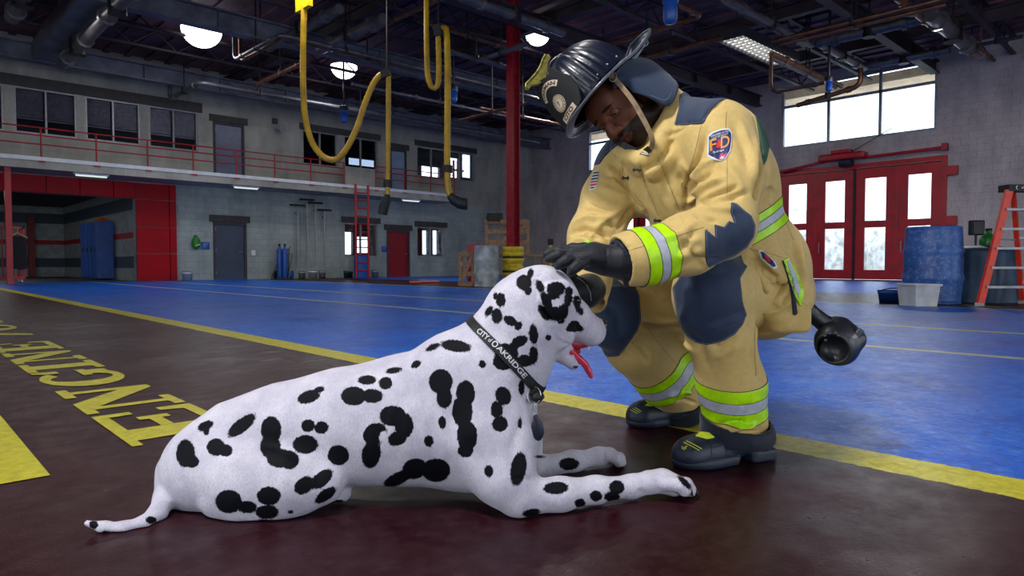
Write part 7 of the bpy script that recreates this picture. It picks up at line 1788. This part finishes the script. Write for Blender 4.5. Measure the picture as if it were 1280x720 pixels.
    for u0 in np.linspace(0, 2 * PI, 15)[:-1]: board('ring_print', [(.0182 * math.cos(u0) + dx, .046 + .0182 * math.sin(u0) + dy) for dx, dy in ((-.0011, -.0014), (.0011, -.0014), (.0011, .0014), (-.0011, .0014))], .0058, .0066, M_pr, step=.01)
    # brass shield holder: curling bracket from the crown to the top of the board
    e = lambda x, y, z: K(x, y, z)
    def loc(x, y, x0=0.0):
        d = ray(x, y); p0 = HC + HL * x0; t_ = ((p0 - CO) @ HL) / (d @ HL); q = CO + d * t_ - HC; return (q @ HF, q @ HUp)
    hp_ = [loc(*v) for v in ((685, 69), (688, 73), (684, 80), (683, 92), (681, 103), (672, 106), (663, 108), (661, 112), (657, 111), (657, 106), (664, 99), (670, 92), (675, 84), (678, 75), (681, 70))]
    mb = MB(); mb.prism(hp_, HC - HL * .004, HF, HUp, .008 if np.cross(HF, HUp) @ HL > 0 else -.008); mb.build('shield_holder', M_brass, helm)
    MB().tube([K(.004, a, b) for a, b in hp_[8:]], .0032, 8).build('holder_rim', M_brass, helm)
    for a in (1.0, 1.35, 1.75): rx, ry = rim(a); MB().sphere(K(rx * 1.01, ry * 1.01, .014), .0035, 8).build('rivet', M_alum, helm)
    # D-ring at the back of the brim
    q = K(*brim(PI * .80, .8)); c = P(806, 53, 1.93)
    MB().tube([c + CR * .009 * math.cos(t_) + UPZ * .011 * math.sin(t_) for t_ in np.linspace(0, 2 * PI, 17)[:-1]], .0014, 6, closed=True).build('hanging_ring', M_ring_ if False else mat('steel_wire', (120, 122, 128), .3, .9), helm)
    # neck flap: a draped double sheet hanging from the back of the brim
    top = [(766, 112, 1.815), (768, 96, 1.80), (774, 84, 1.83), (784, 75, 1.89), (794, 73, 1.96), (797, 80, 2.03), (800, 92, 2.08)]
    bot = [(792, 116, 1.80), (815, 124, 1.795), (838, 131, 1.80), (847, 109, 1.88), (836, 95, 1.97), (824, 93, 2.05), (815, 100, 2.11)]
    nt, nb2 = 48, 16; V = []
    def interp(L, t):
        t *= len(L) - 1; i = min(int(t), len(L) - 2); f = t - i; L = [np.array(v, float) for v in L]; p0, p1, p2, p3 = L[max(i - 1, 0)], L[i], L[i + 1], L[min(i + 2, len(L) - 1)]
        return .5 * ((2 * p1) + (p2 - p0) * f + (2 * p0 - 5 * p1 + 4 * p2 - p3) * f * f + (3 * p1 - p0 - 3 * p2 + p3) * f ** 3)
    for i in range(nt + 1):
        a = P(*interp(top, i / nt)); b = P(*interp(bot, i / nt))
        for j in range(nb2 + 1):
            u = j / nb2; p = a * (1 - u) + b * u + UPZ * .018 * math.sin(PI * u) - VIEW * .006 * math.sin(i / nt * 16) * u; V.append(p)
    Fq = [(i * (nb2 + 1) + j, (i + 1) * (nb2 + 1) + j, (i + 1) * (nb2 + 1) + j + 1, i * (nb2 + 1) + j + 1) for i in range(nt) for j in range(nb2)]
    fm = Mesh(np.array(V), np.array(Fq)); sh_ = fm.shell([np.full(len(V), -1.0)], .0022, .0022); flap = sh_.build('neck_flap', M_navy, helm)
    MB().tube([P(*interp([(a * .08 + b * .92) for a, b in zip(np.array(top), np.array(bot))], t_)) + UPZ * .0055 - VIEW * .003 for t_ in np.linspace(.02, .98, 50)], .0009, 6).build('flap_stitching', mat('grey_stitching', (92, 106, 128), .7), flap)
    # chin strap: leather band, webbing under the chin
    sp = [(764, 93, 1.80), (770, 100, 1.785), (780, 112, 1.775), (791, 126, 1.768), (802, 145, 1.762), (811, 162, 1.76), (815.5, 175, 1.765), (814, 185, 1.78), (808, 191, 1.80), (800, 194, 1.82)]
    def ribbon(name, pts, w, th_, mt, k=60, par=helm, nrm=None):
        C = [P(*interp(pts, t_)) for t_ in np.linspace(0, 1, k)]; V = []
        for i, c in enumerate(C):
            tg = unit(C[min(i + 1, k - 1)] - C[max(i - 1, 0)]); nv = unit((CO - c) if nrm is None else nrm); sd = unit(np.cross(tg, nv)); nv = np.cross(sd, tg)
            for a, b in ((-1, 1), (1, 1), (1, -1), (-1, -1)): V.append(c + sd * a * w / 2 + nv * b * th_ / 2)
        Fq = []
        for i in range(k - 1):
            for j in range(4): Fq.append((i * 4 + j, i * 4 + (j + 1) % 4, (i + 1) * 4 + (j + 1) % 4, (i + 1) * 4 + j))
        Fq += [(3, 2, 1, 0), tuple((k - 1) * 4 + j for j in range(4))]
        return Mesh(np.array(V), np.array([f[::-1] for f in Fq])).build(name, mt, par, smooth=False)
    ribbon('chin_strap', sp, px_r(6.2, 1.77), .003, M_leather)
    ribbon('chin_webbing', [(812, 186, 1.78), (804, 191, 1.81), (796, 190, 1.84), (786, 185, 1.85), (776, 179, 1.86), (768, 173, 1.90), (762, 166, 1.98)], px_r(8, 1.82), .003, M_blackp)
    MB().tube([P(766 + 4.5 * math.cos(t_), 96 + 6.0 * math.sin(t_), 1.785) for t_ in np.linspace(0, 2 * PI, 17)[:-1]], .0018, 6, closed=True).build('strap_ring', mat('steel_wire', (120, 122, 128), .3, .9), helm)
    MB().tube([P(800, 192, 1.80), P(811, 194, 1.79)], .0035, 8).tube([P(803, 189.5, 1.797), P(803, 195.5, 1.797)], .002, 6).build('strap_buckle', mat('steel_wire', (120, 122, 128), .3, .9), helm)
    return man
M_ring_ = None
_t0 = _t.time(); MAN = build_man(); print('man', _t.time() - _t0)

# ------------------------------------------------------------------ hand lamp hanging from the coat
def hand_lamp():
    n_ = N_; q = P(1045, 425, 1.95)
    t = thing('hand_lamp', q, 'black hand lamp with a big round head hanging from the tan coat', 'flashlight')
    M_l = mat('black_lamp_plastic', (18, 21, 30), .38, bump=.1, bscale=200, coat=.1, obj=True)
    ex = unit(CR * .77 - UPZ * .64); ey = unit(CR * .64 + UPZ * .77)
    s = SDF(P(1035, 410, 1.95) - .20, P(1035, 410, 1.95) + .20, .0035)
    s.chain([n_(999, 366, 1.95, 8), n_(1001, 378, 1.95, 11), n_(1012, 390, 1.95, 10), n_(1030, 404, 1.95, 11)], .008, flat=(VIEW, .8))
    s.rbox(P(1003, 370, 1.95), (.020, .026, .020), [ex, ey, VIEW], .006, .008); s.mesh(2).build('handle', M_l, t)
    s = SDF(P(1050, 425, 1.95) - .12, P(1050, 425, 1.95) + .12, .003)
    s.rbox(P(1050, 424, 1.95), (.060, .056, .045), [ex, ey, VIEW], .035, .01); s.ell(P(1046, 430, 1.92), (.066, .060, .040), [ex, ey, VIEW], .015)
    s.rbox(P(1041, 402, 1.95), (.007, .020, .016), [unit(CR * .3 + UPZ), unit(CR - UPZ * .3), VIEW], .004, .005); s.rbox(P(1037, 400, 1.95), (.006, .014, .012), [unit(CR * .8 + UPZ * .6), unit(-CR * .6 + UPZ * .8), VIEW], .003, .006)
    s.ell(P(1041, 438, 1.885), (.046, .040, .045), [ex, ey, VIEW], .006, 'sub'); s.mesh(2).build('lamp_head', M_l, t)
    c = P(1041, 438, 1.915); MB().lathe([(.038, 0), (.032, .012), (.012, .02), (.001, .022)], c, axis=VIEW, n=24, caps=False).build('reflector', mat('dark_reflector', (3, 3, 4), .4, .0), t)
    for dx, dy in ((-20, -12), (-14, -16), (-6, -17), (-19, -4), (-2, -12)): MB().sphere(P(1050 + dx * .95, 428 + dy * .7, 1.888), .0045, 8, (1.5, 1, .8)).build('button', mat('grey_button', (70, 76, 92), .4), t)
    s = SDF(P(1069, 422, 1.93) - .05, P(1069, 422, 1.93) + .05, .0025); s.rbox(P(1068, 421, 1.91), (.010, .028, .012), [ex, ey, VIEW], .003, .003); s.mesh(1).build('side_panel', mat('slate_panel', (38, 46, 62), .4, obj=True), t)
    me = text_mesh('III', .016, .0005); lo_ = link_mesh('panel_print', me, None); lo_.data.materials.append(mat('grey_print', (170, 174, 180), .5)); M4 = Matrix.Identity(4); a = [Vector(-ey), Vector(ex), Vector(-ey).cross(Vector(ex))]
    a = [Vector(ey), Vector(-ex), Vector(ey).cross(Vector(-ex))]
    for i, vv in enumerate(a):
        for j in range(3): M4[j][i] = vv[j]
    M4.translation = Vector(P(1069, 421, 1.877)); lo_.data.transform(M4); lo_.parent = t; lo_.matrix_parent_inverse = world_of(t).inverted()
    MB().tube([P(1004, 384, 1.94), P(998, 366, 1.93), P(988, 345, 1.90), P(981, 328, 1.88)], .0035, 8).build('lanyard', M_blackp, t)
hand_lamp()
# ================================================================== LIGHT
W = bpy.data.worlds.new('sky'); SC.world = W; W.use_nodes = True
wn = W.node_tree; bg = wn.nodes['Background']; bg.inputs[0].default_value = (.86, .93, 1, 1); bg.inputs[1].default_value = 3.4
def area(name, loc, tgt, sx, sy, e, col=(1, 1, 1), spread=180):
    L = bpy.data.lights.new(name, 'AREA'); L.shape = 'RECTANGLE'; L.size = sx; L.size_y = sy; L.energy = e; L.color = col; L.spread = math.radians(spread)
    o = bpy.data.objects.new(name, L); COL.objects.link(o); o.location = loc
    o.rotation_euler = (Vector(tgt) - Vector(loc)).to_track_quat('-Z', 'Y').to_euler(); return o
# added area lights behind the camera, brightening the figures from the unseen bays
area('bay_fill_left', (-8.6, 3.7, 2.4), (0, 3.7, 1.6), 5.4, 4.4, 90, (.9, .95, 1))
area('bay_fill_front', (5.5, -8.6, 2.4), (5.5, 0, 1.6), 5, 4.4, 70, (.95, .96, 1))
area('bay_fill_front', (-2.5, -8.6, 2.4), (-2.5, 0, 1.6), 5, 4.4, 30, (.9, .95, 1))
# added overhead area lights without fixtures, brightening hall and walls
for (x, y, e) in ((3.2, 3.6, 50), (6, 12, 90), (16, 15, 150), (18, 5, 190), (3, 18, 60)):
    area('added_overhead_light', (x, y, 6.0), (x, y, 0), .9, .9, e * 1.0, (1, .97, .92))
k = CR * -1.5 + VIEW * .25
area('added_overhead_light', (k[0], k[1], 4.3), (1.3, 1.2, .5), .7, .7, 200, (1, .985, .95))  # added key light, above and left of the camera, to model the figures
area('side_bay_fill_light', (2.5, 29, 3.0), (2.5, 29, 0), 1.6, .4, 45, (.9, .97, 1))  # added light to brighten the side bay walls, no fixture there
SC.view_settings.exposure = 0.0
